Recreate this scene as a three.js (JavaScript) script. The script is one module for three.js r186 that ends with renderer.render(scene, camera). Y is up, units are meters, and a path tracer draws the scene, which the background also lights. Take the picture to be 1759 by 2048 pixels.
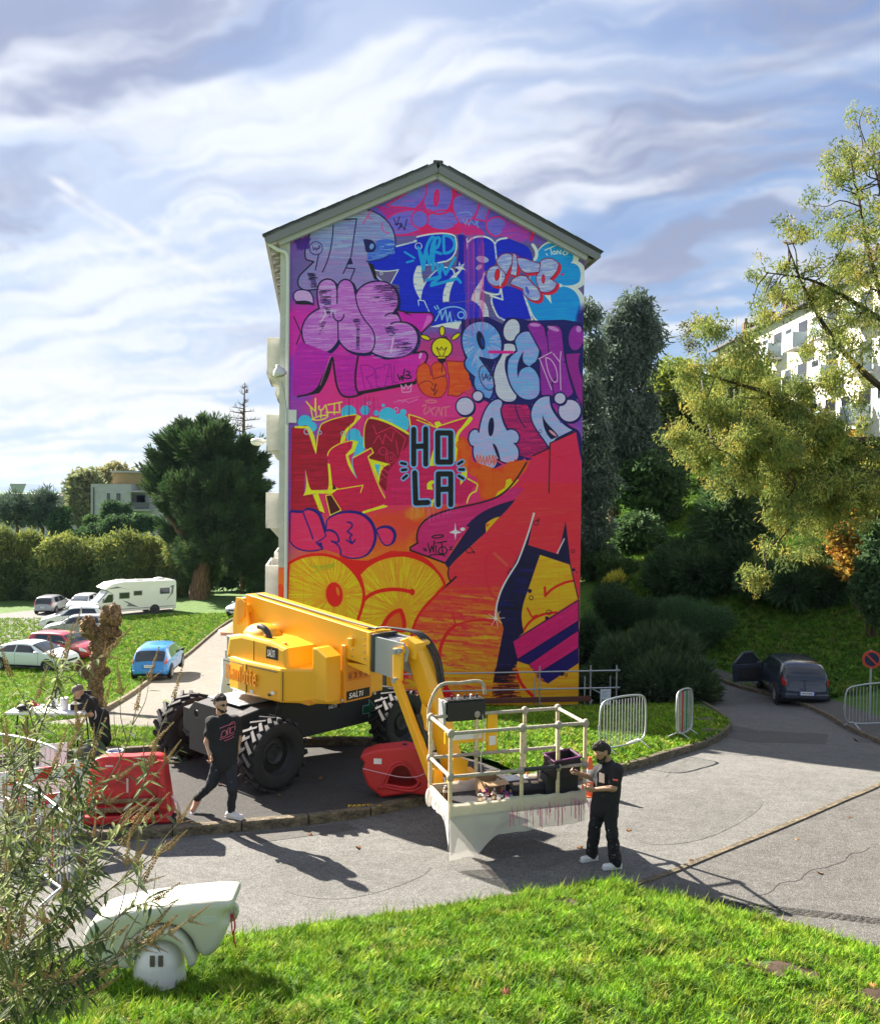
import * as THREE from 'three';
import { RoundedBoxGeometry } from 'three/addons/geometries/RoundedBoxGeometry.js';
import { mergeGeometries, mergeVertices, toCreasedNormals } from 'three/addons/utils/BufferGeometryUtils.js';
import { createNoise2D, createNoise3D } from 'simplex-noise';
function rng(seed) { let s = seed | 0; return () => { s = (s + 0x6d2b79f5) | 0; let t = Math.imul(s ^ (s >>> 15), 1 | s); t = (t + Math.imul(t ^ (t >>> 7), 61 | t)) ^ t; return ((t ^ (t >>> 14)) >>> 0) / 4294967296; }; }
const n2 = createNoise2D(rng(11)), n3 = createNoise3D(rng(12)), n2b = createNoise2D(rng(13));
const fbm2 = (x, y, o = 4, n = n2) => { let s = 0, a = 0.5, f = 1; for (let i = 0; i < o; i++) { s += a * n(x * f, y * f); a *= 0.5; f *= 2.03; } return s; };
const fbm3 = (x, y, z, o = 4) => { let s = 0, a = 0.5, f = 1; for (let i = 0; i < o; i++) { s += a * n3(x * f, y * f, z * f); a *= 0.5; f *= 2.03; } return s; };
const V = (x, y, z) => new THREE.Vector3(x, y, z);
const lerp = (a, b, t) => a + (b - a) * t, clamp = (x, a = 0, b = 1) => Math.min(b, Math.max(a, x));
const sstep = (a, b, x) => { const t = clamp((x - a) / (b - a)); return t * t * (3 - 2 * t); };
const scene = new THREE.Scene();
const EYE = 5.15, FOCAL = 1760;
const camera = new THREE.PerspectiveCamera(2 * Math.atan(1024 / FOCAL) * 180 / Math.PI, 1759 / 2048, 0.1, 20000);
camera.rotation.order = 'YXZ';
camera.position.set(0, EYE, 0);
camera.rotation.set(-0.021, 0, 0.0105);
camera.updateMatrixWorld(true);
scene.add(camera);
const SUN_DIR = V(-0.635, 0.54, -0.555).normalize();
const sun = new THREE.DirectionalLight(0xfff5e8, 5);
sun.position.copy(SUN_DIR).multiplyScalar(120);
sun.castShadow = true;
sun.shadow.mapSize.set(4096, 4096);
Object.assign(sun.shadow.camera, { left: -70, right: 70, top: 70, bottom: -70, near: 1, far: 300 });
scene.add(sun); scene.add(sun.target);
const SKY_GAIN = 0.258, EXPOSURE = 4.05;
scene.background = (() => {
const W = 2048, H = 1024, data = new Float32Array(W * H * 4), S = SUN_DIR;
const ridged = (x, y) => 1 - Math.abs(n2(x, y)) * 1.6;
for (let j = 0; j < H; j++) {
const el = ((j + 0.5) / H - 0.5) * Math.PI, y = Math.sin(el), c = Math.cos(el);
for (let i = 0; i < W; i++) {
const az = ((i + 0.5) / W - 0.5) * 2 * Math.PI, x = Math.cos(az) * c, z = Math.sin(az) * c;
if (y < -0.06) { const o = (j * W + i) * 4; data[o] = 0.20 * SKY_GAIN; data[o + 1] = 0.21 * SKY_GAIN; data[o + 2] = 0.18 * SKY_GAIN; data[o + 3] = 1; continue; }
const up = Math.max(0, y), cs = x * S.x + y * S.y + z * S.z;
const k = Math.pow(up, 0.55);
let r = lerp(0.48, 0.07, k), g = lerp(0.72, 0.165, k), b = lerp(0.98, 0.53, k);
const glow = Math.pow(Math.max(0, cs), 6) * 0.30 + Math.pow(Math.max(0, cs), 40) * 0.45;
r += glow * 1.0; g += glow * 0.98; b += glow * 0.88;
const h = 1 / (up + 0.13), px = x * h, pz = -z * h, wa = -0.42;
const u0 = px * Math.cos(wa) + pz * Math.sin(wa), v0 = -px * Math.sin(wa) + pz * Math.cos(wa);
const wv = fbm2(u0 * 0.5 + 3.1, v0 * 0.9, 4), u = u0 + wv * 0.3, v = v0 + fbm2(u0 * 0.7 - 7, v0 * 0.8 + 5, 5) * 0.30;
const big = fbm2(u * 0.55 + 4.2, v * 0.9 + 8.1, 5), mid = fbm2(u * 0.7 + 2, v * 3.1 + 17, 6);
let fib = 0, fa = 0.5, fq = 1; for (let o = 0; o < 5; o++) { fib += fa * (1 - 2 * Math.abs(n2b(u * 0.9 * fq + o * 7, (v + 0.12 * n2(u * 1.4, v * 2)) * 7.5 * fq))); fa *= 0.55; fq *= 1.9; }
const q = big * 0.62 + mid * 0.95 + fib * 0.36, cov = sstep(-0.34, 0.58, q + 0.10);
const veil = 0.10 + 0.22 * sstep(-0.5, 0.6, big) + 0.36 * sstep(0.35, 1, cs), dens = clamp(cov * 0.94 + veil * (1 - cov));
const deep = sstep(-0.15, 0.60, fbm2(u * 0.42 + 60, v * 2.0 + 3, 6) * 1.15 + big * 0.25 + fib * 0.16) * sstep(0.06, 0.26, up);
const low = sstep(0.20, 0.02, up) * 0.7, br = 0.88 + 0.22 * sstep(-0.1, 0.95, cs);
const cr = lerp(lerp(0.86, 0.36, deep), 1.0, low) * br, cg = lerp(lerp(0.90, 0.405, deep), 0.98, low) * br, cb = lerp(lerp(0.98, 0.57, deep), 0.90, low) * br;
r = lerp(r, cr, dens); g = lerp(g, cg, dens); b = lerp(b, cb, dens);
const ax = Math.atan2(x, -z), ay = Math.asin(clamp(y, -1, 1));
for (const [x0, y0, x1, y1, wd, st] of [[-0.43, 0.318, -0.21, 0.205, 0.0036, 0.85], [-0.42, 0.30, -0.27, 0.232, 0.0028, 0.5]]) {
const dx = x1 - x0, dy = y1 - y0, L2 = dx * dx + dy * dy, t = clamp(((ax - x0) * dx + (ay - y0) * dy) / L2);
const dd = Math.hypot(ax - x0 - dx * t, ay - y0 - dy * t) * (1 + 0.6 * fbm2(ax * 60, ay * 60, 3));
const a = Math.exp(-(dd * dd) / (wd * wd)) * st * (0.75 + 0.5 * n2(ax * 40, ay * 40)) * sstep(0, 0.08, t) * sstep(1, 0.7, t);
r = lerp(r, 0.95, clamp(a)); g = lerp(g, 0.96, clamp(a)); b = lerp(b, 1.0, clamp(a));
}
if (y < 0) { const m = sstep(0, -0.05, y); r = lerp(r, 0.20, m); g = lerp(g, 0.21, m); b = lerp(b, 0.18, m); }
const o = (j * W + i) * 4;
data[o] = r * SKY_GAIN; data[o + 1] = g * SKY_GAIN; data[o + 2] = b * SKY_GAIN; data[o + 3] = 1;
}
}
const t = new THREE.DataTexture(data, W, H, THREE.RGBAFormat, THREE.FloatType);
t.mapping = THREE.EquirectangularReflectionMapping; t.magFilter = THREE.LinearFilter; t.needsUpdate = true;
return t;
})();
scene.environment = scene.background;
scene.fog = new THREE.FogExp2(0xa9c4ec, 0.00006);
const renderer = new THREE.WebGLRenderer();
renderer.toneMapping = THREE.LinearToneMapping;
renderer.toneMappingExposure = EXPOSURE;
renderer.shadowMap.enabled = true;
const taken = new Set();
function numbered(name) { if (!taken.has(name)) { taken.add(name); return name; } for (let i = 1; ; i++) { const n = name + '_' + String(i).padStart(3, '0'); if (!taken.has(n)) { taken.add(n); return n; } } }
function tag(o, label, category, group) { o.userData.label = label; o.userData.category = category; if (group) o.userData.group = group; return o; }
function thing(name, label, category, pos = [0, 0, 0], turn = 0, group) { const o = new THREE.Group(); o.name = numbered(name); o.position.set(...pos); o.rotation.y = turn; scene.add(o); return tag(o, label, category, group); }
function part(name, geo, mat, parent, label) {
const g = Array.isArray(geo) ? merge(geo) : geo;
const m = new THREE.Mesh(g, mat); m.name = name; m.castShadow = m.receiveShadow = true;
if (label) m.userData.label = label;
parent.add(m); return m;
}
function top(name, geo, mat, label, category, group) { const m = part(numbered(name), geo, mat, scene); return tag(m, label, category, group); }
function struct(name, geo, mat, parent = scene) { const m = part(parent === scene ? numbered(name) : name, geo, mat, parent); if (parent === scene) m.userData.kind = 'structure'; return m; }
function structGroup(name) { const g = new THREE.Group(); g.name = numbered(name); g.userData.kind = 'structure'; scene.add(g); return g; }
function copyThing(src, label, pos, turn) { const c = src.clone(); c.name = numbered(src.name.replace(/_\d+$/, '')); c.userData = { ...src.userData }; if (label) c.userData.label = label; if (pos) c.position.set(...pos); if (turn !== undefined) c.rotation.y = turn; scene.add(c); return c; }
function plain(g) { g = g.index ? g.toNonIndexed() : g; for (const k of Object.keys(g.attributes)) if (!['position', 'normal', 'uv'].includes(k)) g.deleteAttribute(k); if (!g.attributes.normal) g.computeVertexNormals(); if (!g.attributes.uv) g.setAttribute('uv', new THREE.BufferAttribute(new Float32Array(g.attributes.position.count * 2), 2)); g.morphAttributes = {}; g.groups = []; return g; }
function merge(list) { const l = list.flat(9).filter(Boolean).map(plain); return l.length === 1 ? l[0] : mergeGeometries(l); }
function metric(g, s = 1) {
g = plain(g); const p = g.attributes.position, uv = new Float32Array(p.count * 2), a = V(), b = V(), c = V(), n = V();
for (let i = 0; i < p.count; i += 3) {
a.fromBufferAttribute(p, i); b.fromBufferAttribute(p, i + 1); c.fromBufferAttribute(p, i + 2);
n.copy(b).sub(a).cross(c.clone().sub(a)); const x = Math.abs(n.x), y = Math.abs(n.y), z = Math.abs(n.z);
[a, b, c].forEach((q, k) => { const [u, v] = y >= x && y >= z ? [q.x, q.z] : x >= z ? [q.z, q.y] : [q.x, q.y]; uv[(i + k) * 2] = u * s; uv[(i + k) * 2 + 1] = v * s; });
}
g.setAttribute('uv', new THREE.BufferAttribute(uv, 2)); return g;
}
function box(w, h, d, x = 0, y = 0, z = 0, r = 0, seg = 1) { const g = r ? new RoundedBoxGeometry(w, h, d, seg, r) : new THREE.BoxGeometry(w, h, d); g.translate(x, y, z); return g; }
const UP = V(0, 1, 0);
function cyl(a, b, r0, r1 = r0, seg = 10) { const d = b.clone().sub(a), L = d.length(), g = new THREE.CylinderGeometry(r1, r0, L, seg); g.translate(0, L / 2, 0); g.applyQuaternion(new THREE.Quaternion().setFromUnitVectors(UP, d.normalize())); g.translate(a.x, a.y, a.z); return g; }
function bar(a, b, w, t, side = null, r = 0) {
const d = b.clone().sub(a), L = d.length(); d.normalize();
const s = (side ? side.clone() : (Math.abs(d.y) > 0.95 ? V(1, 0, 0) : V(0, 1, 0).cross(d))).normalize(); s.addScaledVector(d, -s.dot(d)).normalize();
const n = d.clone().cross(s), g = r ? new RoundedBoxGeometry(w, t, L, 1, r) : new THREE.BoxGeometry(w, t, L);
g.applyMatrix4(new THREE.Matrix4().makeBasis(s, n, d)); const m = a.clone().add(b).multiplyScalar(0.5); g.translate(m.x, m.y, m.z); return g;
}
function tube(pts, r, seg = 6, n = null, closed = false) { return new THREE.TubeGeometry(new THREE.CatmullRomCurve3(pts, closed, 'centripetal'), n || Math.max(2, pts.length * 4), r, seg, closed); }
function extr(pts, depth, bevel = 0, holes = [], curve = 6) {
const s = pts.isShape ? pts : new THREE.Shape(pts.map((p) => new THREE.Vector2(p[0], p[1])));
for (const h of holes) s.holes.push(h.isPath ? h : new THREE.Path(h.map((p) => new THREE.Vector2(p[0], p[1]))));
const g = new THREE.ExtrudeGeometry(s, { depth: depth - 2 * bevel, bevelEnabled: bevel > 0, bevelSize: bevel, bevelThickness: bevel, bevelOffset: -bevel, bevelSegments: 2, curveSegments: curve }); g.translate(0, 0, -(depth - 2 * bevel) / 2); return g;
}
function place(g, x, y, z, ry = 0, rx = 0, rz = 0) { if (rx) g.rotateX(rx); if (rz) g.rotateZ(rz); if (ry) g.rotateY(ry); g.translate(x, y, z); return g; }
const inst = (g, arr, mat, name, parent, colors) => {
const m = new THREE.InstancedMesh(g, mat, arr.length); m.name = name; m.castShadow = m.receiveShadow = true; m.userData.kind = 'stuff';
arr.forEach((x, i) => m.setMatrixAt(i, x)); if (colors) colors.forEach((c, i) => m.setColorAt(i, c)); parent.add(m); return m;
};
const C = (r, g, b) => new THREE.Color().setRGB(r, g, b);
const H = (hex) => new THREE.Color(hex);
function mat(color, rough = 0.8, metal = 0, o = {}) { return new THREE.MeshStandardMaterial({ color: color.isColor ? color : H(color), roughness: rough, metalness: metal, ...o }); }
function phys(color, rough = 0.5, o = {}) { return new THREE.MeshPhysicalMaterial({ color: color.isColor ? color : H(color), roughness: rough, ...o }); }
function tex(size, f, srgb = true) {
const d = new Uint8Array(size * size * 4);
for (let j = 0; j < size; j++) for (let i = 0; i < size; i++) { const c = f(i / size, j / size), o = (j * size + i) * 4; if (c.length) { d[o] = clamp(c[0]) * 255; d[o + 1] = clamp(c[1]) * 255; d[o + 2] = clamp(c[2]) * 255; } else d[o] = d[o + 1] = d[o + 2] = clamp(c) * 255; d[o + 3] = 255; }
const t = new THREE.DataTexture(d, size, size); t.wrapS = t.wrapT = THREE.RepeatWrapping; t.magFilter = THREE.LinearFilter; t.minFilter = THREE.LinearMipmapLinearFilter; t.generateMipmaps = true; if (srgb) t.colorSpace = THREE.SRGBColorSpace; t.needsUpdate = true; return t;
}
const TAU = Math.PI * 2;
function tfbm(u, v, f, o = 4, seed = 0) { let s = 0, a = 0.5; for (let i = 0; i < o; i++) { const k = f * 2 ** i / TAU; s += a * n3(Math.cos(u * TAU) * k + seed, Math.sin(u * TAU) * k + Math.cos(v * TAU) * k * 1.7, Math.sin(v * TAU) * k * 1.7 + seed * 3.1); a *= 0.55; } return s; }
function canvasTex(w, h, draw) { const c = document.createElement('canvas'); c.width = w; c.height = h; const x = c.getContext('2d'); draw(x, w, h); const t = new THREE.CanvasTexture(c); t.colorSpace = THREE.SRGBColorSpace; t.magFilter = THREE.LinearFilter; return t; }
const R0 = rng(5);
const T = {};
{
const white = new Float32Array(512 * 512).map(() => R0());
const grainAt = (u, v) => white[(Math.floor(v * 512) % 512) * 512 + (Math.floor(u * 512) % 512)];
T.asphalt = tex(512, (u, v) => { const g = grainAt(u, v), l = tfbm(u, v, 4, 5, 1), m = tfbm(u, v, 14, 3, 4); const b = 0.47 + (g - 0.5) * 0.42 + l * 0.05 + m * 0.05 + (g > 0.97 ? 0.2 : 0) - (g < 0.04 ? 0.14 : 0); return [b * 1.0, b * 0.985, b * 0.955]; });
T.asphaltBump = tex(512, (u, v) => 0.5 + (grainAt(u, v) - 0.5) * 0.8 + tfbm(u, v, 30, 2, 2) * 0.3, false);
T.stain = tex(512, (u, v) => { const l = tfbm(u, v, 3, 5, 7), m = tfbm(u, v, 9, 4, 9); const b = 0.84 + l * 0.22 + m * 0.12; return [b, b * (0.985), b * (0.95)]; });
T.lawn = tex(512, (u, v) => { const g = grainAt(u, v), l = tfbm(u, v, 5, 4, 3), m = tfbm(u, v, 22, 3, 5); const t = clamp(0.5 + l * 0.9 + m * 0.5); return [lerp(0.24, 0.40, t) + (g - 0.5) * 0.14, lerp(0.38, 0.50, t) + (g - 0.5) * 0.16, lerp(0.07, 0.12, t) + (g - 0.5) * 0.05]; });
T.stone = tex(256, (u, v) => { const g = grainAt(u, v), l = tfbm(u, v, 5, 4, 6), m = tfbm(u, v, 18, 3, 8); const b = 0.55 + l * 0.22 + m * 0.16 + (g - 0.5) * 0.16; return [b, b * 0.95, b * 0.84]; });
T.stoneBump = tex(256, (u, v) => 0.5 + tfbm(u, v, 8, 5, 6) * 0.6 + (grainAt(u, v) - 0.5) * 0.35, false);
T.plaster = tex(512, (u, v) => { const l = tfbm(u, v, 4, 5, 16), m = tfbm(u, v, 30, 2, 18), g = grainAt(u, v); const b = 0.93 + l * 0.07 + m * 0.03 + (g - 0.5) * 0.03; return [b, b * 0.995, b * 0.98]; });
T.plasterBump = tex(256, (u, v) => 0.5 + (grainAt(u, v) - 0.5) * 0.5 + tfbm(u, v, 40, 2, 3) * 0.4, false);
T.grime = tex(512, (u, v) => { const l = tfbm(u, v, 4, 5, 26), m = tfbm(u, v, 12, 4, 28); const k = sstep(0.05, 0.6, l + m * 0.6); return [lerp(1, 0.72, k), lerp(1, 0.69, k), lerp(1, 0.62, k)]; });
T.bark = tex(256, (u, v) => { const l = tfbm(u, v * 0.25, 10, 4, 31), m = tfbm(u, v, 24, 3, 33); const b = 0.58 + l * 0.35 + m * 0.2; return [b, b * 0.88, b * 0.74]; });
T.barkBump = tex(256, (u, v) => 0.5 + tfbm(u, v * 0.25, 12, 4, 31) * 0.8, false);
T.cloth = tex(256, (u, v) => { const l = tfbm(u, v, 6, 4, 41), g = grainAt(u, v); const b = 0.8 + l * 0.3 + (g - 0.5) * 0.15; return [b, b, b]; });
T.clothBump = tex(256, (u, v) => 0.5 + tfbm(u, v, 7, 4, 43) * 0.9, false);
}
const rep = (t, x, y = x) => { const c = t.clone(); c.repeat.set(x, y); c.needsUpdate = true; return c; };
const M = {
road: mat(C(0.67, 0.685, 0.665), 0.93, 0, { map: rep(T.asphalt, 0.45), bumpMap: rep(T.asphaltBump, 0.9), bumpScale: 0.004 }),
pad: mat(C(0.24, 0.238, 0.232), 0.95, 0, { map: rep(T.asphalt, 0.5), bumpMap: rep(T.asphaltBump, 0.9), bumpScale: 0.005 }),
roadOld: mat(C(0.54, 0.535, 0.515), 0.95, 0, { map: rep(T.asphalt, 0.35), bumpMap: rep(T.asphaltBump, 0.6), bumpScale: 0.007 }),
patch: mat(C(0.46, 0.45, 0.43), 0.93, 0, { map: rep(T.asphalt, 0.6), bumpMap: rep(T.asphaltBump, 0.9), bumpScale: 0.004 }),
lane: mat(C(0.74, 0.69, 0.61), 0.95, 0, { map: rep(T.asphalt, 0.25), bumpMap: rep(T.asphaltBump, 0.5), bumpScale: 0.004 }),
kerb: mat(C(0.55, 0.50, 0.42), 0.95, 0, { map: rep(T.stone, 0.9), bumpMap: rep(T.stoneBump, 1.5), bumpScale: 0.02 }),
lawn: mat(C(0.62, 0.74, 0.45), 1, 0, { map: rep(T.lawn, 0.35) }),
white: mat(C(0.72, 0.71, 0.68), 0.85, 0, { map: rep(T.plaster, 0.3), bumpMap: rep(T.plasterBump, 1), bumpScale: 0.003 }),
pvc: mat(C(0.74, 0.74, 0.72), 0.5),
bark: mat(C(0.42, 0.36, 0.30), 0.95, 0, { map: rep(T.bark, 1), bumpMap: rep(T.barkBump, 1), bumpScale: 0.03 }),
brownBark: mat(C(0.40, 0.33, 0.26), 0.95, 0, { map: rep(T.bark, 0.6), bumpMap: rep(T.barkBump, 0.6), bumpScale: 0.03 }),
black: mat(C(0.012, 0.012, 0.013), 0.6),
rubber: mat(C(0.018, 0.018, 0.019), 0.75),
galv: mat(C(0.50, 0.52, 0.53), 0.58, 0.75),
steel: mat(C(0.5, 0.5, 0.5), 0.35, 0.9),
glass: phys(C(0.02, 0.025, 0.03), 0.06, { clearcoat: 0.5, ior: 1.5 }),
};
const rayDir = (px, py) => V((px - 879.5) / FOCAL, (1024 - py) / FOCAL, -1).applyMatrix4(new THREE.Matrix4().extractRotation(camera.matrixWorld));
const at = (px, py, d) => { const r = rayDir(px, py); return r.multiplyScalar(d / -r.z).add(camera.position); };
// ================================================================== terrain
const LAND = [
[-30, 4, 0.2], [-15, 4, 0.1], [-6, 4, 0], [0, 4, 0], [6, 4, 0], [15, 4, 0.1], [30, 4, 0.5], [-15, 9, 0.0], [0, 9, 0], [10, 9, 0], [20, 9, 0.3],
[-15, 12, 0], [-7, 12, 0], [0, 12, 0], [7, 12, 0], [16, 12, 0.2], [-14, 15.5, 0.02], [-6, 15.5, 0], [0, 15.5, 0], [5, 15.5, 0], [10, 15.5, 0], [17, 15.5, 0.4],
[-9, 18, 0.1], [-5, 18, -0.05], [-13, 20, -0.15], [-10, 22, -0.65], [0, 20, -0.5], [4.5, 20, -0.45], [8.5, 20, -0.5], [13, 21, -0.6], [19, 21, 0.6],
[-14, 28, -1.7], [-5, 28, -1.8], [0, 26, -1.45], [4.7, 29.5, -2.1], [8, 27, -1.5], [11.7, 28.3, -1.55], [14, 27, -1.35], [9.5, 36, -1.7],
[-13, 40, -3.5], [-22, 38, -3.5], [-4, 40, -3.2], [3, 40, -2.7], [8, 42, -1.8], [-24, 45, -4.1], [-30, 44, -4.0], [-20, 50, -4.5], [-15, 63, -4.4], [-28, 62, -5.0], [-33, 75, -5.5], [-20, 76, -5.0], [-23, 86, -5.2], [-50, 80, -5.8], [-8, 86, -5], [-50, 50, -4.6], [-40, 25, -2], [-28, 20, -0.5],
[15, 33, -0.55], [11.8, 31.5, -1.72], [10.8, 34, -1.8], [17, 38, 0.9], [20.5, 44, 2.4], [12.2, 40, 0.3], [11, 46, 1.0], [14, 52, 2.6], [13, 60, 4.0], [24, 52, 6.2], [26, 62, 9], [20, 62, 6.8], [30, 45, 6.0], [24, 34, 2.2], [36, 62, 12], [36, 40, 7], [16, 75, 7.5], [30, 80, 12.5], [5, 75, -1], [0, 95, -4], [18, 100, 8], [45, 100, 15], [60, 60, 15], [60, 20, 8], [-60, 110, -7], [-20, 110, -6], [-70, 20, -2],
];
const landHeight = (() => {
const P = LAND.map(([x, d, y]) => [x / 10, d / 10, y]), n = P.length, N = n + 3, A = [], U = (r2) => (r2 < 1e-9 ? 0 : r2 * Math.log(r2) * 0.5);
for (let i = 0; i < N; i++) A.push(new Float64Array(N + 1));
for (let i = 0; i < n; i++) {
for (let j = 0; j < n; j++) A[i][j] = U((P[i][0] - P[j][0]) ** 2 + (P[i][1] - P[j][1]) ** 2);
A[i][i] += 0.02; A[i][n] = 1; A[i][n + 1] = P[i][0]; A[i][n + 2] = P[i][1]; A[i][N] = P[i][2];
A[n][i] = 1; A[n + 1][i] = P[i][0]; A[n + 2][i] = P[i][1];
}
for (let c = 0; c < N; c++) {
let p = c; for (let r = c + 1; r < N; r++) if (Math.abs(A[r][c]) > Math.abs(A[p][c])) p = r;
[A[c], A[p]] = [A[p], A[c]];
for (let r = 0; r < N; r++) if (r !== c) { const f = A[r][c] / A[c][c]; if (f) for (let k = c; k <= N; k++) A[r][k] -= f * A[c][k]; }
}
const w = A.map((r, i) => r[N] / r[i]);
return (x, d) => {
const cx = clamp(x, -72, 62), cd = clamp(d, 3, 112), u = cx / 10, v = cd / 10; let s = w[n] + w[n + 1] * u + w[n + 2] * v;
for (let i = 0; i < n; i++) s += w[i] * U((u - P[i][0]) ** 2 + (v - P[i][1]) ** 2);
return s;
};
})();
const GX0 = -72, GX1 = 62, GD0 = 3, GD1 = 112, GS = 0.5, GNX = (GX1 - GX0) / GS + 1, GND = (GD1 - GD0) / GS + 1, HG = new Float32Array(GNX * GND);
for (let j = 0; j < GND; j += 2) for (let i = 0; i < GNX; i += 2) HG[j * GNX + i] = landHeight(GX0 + i * GS, GD0 + j * GS);
for (let j = 0; j < GND; j++) for (let i = 0; i < GNX; i++) if ((i & 1) || (j & 1)) { const i0 = i & ~1, i1 = Math.min(GNX - 1, i0 + (i & 1) * 2), j0 = j & ~1, j1 = Math.min(GND - 1, j0 + (j & 1) * 2); HG[j * GNX + i] = (HG[j0 * GNX + i0] + HG[j0 * GNX + i1] + HG[j1 * GNX + i0] + HG[j1 * GNX + i1]) / 4; }
const yard = (x, d) => sstep(17.5, 15.5, d) * sstep(-16, -12, x) * sstep(13, 10, x);
function hgt(x, z) { const d = -z, fx = clamp((x - GX0) / GS, 0, GNX - 1.001), fd = clamp((d - GD0) / GS, 0, GND - 1.001), i = Math.floor(fx), j = Math.floor(fd), a = fx - i, b = fd - j; const y = (HG[j * GNX + i] * (1 - a) + HG[j * GNX + i + 1] * a) * (1 - b) + (HG[(j + 1) * GNX + i] * (1 - a) + HG[(j + 1) * GNX + i + 1] * a) * b; return lerp(y, 0, yard(x, d)); }
function gp(px, py, dy = 0) { const r = rayDir(px, py), o = camera.position; let t = 3; r.multiplyScalar(1 / -r.z); for (let i = 0; i < 4000; i++) { const x = o.x + r.x * t, y = o.y + r.y * t; if (y < hgt(x, -t) + dy) break; t += 0.02 + t * 0.001; if (t > 400) break; } return V(o.x + r.x * t, hgt(o.x + r.x * t, -t) + dy, -t); }
{
const xs = [], ds = [];
for (let x = GX0; x <= GX1; x += 1) xs.push(x); for (const f of [1.2, 1.8, 3, 6, 12, 30, 80]) { xs.unshift(GX0 * f); xs.push(GX1 * f); }
for (let d = GD0; d <= GD1; d += 1) ds.push(d); for (const f of [1.2, 1.8, 3, 6, 12, 30, 80]) ds.push(GD1 * f); for (const d of [0, -20, -60, -200, -1500]) ds.unshift(d);
const pos = [], uv = [], idx = [];
for (const d of ds) for (const x of xs) {
const far = Math.max(0, Math.hypot(Math.max(0, GX0 - x, x - GX1), Math.max(0, d - GD1, GD0 - d)));
let y = hgt(x, -d); if (far > 0) y = lerp(y, x > 0 ? 6 : -9, sstep(0, 90, far)); y = lerp(y, -12, sstep(200, 1500, far));
pos.push(x, y - 0.03, -d); uv.push(x, d);
}
for (let j = 0; j < ds.length - 1; j++) for (let i = 0; i < xs.length - 1; i++) { const a = j * xs.length + i, b = a + 1, c = a + xs.length, e = c + 1; idx.push(a, b, e, a, e, c); }
const g = new THREE.BufferGeometry(); g.setAttribute('position', new THREE.Float32BufferAttribute(pos, 3)); g.setAttribute('uv', new THREE.Float32BufferAttribute(uv, 2)); g.setIndex(idx); g.computeVertexNormals();
struct('ground', g, M.lawn);
}
function inside(poly, x, z) { let c = false; for (let i = 0, j = poly.length - 1; i < poly.length; j = i++) { const a = poly[i], b = poly[j]; if ((a.z > z) !== (b.z > z) && x < ((b.x - a.x) * (z - a.z)) / (b.z - a.z) + a.x) c = !c; } return c; }
function smoothLine(pts, n = 6, closed = false) { const c = new THREE.CatmullRomCurve3(pts.map((p) => V(p.x, 0, p.z)), closed, 'centripetal'); return c.getPoints((pts.length - (closed ? 0 : 1)) * n); }
function sheet(poly, dy, edge = 1.0, hf = hgt) {
const sh = new THREE.Shape(poly.map((p) => new THREE.Vector2(p.x, -p.z)));
let tri = THREE.ShapeUtils.triangulateShape(sh.getPoints(), []), pts = sh.getPoints().map((p) => [p.x, p.y]);
let list = tri.map((t) => t.map((i) => pts[i]));
for (let pass = 0; pass < 9; pass++) {
const out = []; let split = false;
for (const t of list) {
const L = [0, 1, 2].map((k) => Math.hypot(t[k][0] - t[(k + 1) % 3][0], t[k][1] - t[(k + 1) % 3][1])), m = L.indexOf(Math.max(...L));
const e = edge * Math.max(1, Math.abs(t[m][1]) / 22);
if (L[m] > e) { split = true; const a = t[m], b = t[(m + 1) % 3], c = t[(m + 2) % 3], q = [(a[0] + b[0]) / 2, (a[1] + b[1]) / 2]; out.push([a, q, c], [q, b, c]); } else out.push(t);
}
list = out; if (!split || list.length > 60000) break;
}
const pos = [], uv = [];
for (const t of list) { const ccw = (t[1][0] - t[0][0]) * (t[2][1] - t[0][1]) - (t[1][1] - t[0][1]) * (t[2][0] - t[0][0]) > 0; for (const p of ccw ? t : [t[0], t[2], t[1]]) { pos.push(p[0], hf(p[0], -p[1]) + dy, -p[1]); uv.push(p[0], p[1]); } }
const g = new THREE.BufferGeometry(); g.setAttribute('position', new THREE.Float32BufferAttribute(pos, 3)); g.setAttribute('uv', new THREE.Float32BufferAttribute(uv, 2));
const m = mergeVertices(g); m.computeVertexNormals(); return m;
}
const GP = (list, dy = 0) => list.map(([x, y]) => gp(x, y, dy));
const padFront = smoothLine(GP([[-260, 1722], [0, 1700], [150, 1688], [470, 1664], [700, 1640], [850, 1608], [1060, 1576], [1250, 1543], [1330, 1518], [1410, 1494], [1452, 1466], [1452, 1446], [1425, 1424], [1395, 1408], [1360, 1396]]), 5);
const hillKerb = smoothLine(GP([[1330, 1335], [1410, 1352], [1480, 1378], [1560, 1398], [1640, 1428], [1700, 1462], [1790, 1500], [1900, 1530]]), 5);
const bankEdge = smoothLine(GP([[-500, 2010], [-200, 1962], [120, 1925], [300, 1903], [470, 1880], [700, 1848], [900, 1818], [1080, 1788], [1180, 1777], [1250, 1782], [1330, 1799], [1500, 1841], [1759, 1908], [2000, 1975], [2500, 2110]]), 6);
const roadPoly = [...padFront, ...hillKerb, V(22, 0, -15), V(22, 0, -6.5), ...[...bankEdge].reverse()];
struct('road', sheet(roadPoly, 0.012), M.road);
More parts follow.
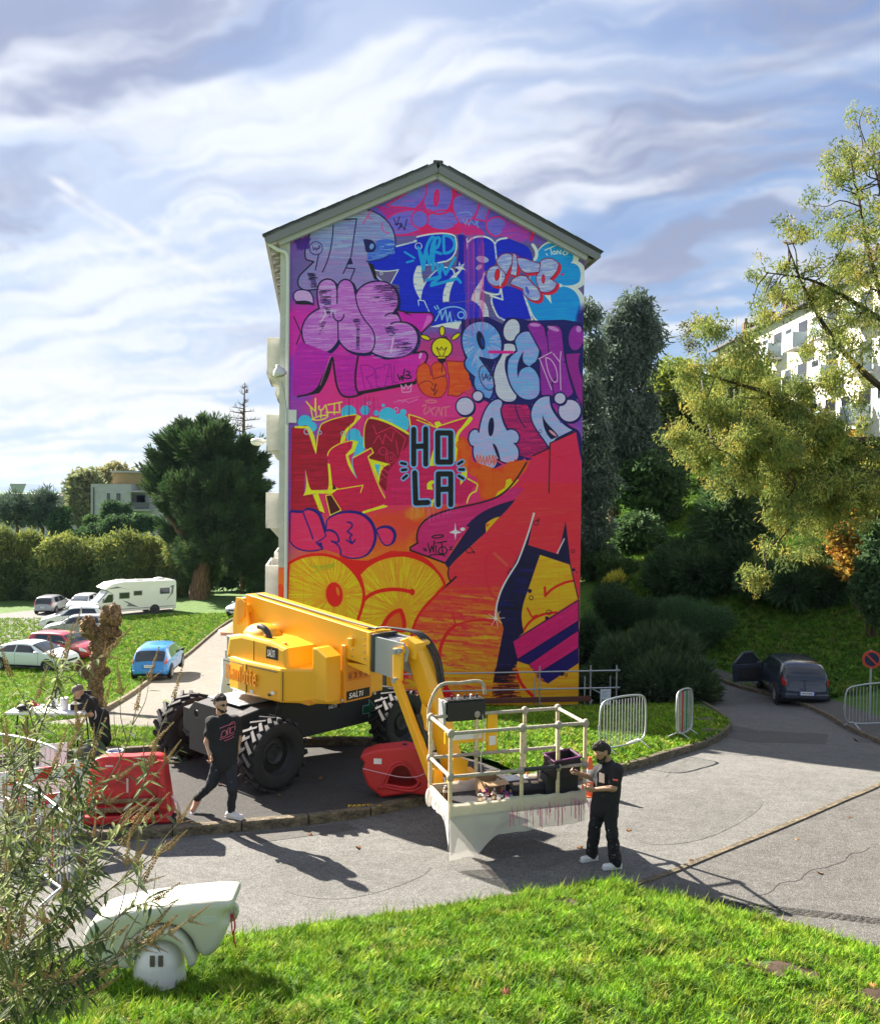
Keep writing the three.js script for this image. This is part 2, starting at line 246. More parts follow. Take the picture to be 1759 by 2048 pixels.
{
const joint = smoothLine(GP([[1215, 1792], [1330, 1752], [1440, 1708], [1560, 1658], [1680, 1606], [1759, 1572], [1900, 1512]]), 5);
const lot = [...joint, V(22, 0, -15), V(22, 0, -6.5), ...bankEdge.filter((p) => p.x > joint[0].x + 0.1).reverse()];
struct('old_yard_paving', sheet(lot, 0.018), M.roadOld);
const g = []; for (let i = 0; i < joint.length - 1; i++) { const a = joint[i].clone(), b = joint[i + 1].clone(); a.y = hgt(a.x, a.z) + 0.012; b.y = hgt(b.x, b.z) + 0.012; g.push(bar(a, b.clone().add(b.clone().sub(a).multiplyScalar(0.02)), 0.085, 0.05)); }
struct('joint_channel', metric(merge(g)), M.kerb);
for (const q of [[[1400, 1470], [1462, 1478], [1500, 1486], [1650, 1490], [1655, 1470], [1520, 1462], [1462, 1452]], [[470, 1672], [690, 1650], [720, 1662], [500, 1690]]]) struct('asphalt_patch', sheet(GP(q), 0.016), M.patch);
M.roadB = M.road.clone(); M.roadB.color.setRGB(0.60, 0.61, 0.59); for (const q of [[[900, 1705], [1040, 1672], [1150, 1668], [1185, 1692], [1090, 1738], [960, 1762], [905, 1740]], [[540, 1745], [680, 1705], [820, 1712], [860, 1742], [700, 1800], [580, 1790]], [[1250, 1640], [1390, 1585], [1500, 1590], [1525, 1606], [1400, 1682], [1290, 1690]]]) struct('asphalt_patch', sheet(smoothLine(GP(q), 5, true), 0.0155), M.roadB);
}
for (const [x0, y0, x1, y1, sd] of [[1230, 1560, 1340, 1525, 2], [1500, 1800, 1740, 1700, 6]]) { const a = gp(x0, y0), b = gp(x1, y1), n = 22, g = [], L = a.distanceTo(b), P = (t) => { const p = a.clone().lerp(b, t); p.x += n2(t * 5 + sd * 9, 1) * L * 0.02 + n2(t * 20, sd) * 0.02; p.z += n2(t * 5 + sd * 9, 7) * L * 0.03; p.y = hgt(p.x, p.z) + 0.0195; return p; }; for (let i = 0; i < n; i++) g.push(bar(P(i / n), P((i + 1.05) / n), 0.006 + 0.008 * Math.abs(n2(i, sd)), 0.004)); struct('tar_crack', merge(g), M.tar || (M.tar = mat(C(0.06, 0.058, 0.055), 0.85))); }
const PAD = 0.15, padBack = GP([[1068, 1577], [1000, 1540], [900, 1508], [760, 1490], [600, 1490], [450, 1500], [310, 1508], [210, 1512], [0, 1530], [-300, 1552]], PAD);
const padPoly = [...padFront.filter((p) => p.x < padBack[0].x - 0.05), ...padBack];
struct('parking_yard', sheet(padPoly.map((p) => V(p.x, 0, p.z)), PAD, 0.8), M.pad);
const onPad = (px, py) => { const p = gp(px, py, PAD); return p; };
const islandPoly = [...padFront.filter((p) => p.x >= padBack[0].x - 0.05), ...GP([[1330, 1380], [1240, 1370], [1150, 1408], [900, 1408], [700, 1405], [560, 1412]]), ...GP([[450, 1470], [600, 1489], [760, 1489], [900, 1507], [1000, 1539]])];
const islandH = (x, z) => hgt(x, z) + 0.13;
struct('lawn_island', sheet(islandPoly, 0.12, 0.7), M.lawn);
function kerbLine(name, line, w, hTop, hBase, len, seed, dyBase = 0, twist = 0.01) {
const g = structGroup(name), r = rng(seed), pts = []; let acc = 0; pts.push(line[0]);
for (let i = 1; i < line.length; i++) { acc += Math.hypot(line[i].x - line[i - 1].x, line[i].z - line[i - 1].z); if (acc >= len || i === line.length - 1) { pts.push(line[i]); acc = 0; } }
for (let i = 0; i < pts.length - 1; i++) {
const a = V(pts[i].x, 0, pts[i].z), b = V(pts[i + 1].x, 0, pts[i + 1].z), L = a.distanceTo(b); if (L < 0.05) continue;
a.y = hgt(a.x, a.z) + dyBase; b.y = hgt(b.x, b.z) + dyBase;
const d = b.clone().sub(a).multiplyScalar(0.5 - 0.006 / L), m = a.clone().add(b).multiplyScalar(0.5), h = hTop - hBase, y = (hTop + hBase) / 2 + (r() - 0.5) * twist;
const p = m.clone().sub(d), q = m.clone().add(d); p.y += y; q.y += y;
const s = new RoundedBoxGeometry(w * (0.94 + r() * 0.1), h, p.distanceTo(q), 2, 0.02), pa = s.attributes.position, dir = q.clone().sub(p).normalize(), sd = V(0, 1, 0).cross(dir).normalize(), nn = dir.clone().cross(sd);
const ph = r() * 50; for (let k = 0; k < pa.count; k++) { const n = n3(pa.getX(k) * 9 + ph, pa.getY(k) * 9, pa.getZ(k) * 4) * 0.008; pa.setX(k, pa.getX(k) + n); pa.setY(k, pa.getY(k) + n); }
s.applyMatrix4(new THREE.Matrix4().makeBasis(sd, nn, dir)); s.translate((p.x + q.x) / 2, (p.y + q.y) / 2, (p.z + q.z) / 2);
struct('kerb_stone', metric(s), M.kerb, g);
}
return g;
}
function resample(line, step) { const c = new THREE.CatmullRomCurve3(line.map((p) => V(p.x, 0, p.z)), false, 'centripetal'); c.arcLengthDivisions = 2000; return c.getSpacedPoints(Math.round(c.getLength() / step)); }
kerbLine('yard_kerb', resample(padFront, 0.25), 0.14, PAD + 0.012, -0.1, 0.95, 21);
kerbLine('hill_kerb', resample(hillKerb, 0.25), 0.13, 0.13, -0.1, 1.0, 22);
kerbLine('bank_edging', resample(bankEdge.slice(6, -8), 0.25), 0.07, 0.055, -0.1, 1.0, 23, 0, 0.02);
kerbLine('yard_back_kerb', resample(padBack.slice(3), 0.25), 0.14, PAD + 0.16, -0.1, 1.0, 24);
{
const outer = smoothLine(GP([[1335, 1318], [1410, 1336], [1490, 1362], [1580, 1384], [1680, 1412], [1759, 1440], [1900, 1475]]), 5);
struct('pavement', sheet([...hillKerb, ...[...outer].reverse()], 0.11), M.patch);
}
const laneL = smoothLine(GP([[195, 1432], [250, 1400], [300, 1364], [400, 1290], [466, 1240], [500, 1222]]), 5), laneR = smoothLine(GP([[548, 1222], [545, 1250], [535, 1330], [500, 1400], [450, 1472]]), 5);
struct('lane', sheet([...laneL, ...laneR, ...GP([[310, 1474], [215, 1480], [120, 1488], [60, 1450]])], 0.02), M.lane);
kerbLine('lane_kerb', resample(laneL, 0.25), 0.14, 0.15, -0.1, 1.1, 25);
struct('car_park', sheet(GP([[-60, 1235], [0, 1228], [90, 1219], [180, 1216], [300, 1205], [350, 1208], [345, 1222], [270, 1232], [195, 1252], [110, 1262], [30, 1290], [-60, 1310]]), 0.03, 1.5), M.road);
struct('garden_path', sheet(GP([[1158, 1320], [1225, 1340], [1250, 1310], [1225, 1275], [1165, 1245], [1158, 1280]]), 0.03), M.lane);
function drain(px, py, len, turn) { const p = gp(px, py), g = structGroup('drain_grate'); g.position.set(p.x, p.y + 0.014, p.z); g.rotation.y = turn; struct('frame', box(len, 0.03, 0.42, 0, 0.002, 0), M.black, g); const n = Math.round(len / 0.07); for (let i = 0; i < n; i++) struct('slat', box(0.035, 0.02, 0.36, (i - (n - 1) / 2) * 0.07, 0.018, 0, 0.004), M.galv2 || (M.galv2 = mat(C(0.16, 0.155, 0.15), 0.8, 0.3)), g); }
drain(1486, 1467, 0.75, 0.1); drain(1745, 1485, 0.75, -0.15);
const bankPoly = [...bankEdge, V(14, 0, -2), V(-14, 0, -2)];
function edgeDist(x, z) { let m = 1e9; for (let i = 0; i < bankEdge.length - 1; i++) { const a = bankEdge[i], b = bankEdge[i + 1], dx = b.x - a.x, dz = b.z - a.z, t = clamp(((x - a.x) * dx + (z - a.z) * dz) / (dx * dx + dz * dz)); m = Math.min(m, Math.hypot(x - a.x - dx * t, z - a.z - dz * t)); } return m; }
const bankRing = bankEdge.concat([V(30, 0, -0.5), V(-30, 0, -0.5)]);
const bankAt = (x, z) => { const e = inside(bankRing, x, z) ? edgeDist(x, z) : 0; return hgt(x, z) + 0.03 + 1.25 * (1 - Math.exp(-0.38 * e)) * sstep(0, 1.2, e + 0.35) + (fbm2(x * 0.9, z * 0.9, 3) * 0.10 + fbm2(x * 3, z * 3, 2) * 0.03) * sstep(0, 0.8, e); };
M.soilGrass = mat(C(0.40, 0.46, 0.26), 1, 0, { map: rep(T.lawn, 0.8) });
{
const E = resample(bankEdge, 0.12), NT = 46, pos = [], uv = [], idx = [];
E.forEach((p) => { const f = V(p.x * 0.75, 0, -1.2); for (let k = 0; k <= NT; k++) { const t = Math.pow(k / NT, 1.3), x = lerp(p.x, f.x, t), z = lerp(p.z, f.z, t); pos.push(x, bankAt(x, z) - (k ? 0 : 0.1), z); uv.push(x, z); } });
for (let i = 0; i < E.length - 1; i++) for (let k = 0; k < NT; k++) { const a = i * (NT + 1) + k, b = a + NT + 1; idx.push(a, a + 1, b, b, a + 1, b + 1); }
const g = new THREE.BufferGeometry(); g.setAttribute('position', new THREE.Float32BufferAttribute(pos, 3)); g.setAttribute('uv', new THREE.Float32BufferAttribute(uv, 2)); g.setIndex(idx); g.computeVertexNormals();
if (g.attributes.normal.getY(60) < 0) { g.setIndex(idx.map((_, i) => idx[i - i % 3 + [0, 2, 1][i % 3]])); g.computeVertexNormals(); }
struct('grass_bank', g, M.soilGrass);
}
function gb(px, py) { const r = rayDir(px, py), o = camera.position; r.multiplyScalar(1 / -r.z); let t = 2; for (; t < 16; t += 0.01) if (o.y + r.y * t < bankAt(o.x + r.x * t, -t)) break; return V(o.x + r.x * t, bankAt(o.x + r.x * t, -t), -t); }
// ================================================================== the apartment block with the painted gable
const BLOCK_TURN = 8 * Math.PI / 180;
const cornerL = at(561, 480, 28.5), eDir = V(Math.cos(BLOCK_TURN), 0, -Math.sin(BLOCK_TURN)), bDir = V(-Math.sin(BLOCK_TURN), 0, -Math.cos(BLOCK_TURN));
const gableHit = (px, py) => { const r = rayDir(px, py), n = bDir, t = cornerL.clone().sub(camera.position).dot(n) / r.dot(n), p = r.multiplyScalar(t).add(camera.position); return [p.clone().sub(cornerL).dot(eDir), p.y]; };
const GW = gableHit(1163, 900)[0], BASE = -3.0, eaveY = gableHit(561, 484)[1], ridge = gableHit(878, 352), RU = GW / 2, ridgeY = ridge[1];
const block = thing('apartment_block', 'tall apartment block whose gable wall is covered by a colourful graffiti mural', 'building', [cornerL.x, 0, cornerL.z], -0);
block.rotation.y = BLOCK_TURN;
const LEN = 26;
const TEXW = 1140, TEXH = 2048, muralBase = BASE, muralTop = ridgeY + 0.3, kx = TEXW / GW, ky = TEXH / (muralTop - muralBase);
const muralTex = canvasTex(TEXW, TEXH, (g) => {
const S = 4.629, CR = { 0: [0, 0, 1], 1: [500, 300, S], 2: [840, 300, S], 3: [500, 680, S], 4: [840, 620, S], 5: [500, 1000, S], 6: [820, 980, 4.3975] };
const pt = (c, x, y) => { const [ox, oy, s] = CR[c], [u, v] = gableHit(ox + x / s, oy + y / s); return [u * kx, (muralTop - v) * ky]; };
const unit = (c) => { const a = pt(c, 500, 500), b = pt(c, 600, 500); return Math.hypot(b[0] - a[0], b[1] - a[1]) / 100; };
const path = (c, s) => { const p = new Path2D(), tk = s.match(/[MLCQZ]|-?[\d.]+/g); let i = 0, cmd = 'M'; const q = () => { const r = pt(c, +tk[i], +tk[i + 1]); i += 2; return r; };
while (i < tk.length) { if (/[MLCQZ]/.test(tk[i])) cmd = tk[i++]; if (cmd === 'M') { p.moveTo(...q()); cmd = 'L'; } else if (cmd === 'L') p.lineTo(...q()); else if (cmd === 'C') p.bezierCurveTo(...q(), ...q(), ...q()); else if (cmd === 'Q') p.quadraticCurveTo(...q(), ...q()); else p.closePath(); } return p; };
const ell = (x, y, rx, ry = rx, rot = 0) => { const a = rot * Math.PI / 180, f = (t) => { const X = Math.cos(t) * rx, Y = Math.sin(t) * ry; return `${(x + X * Math.cos(a) - Y * Math.sin(a)).toFixed(1)} ${(y + X * Math.sin(a) + Y * Math.cos(a)).toFixed(1)}`; }; let s = 'M' + f(0) + ' L'; for (let i = 1; i <= 36; i++) s += ' ' + f(i / 36 * TAU); return s + ' Z'; };
g.lineJoin = g.lineCap = 'round';
const fill = (c, s, col, a = 1) => { g.globalAlpha = a; g.fillStyle = col; g.fill(path(c, s)); g.globalAlpha = 1; };
const line = (c, s, col, w, a = 1) => { g.globalAlpha = a; g.strokeStyle = col; g.lineWidth = w * unit(c); g.stroke(path(c, s)); g.globalAlpha = 1; };
const fs = (c, s, col, oc, w) => { fill(c, s, col); line(c, s, oc, w); };
const R = rng(77);
const hatch = (c, s, cols, x0, y0, x1, y1, n, w, a, len = [60, 260], slope = -0.06) => { g.save(); g.clip(path(c, s)); for (let i = 0; i < n; i++) { const x = lerp(x0, x1, R()), y = lerp(y0, y1, R()), L = lerp(len[0], len[1], R()), b = (R() - 0.5) * 14; line(c, `M${x} ${y} Q${x + L / 2} ${y + slope * L / 2 + b} ${x + L} ${y + slope * L}`, cols[Math.floor(R() * cols.length)], w * (0.5 + R()), a * (0.5 + R() * 0.5)); } g.restore(); };
const rays = (c, s, cx, cy, r0, r1, cols, n, w, a) => { g.save(); g.clip(path(c, s)); for (let i = 0; i < n; i++) { const t = R() * TAU, p = lerp(r0, r1, R() * 0.7), q = p + (r1 - r0) * (0.15 + R() * 0.4); line(c, `M${cx + Math.cos(t) * p} ${cy + Math.sin(t) * p} L${cx + Math.cos(t) * q} ${cy + Math.sin(t) * q}`, cols[Math.floor(R() * cols.length)], w * (0.5 + R()), a); } g.restore(); };
const scrib = (c, x0, y0, w, h, col, lw, n, a = 1) => { let s = `M${x0} ${y0 + h * R()}`; for (let i = 1; i <= n; i++) s += ` Q${x0 + w * (i - 0.6) / n + (R() - 0.5) * w * 0.1} ${y0 + h * ((i & 1) ? -0.05 : 1.05)} ${x0 + w * i / n} ${y0 + h * ((i & 1) ? 0.1 + R() * 0.35 : 0.65 + R() * 0.3)}`; line(c, s, col, lw, a); };
const NAVY = '#14104a', INK = '#120c18';
g.fillStyle = '#7a5aa6'; g.fillRect(0, 0, TEXW, TEXH);
const blob = (px, py, rx, ry, col, a = 0.9) => { const [x, y] = pt(0, px, py), u = unit(0); g.save(); g.translate(x, y); g.scale(rx * u, ry * u); const gr = g.createRadialGradient(0, 0, 0.1, 0, 0, 1); gr.addColorStop(0, col); gr.addColorStop(0.6, col); gr.addColorStop(1, col + '00'); g.globalAlpha = a; g.fillStyle = gr; g.fillRect(-1, -1, 2, 2); g.restore(); g.globalAlpha = 1; };
blob(880, 400, 300, 130, '#6a5cb4'); blob(620, 540, 90, 120, '#7c4f9e'); blob(860, 560, 400, 120, '#6f6790'); blob(620, 680, 110, 90, '#c8409f'); blob(640, 760, 130, 60, '#a83fa4'); blob(760, 760, 240, 80, '#bb3a98'); blob(880, 720, 90, 60, '#b04a80'); blob(860, 800, 330, 90, '#de4b86'); blob(1090, 760, 110, 140, '#8a3a8c'); blob(600, 760, 40, 60, '#7a55ae', 0.7); blob(860, 930, 330, 110, '#d84476'); blob(1050, 880, 130, 80, '#e85a80'); blob(870, 1010, 330, 60, '#cf4775'); blob(830, 1075, 330, 70, '#e5553f'); blob(860, 1180, 500, 110, '#ee7a2c'); blob(860, 1330, 520, 180, '#f08f34'); blob(860, 1450, 520, 160, '#ef8a30');
for (let i = 0; i < 60; i++) blob(820 + R() * 90, 1010 + R() * 90, 8 + R() * 14, 8 + R() * 14, ['#ef6a30', '#e5553f', '#f08038'][i % 3], 0.5);
for (let i = 0; i < 500; i++) { const x = 590 + R() * 570, y = 380 + R() * 520; line(0, `M${x} ${y} L${x + 15 + R() * 60} ${y - 2 - R() * 2}`, ['#8f7cc4', '#c65aa6', '#5d58b0', '#e07ab0'][i & 3], 1.4, 0.25); }
const RED1 = '#dd2f6c', VIO = '#7d72c4';
fill(2, 'M250 280 C340 300 370 400 300 520 L360 560 L380 780 L0 790 L0 560 L160 590 Z', RED1, 0.9);
fill(1, 'M1140 490 C1250 570 1500 520 1560 470 L1759 560 L1759 790 L1360 800 C1280 790 1240 700 1260 620 Z', RED1, 0.55);
const bubs = [[1, ell(1440, 670, 205, 110, -12)], [2, ell(165, 420, 135, 195, 8)], [2, ell(205, 650, 150, 92, 0)], [2, ell(-5, 640, 78, 82, 0)], [2, 'M300 480 C320 400 420 380 480 440 L550 480 C540 560 500 610 480 640 L380 700 C330 640 290 560 300 480 Z'], [2, 'M560 480 L650 520 L600 660 L500 640 Z'], [2, 'M610 680 C640 620 740 590 790 660 C830 720 760 800 690 800 C640 780 600 740 610 680 Z'], [1, 'M1580 310 C1670 330 1650 430 1520 550 C1440 520 1340 540 1260 510 L1560 330 Z']];
for (const [c, s] of bubs) { fill(c, s, VIO); hatch(c, s, ['#5f5ab4', '#9a7ac8', '#6d86d0', '#b06ab8'], c === 1 ? 1200 : -80, 250, c === 1 ? 1700 : 800, 800, 170, 9, 0.55, [60, 190]); line(c, s, RED1, 13, 0.85); }
fs(2, ell(150, 445, 24, 80, 5), RED1, RED1, 4); line(2, 'M150 420 L150 480', '#c05aa0', 8); line(2, 'M80 550 C120 610 240 610 300 530', RED1, 16);
fill(2, 'M300 690 C420 660 560 700 600 780 L420 790 Z', '#d8357a', 0.75);
fill(2, ell(880, 760, 130, 110, 0), '#9c55ae', 0.85); hatch(2, ell(880, 760, 130, 110, 0), ['#c04a94', '#7a5cb4', '#d44c88'], 740, 650, 980, 870, 90, 9, 0.5, [50, 130]); line(2, 'M980 700 C1050 720 1050 790 1020 830', RED1, 34);
line(2, 'M350 590 C420 560 480 580 470 600 M390 640 L420 690 L430 640 L450 700 L470 650 L500 690 C540 680 550 650 510 660 L540 720', '#8fa4dc', 10, 0.8);
line(1, 'M1330 640 L1360 700 L1380 620 M1340 690 L1400 680 L1370 740 M1390 720 L1400 690 L1430 740 L1450 640', '#241848', 9);
const ROY = '#1230a4', SKYB = '#1787cc', GREY = '#6f6486', WHT = '#eceaf2';
fill(2, 'M-30 800 C120 760 280 755 320 790 C400 760 440 800 436 850 C480 780 640 765 695 860 C720 815 790 810 830 820 C930 860 1000 870 1060 870 L1480 960 L1515 1200 L1515 1640 L1340 1660 L-60 1600 Z', GREY);
fill(1, 'M1350 880 L1540 842 C1600 800 1700 780 1790 775 L1790 1650 L1660 1620 L1380 1480 L1380 1250 L1180 1215 L1090 1035 C1240 1030 1340 960 1350 880 Z', ROY);
line(1, 'M1352 892 L1540 845 C1600 800 1700 782 1790 772', WHT, 15);
fill(2, 'M-30 810 C120 770 280 760 320 800 C360 900 320 1000 240 1030 L-30 1085 Z', ROY); line(2, 'M-30 805 C120 765 280 760 320 800 C360 900 320 1000 240 1030 L-30 1085', WHT, 14);
fill(2, 'M345 790 C420 765 440 820 430 860 L440 960 C440 1040 400 1070 380 1110 L310 1180 C350 1000 370 900 345 790 Z', '#241a8a'); line(2, 'M430 820 L440 960 C430 1040 400 1060 380 1100', WHT, 12);
fill(2, 'M445 860 C480 790 640 775 690 870 L705 1010 L690 1080 L600 1120 C560 1230 480 1300 465 1390 L270 1415 C270 1300 300 1200 400 1090 Z', ROY);
fill(2, 'M700 870 C730 820 800 815 830 825 C960 880 1020 870 1040 1010 L990 1140 L890 1060 L880 960 L790 950 L705 1010 Z', ROY); line(2, 'M445 850 C490 785 640 775 690 870 C720 815 760 822 800 816 M690 870 L705 1010', WHT, 16);
fill(2, 'M640 1240 L960 1290 L1030 1560 L800 1590 L720 1540 L660 1375 L740 1340 L570 1290 L590 1140 Z', ROY);
line(2, 'M590 1140 L565 1295 C620 1340 700 1345 735 1330 L745 1270 L762 1385 L650 1350 M660 1375 C650 1420 690 1500 720 1545 L810 1590 M960 1340 L1035 1570', WHT, 16);
fill(2, 'M5 1380 C30 1180 110 1085 200 1085 C290 1085 320 1110 310 1170 C240 1220 205 1320 212 1410 L265 1410 L330 1590 L120 1640 L70 1400 Z', ROY); line(2, 'M0 1385 C25 1180 110 1085 200 1085 C290 1085 325 1110 312 1170', WHT, 13);
fill(2, 'M270 1420 L545 1390 L585 1575 L340 1590 Z', ROY); fill(2, 'M465 1390 L560 1388 C615 1400 645 1500 630 1580 L555 1582 L582 1560 C575 1480 550 1420 465 1390 Z', WHT);
fill(2, 'M310 1150 C230 1220 200 1320 210 1410 L265 1402 C270 1300 305 1200 400 1090 Z', WHT); fill(2, 'M602 1120 C560 1230 480 1300 470 1392 L545 1392 C560 1330 566 1280 602 1120 Z', WHT);
fill(2, 'M360 1030 L372 1065 L402 1055 L390 1085 L430 1115 L388 1105 L355 1150 L352 1105 L318 1085 L352 1078 Z', WHT);
fill(2, 'M90 1640 C200 1600 340 1575 640 1578 L640 1600 L370 1610 L352 1660 L230 1640 Z', WHT);
fill(1, 'M1550 1070 C1500 1150 1485 1250 1575 1385 C1590 1270 1640 1190 1759 1090 L1759 1060 Z', WHT); fill(1, 'M1590 1075 C1580 1130 1590 1180 1610 1230 C1640 1180 1700 1120 1759 1085 L1759 1066 Z', GREY);
fs(1, 'M1140 1105 C1200 1130 1300 1125 1372 1108 L1300 1240 C1250 1220 1180 1220 1140 1105 Z', GREY, WHT, 10); line(1, ell(1558, 890, 30), WHT, 8); fill(1, ell(1526, 845, 12), WHT); line(1, ell(1215, 1143, 12), WHT, 5);
line(1, 'M1560 1440 L1555 1390 L1610 1395 L1655 1495', WHT, 9);
const skyShape = 'M1060 1000 C1100 900 1170 845 1250 870 L1400 940 C1430 990 1410 1030 1390 1050 C1480 1040 1500 1150 1470 1220 C1430 1260 1350 1260 1280 1250 L1290 1260 C1420 1260 1490 1350 1480 1470 C1470 1600 1400 1655 1350 1655 C1200 1640 1080 1600 1040 1520 L975 1360 Z';
g.save(); g.translate(9, 2); line(2, skyShape, WHT, 60); g.restore(); fill(2, skyShape, SKYB); hatch(2, skyShape, ['#1f9ad8', '#1472ba', '#2aa8e0', '#3d7fc0'], 960, 860, 1480, 1650, 240, 9, 0.35, [80, 300], -0.02);
line(2, 'M1040 880 C1090 930 1080 1000 1060 1010 M1300 1255 L1240 1250', WHT, 30); line(2, ell(1330, 1592, 16), WHT, 9); fill(2, 'M1150 1345 L1215 1425 L1200 1320 Z', WHT); fill(2, 'M1290 1150 L1335 1140 L1320 1165 Z', '#c02848');
hatch(2, 'M0 780 L1040 870 L1040 1590 L0 1640 Z', ['#2848c8', '#0c2488', '#3a40b0', '#6a3ca0'], -20, 800, 1000, 1600, 320, 7, 0.3, [60, 200], -0.02); hatch(1, 'M1350 880 L1790 775 L1790 1650 L1380 1480 Z', ['#2848c8', '#0c2488', '#3a40b0'], 1100, 800, 1759, 1640, 160, 7, 0.3, [60, 200], -0.02);
for (const s of ['M-10 940 L30 1110 L55 930 L85 1060 L110 880 C150 770 215 800 160 900 L100 930 L190 960', 'M215 800 L220 955 C300 960 345 880 300 825 C270 785 220 790 215 800', 'M150 1050 L180 1150 L200 1060 L235 1150 L320 1000', 'M60 1205 L185 1170 L100 1255 L345 1190 L372 1225']) line(2, s, '#1c92d6', 26); line(1, 'M1555 905 L1600 1020 L1640 880 C1690 760 1720 800 1700 900 L1690 1110', '#1c92d6', 30); line(1, 'M1430 945 L1520 1000 M1450 1040 L1510 1025', '#1c92d6', 18); line(1, 'M1680 1230 L1759 1180', '#1c92d6', 22);
for (const s of ['M140 1580 L190 1490 L200 1570 L235 1480 L250 1590 L275 1500 L290 1600', 'M170 1500 C250 1425 410 1440 425 1520 C435 1590 350 1600 320 1580', 'M130 1450 L150 1475 M155 1440 L170 1470']) line(2, s, '#8fb2ee', 13); line(2, ell(378, 1528, 30), '#8fb2ee', 12);
const pieces = [ell(700, 1165, 88, 96), 'M700 1030 C740 940 850 935 858 1000 C862 1060 800 1120 800 1160 L720 1070 Z', 'M855 960 C900 940 910 1040 890 1170 L830 1150 C850 1080 850 1020 855 960 Z', 'M893 1000 C960 985 1040 1040 1112 1050 L1100 1130 L1010 1140 C960 1150 900 1100 893 1000 Z', 'M1112 1030 C1150 980 1260 1000 1280 1060 C1280 1120 1220 1180 1200 1190 L1262 1230 C1260 1300 1180 1340 1110 1310 C1085 1250 1040 1180 1100 1130 Z', 'M830 1240 C850 1170 930 1150 980 1170 L1050 1250 C1125 1300 1135 1390 1070 1400 C980 1390 935 1320 948 1290 Z'];
g.save(); g.translate(9, 7); for (const s of pieces) { fill(2, s, '#c02b46'); line(2, s, '#c02b46', 10); } g.restore();
for (const s of pieces) { fill(2, s, '#9fa4dc'); hatch(2, s, ['#eef0fa', '#c8d4f4', '#6f7cc8', '#ffffff'], 600, 950, 1280, 1400, 240, 6, 0.6, [40, 120]); line(2, s, '#7a2a4a', 8); }
fs(2, ell(712, 1155, 22, 55, 8), '#c02b46', '#7a2a4a', 5); fs(2, ell(1138, 1195, 15, 42), '#c02b46', '#7a2a4a', 4); line(2, 'M745 1140 L740 1260', WHT, 12); fill(2, ell(990, 1300, 14, 40, -20), '#5a64b8');
for (const s of [ell(575, 1012, 62, 34, 12), ell(545, 1085, 36, 24, -35)]) { fs(2, s, '#a9abe0', '#3a2a70', 6); }
line(2, 'M1150 930 L1260 880 M1205 905 L1215 970 M1235 940 C1260 930 1260 965 1240 965 C1220 960 1225 940 1235 940 M1265 965 L1270 930 L1295 965 L1300 925 M1360 925 C1330 930 1300 965 1330 970 C1360 970 1380 950 1350 945 M1165 960 L1175 975', WHT, 10);
const up = 'M560 760 L800 640 L1050 545 C1250 580 1350 720 1345 870 C1340 960 1240 1030 1080 1030 L1170 1220 L980 1290 L620 1290 L530 1300 C420 1290 430 1200 470 1150 L590 1035 L520 1015 C490 960 520 860 560 760 Z';
fill(1, up, '#8c86b6'); hatch(1, up, ['#8fa6d4', '#7f9ad0', '#b8a8cc', '#8a84c0', '#a9c0dc'], 480, 540, 1300, 1000, 460, 8, 0.5, [80, 280], 0.01); hatch(1, up, ['#a880b8', '#b488bc', '#9478b0'], 440, 900, 1150, 1300, 220, 8, 0.5, [60, 220], 0.01); line(1, 'M1050 545 C1250 580 1350 720 1345 870 C1340 960 1240 1030 1080 1030', '#1a1240', 12); line(1, 'M560 760 C520 860 490 960 520 1015 L590 1035 L470 1150 C430 1200 420 1290 530 1300 L620 1290', '#1c1430', 12);
fill(1, 'M1085 950 C1120 950 1180 920 1160 850 C1230 810 1330 815 1345 870 C1340 960 1240 1025 1090 1030 Z', '#3a5cb8', 0.75); hatch(1, 'M1085 950 L1340 830 L1340 960 L1090 1030 Z', ['#9fb8e4', '#2a48a8'], 1080, 830, 1330, 1030, 90, 7, 0.6, [40, 130]);
line(1, 'M770 700 C765 850 740 1000 670 1130 M800 648 L985 638 L935 985 M860 1145 L900 1065 M970 1100 L930 1200 M970 1100 L890 1092 M635 970 L605 1110', '#1a1240', 10); fill(1, 'M930 985 L952 1056 L890 1062 Z', '#1a1240'); fs(1, 'M1050 830 C1150 820 1180 880 1150 930 C1130 950 1080 945 1075 940 Z', '#1b154e', '#1a1240', 6); fill(1, ell(1125, 893, 20, 28, 20), '#7f9ad0'); fill(1, 'M1090 1040 L1140 1060 L1180 1200 L1150 1200 Z', INK); line(1, ell(610, 910, 60), '#3a2060', 8); line(1, 'M580 890 L590 930 L605 900 L615 935 L640 885 C660 900 640 920 620 915', '#3a2060', 7);
scrib(1, 420, 800, 130, 130, '#4a2a78', 22, 9, 0.9); fill(1, 'M530 1140 L600 1140 L620 1270 L570 1240 Z', '#4a3a6a', 0.7); hatch(1, 'M520 1120 L620 1120 L640 1280 L560 1280 Z', [INK], 530, 1130, 600, 1280, 18, 6, 0.8, [40, 80], 0);
line(1, 'M1040 690 L1120 560 M1080 620 L1130 640 M1220 680 C1210 740 1250 780 1290 770', '#d05a94', 14, 0.7);
const umb = 'M640 1470 C600 1300 620 1200 720 1195 C790 1200 800 1250 805 1300 C810 1180 920 1170 955 1250 C972 1300 972 1330 975 1340 C1020 1240 1120 1205 1220 1215 C1340 1230 1395 1350 1360 1460 L1320 1515 C1380 1510 1402 1560 1390 1592 C1500 1590 1570 1680 1550 1780 C1520 1900 1400 1932 1300 1930 C1200 1920 1140 1885 1120 1870 C1080 1890 1000 1892 940 1870 C880 1850 840 1800 820 1760 C780 1840 720 1892 640 1880 C530 1860 468 1770 480 1650 C500 1560 560 1500 640 1470 Z';
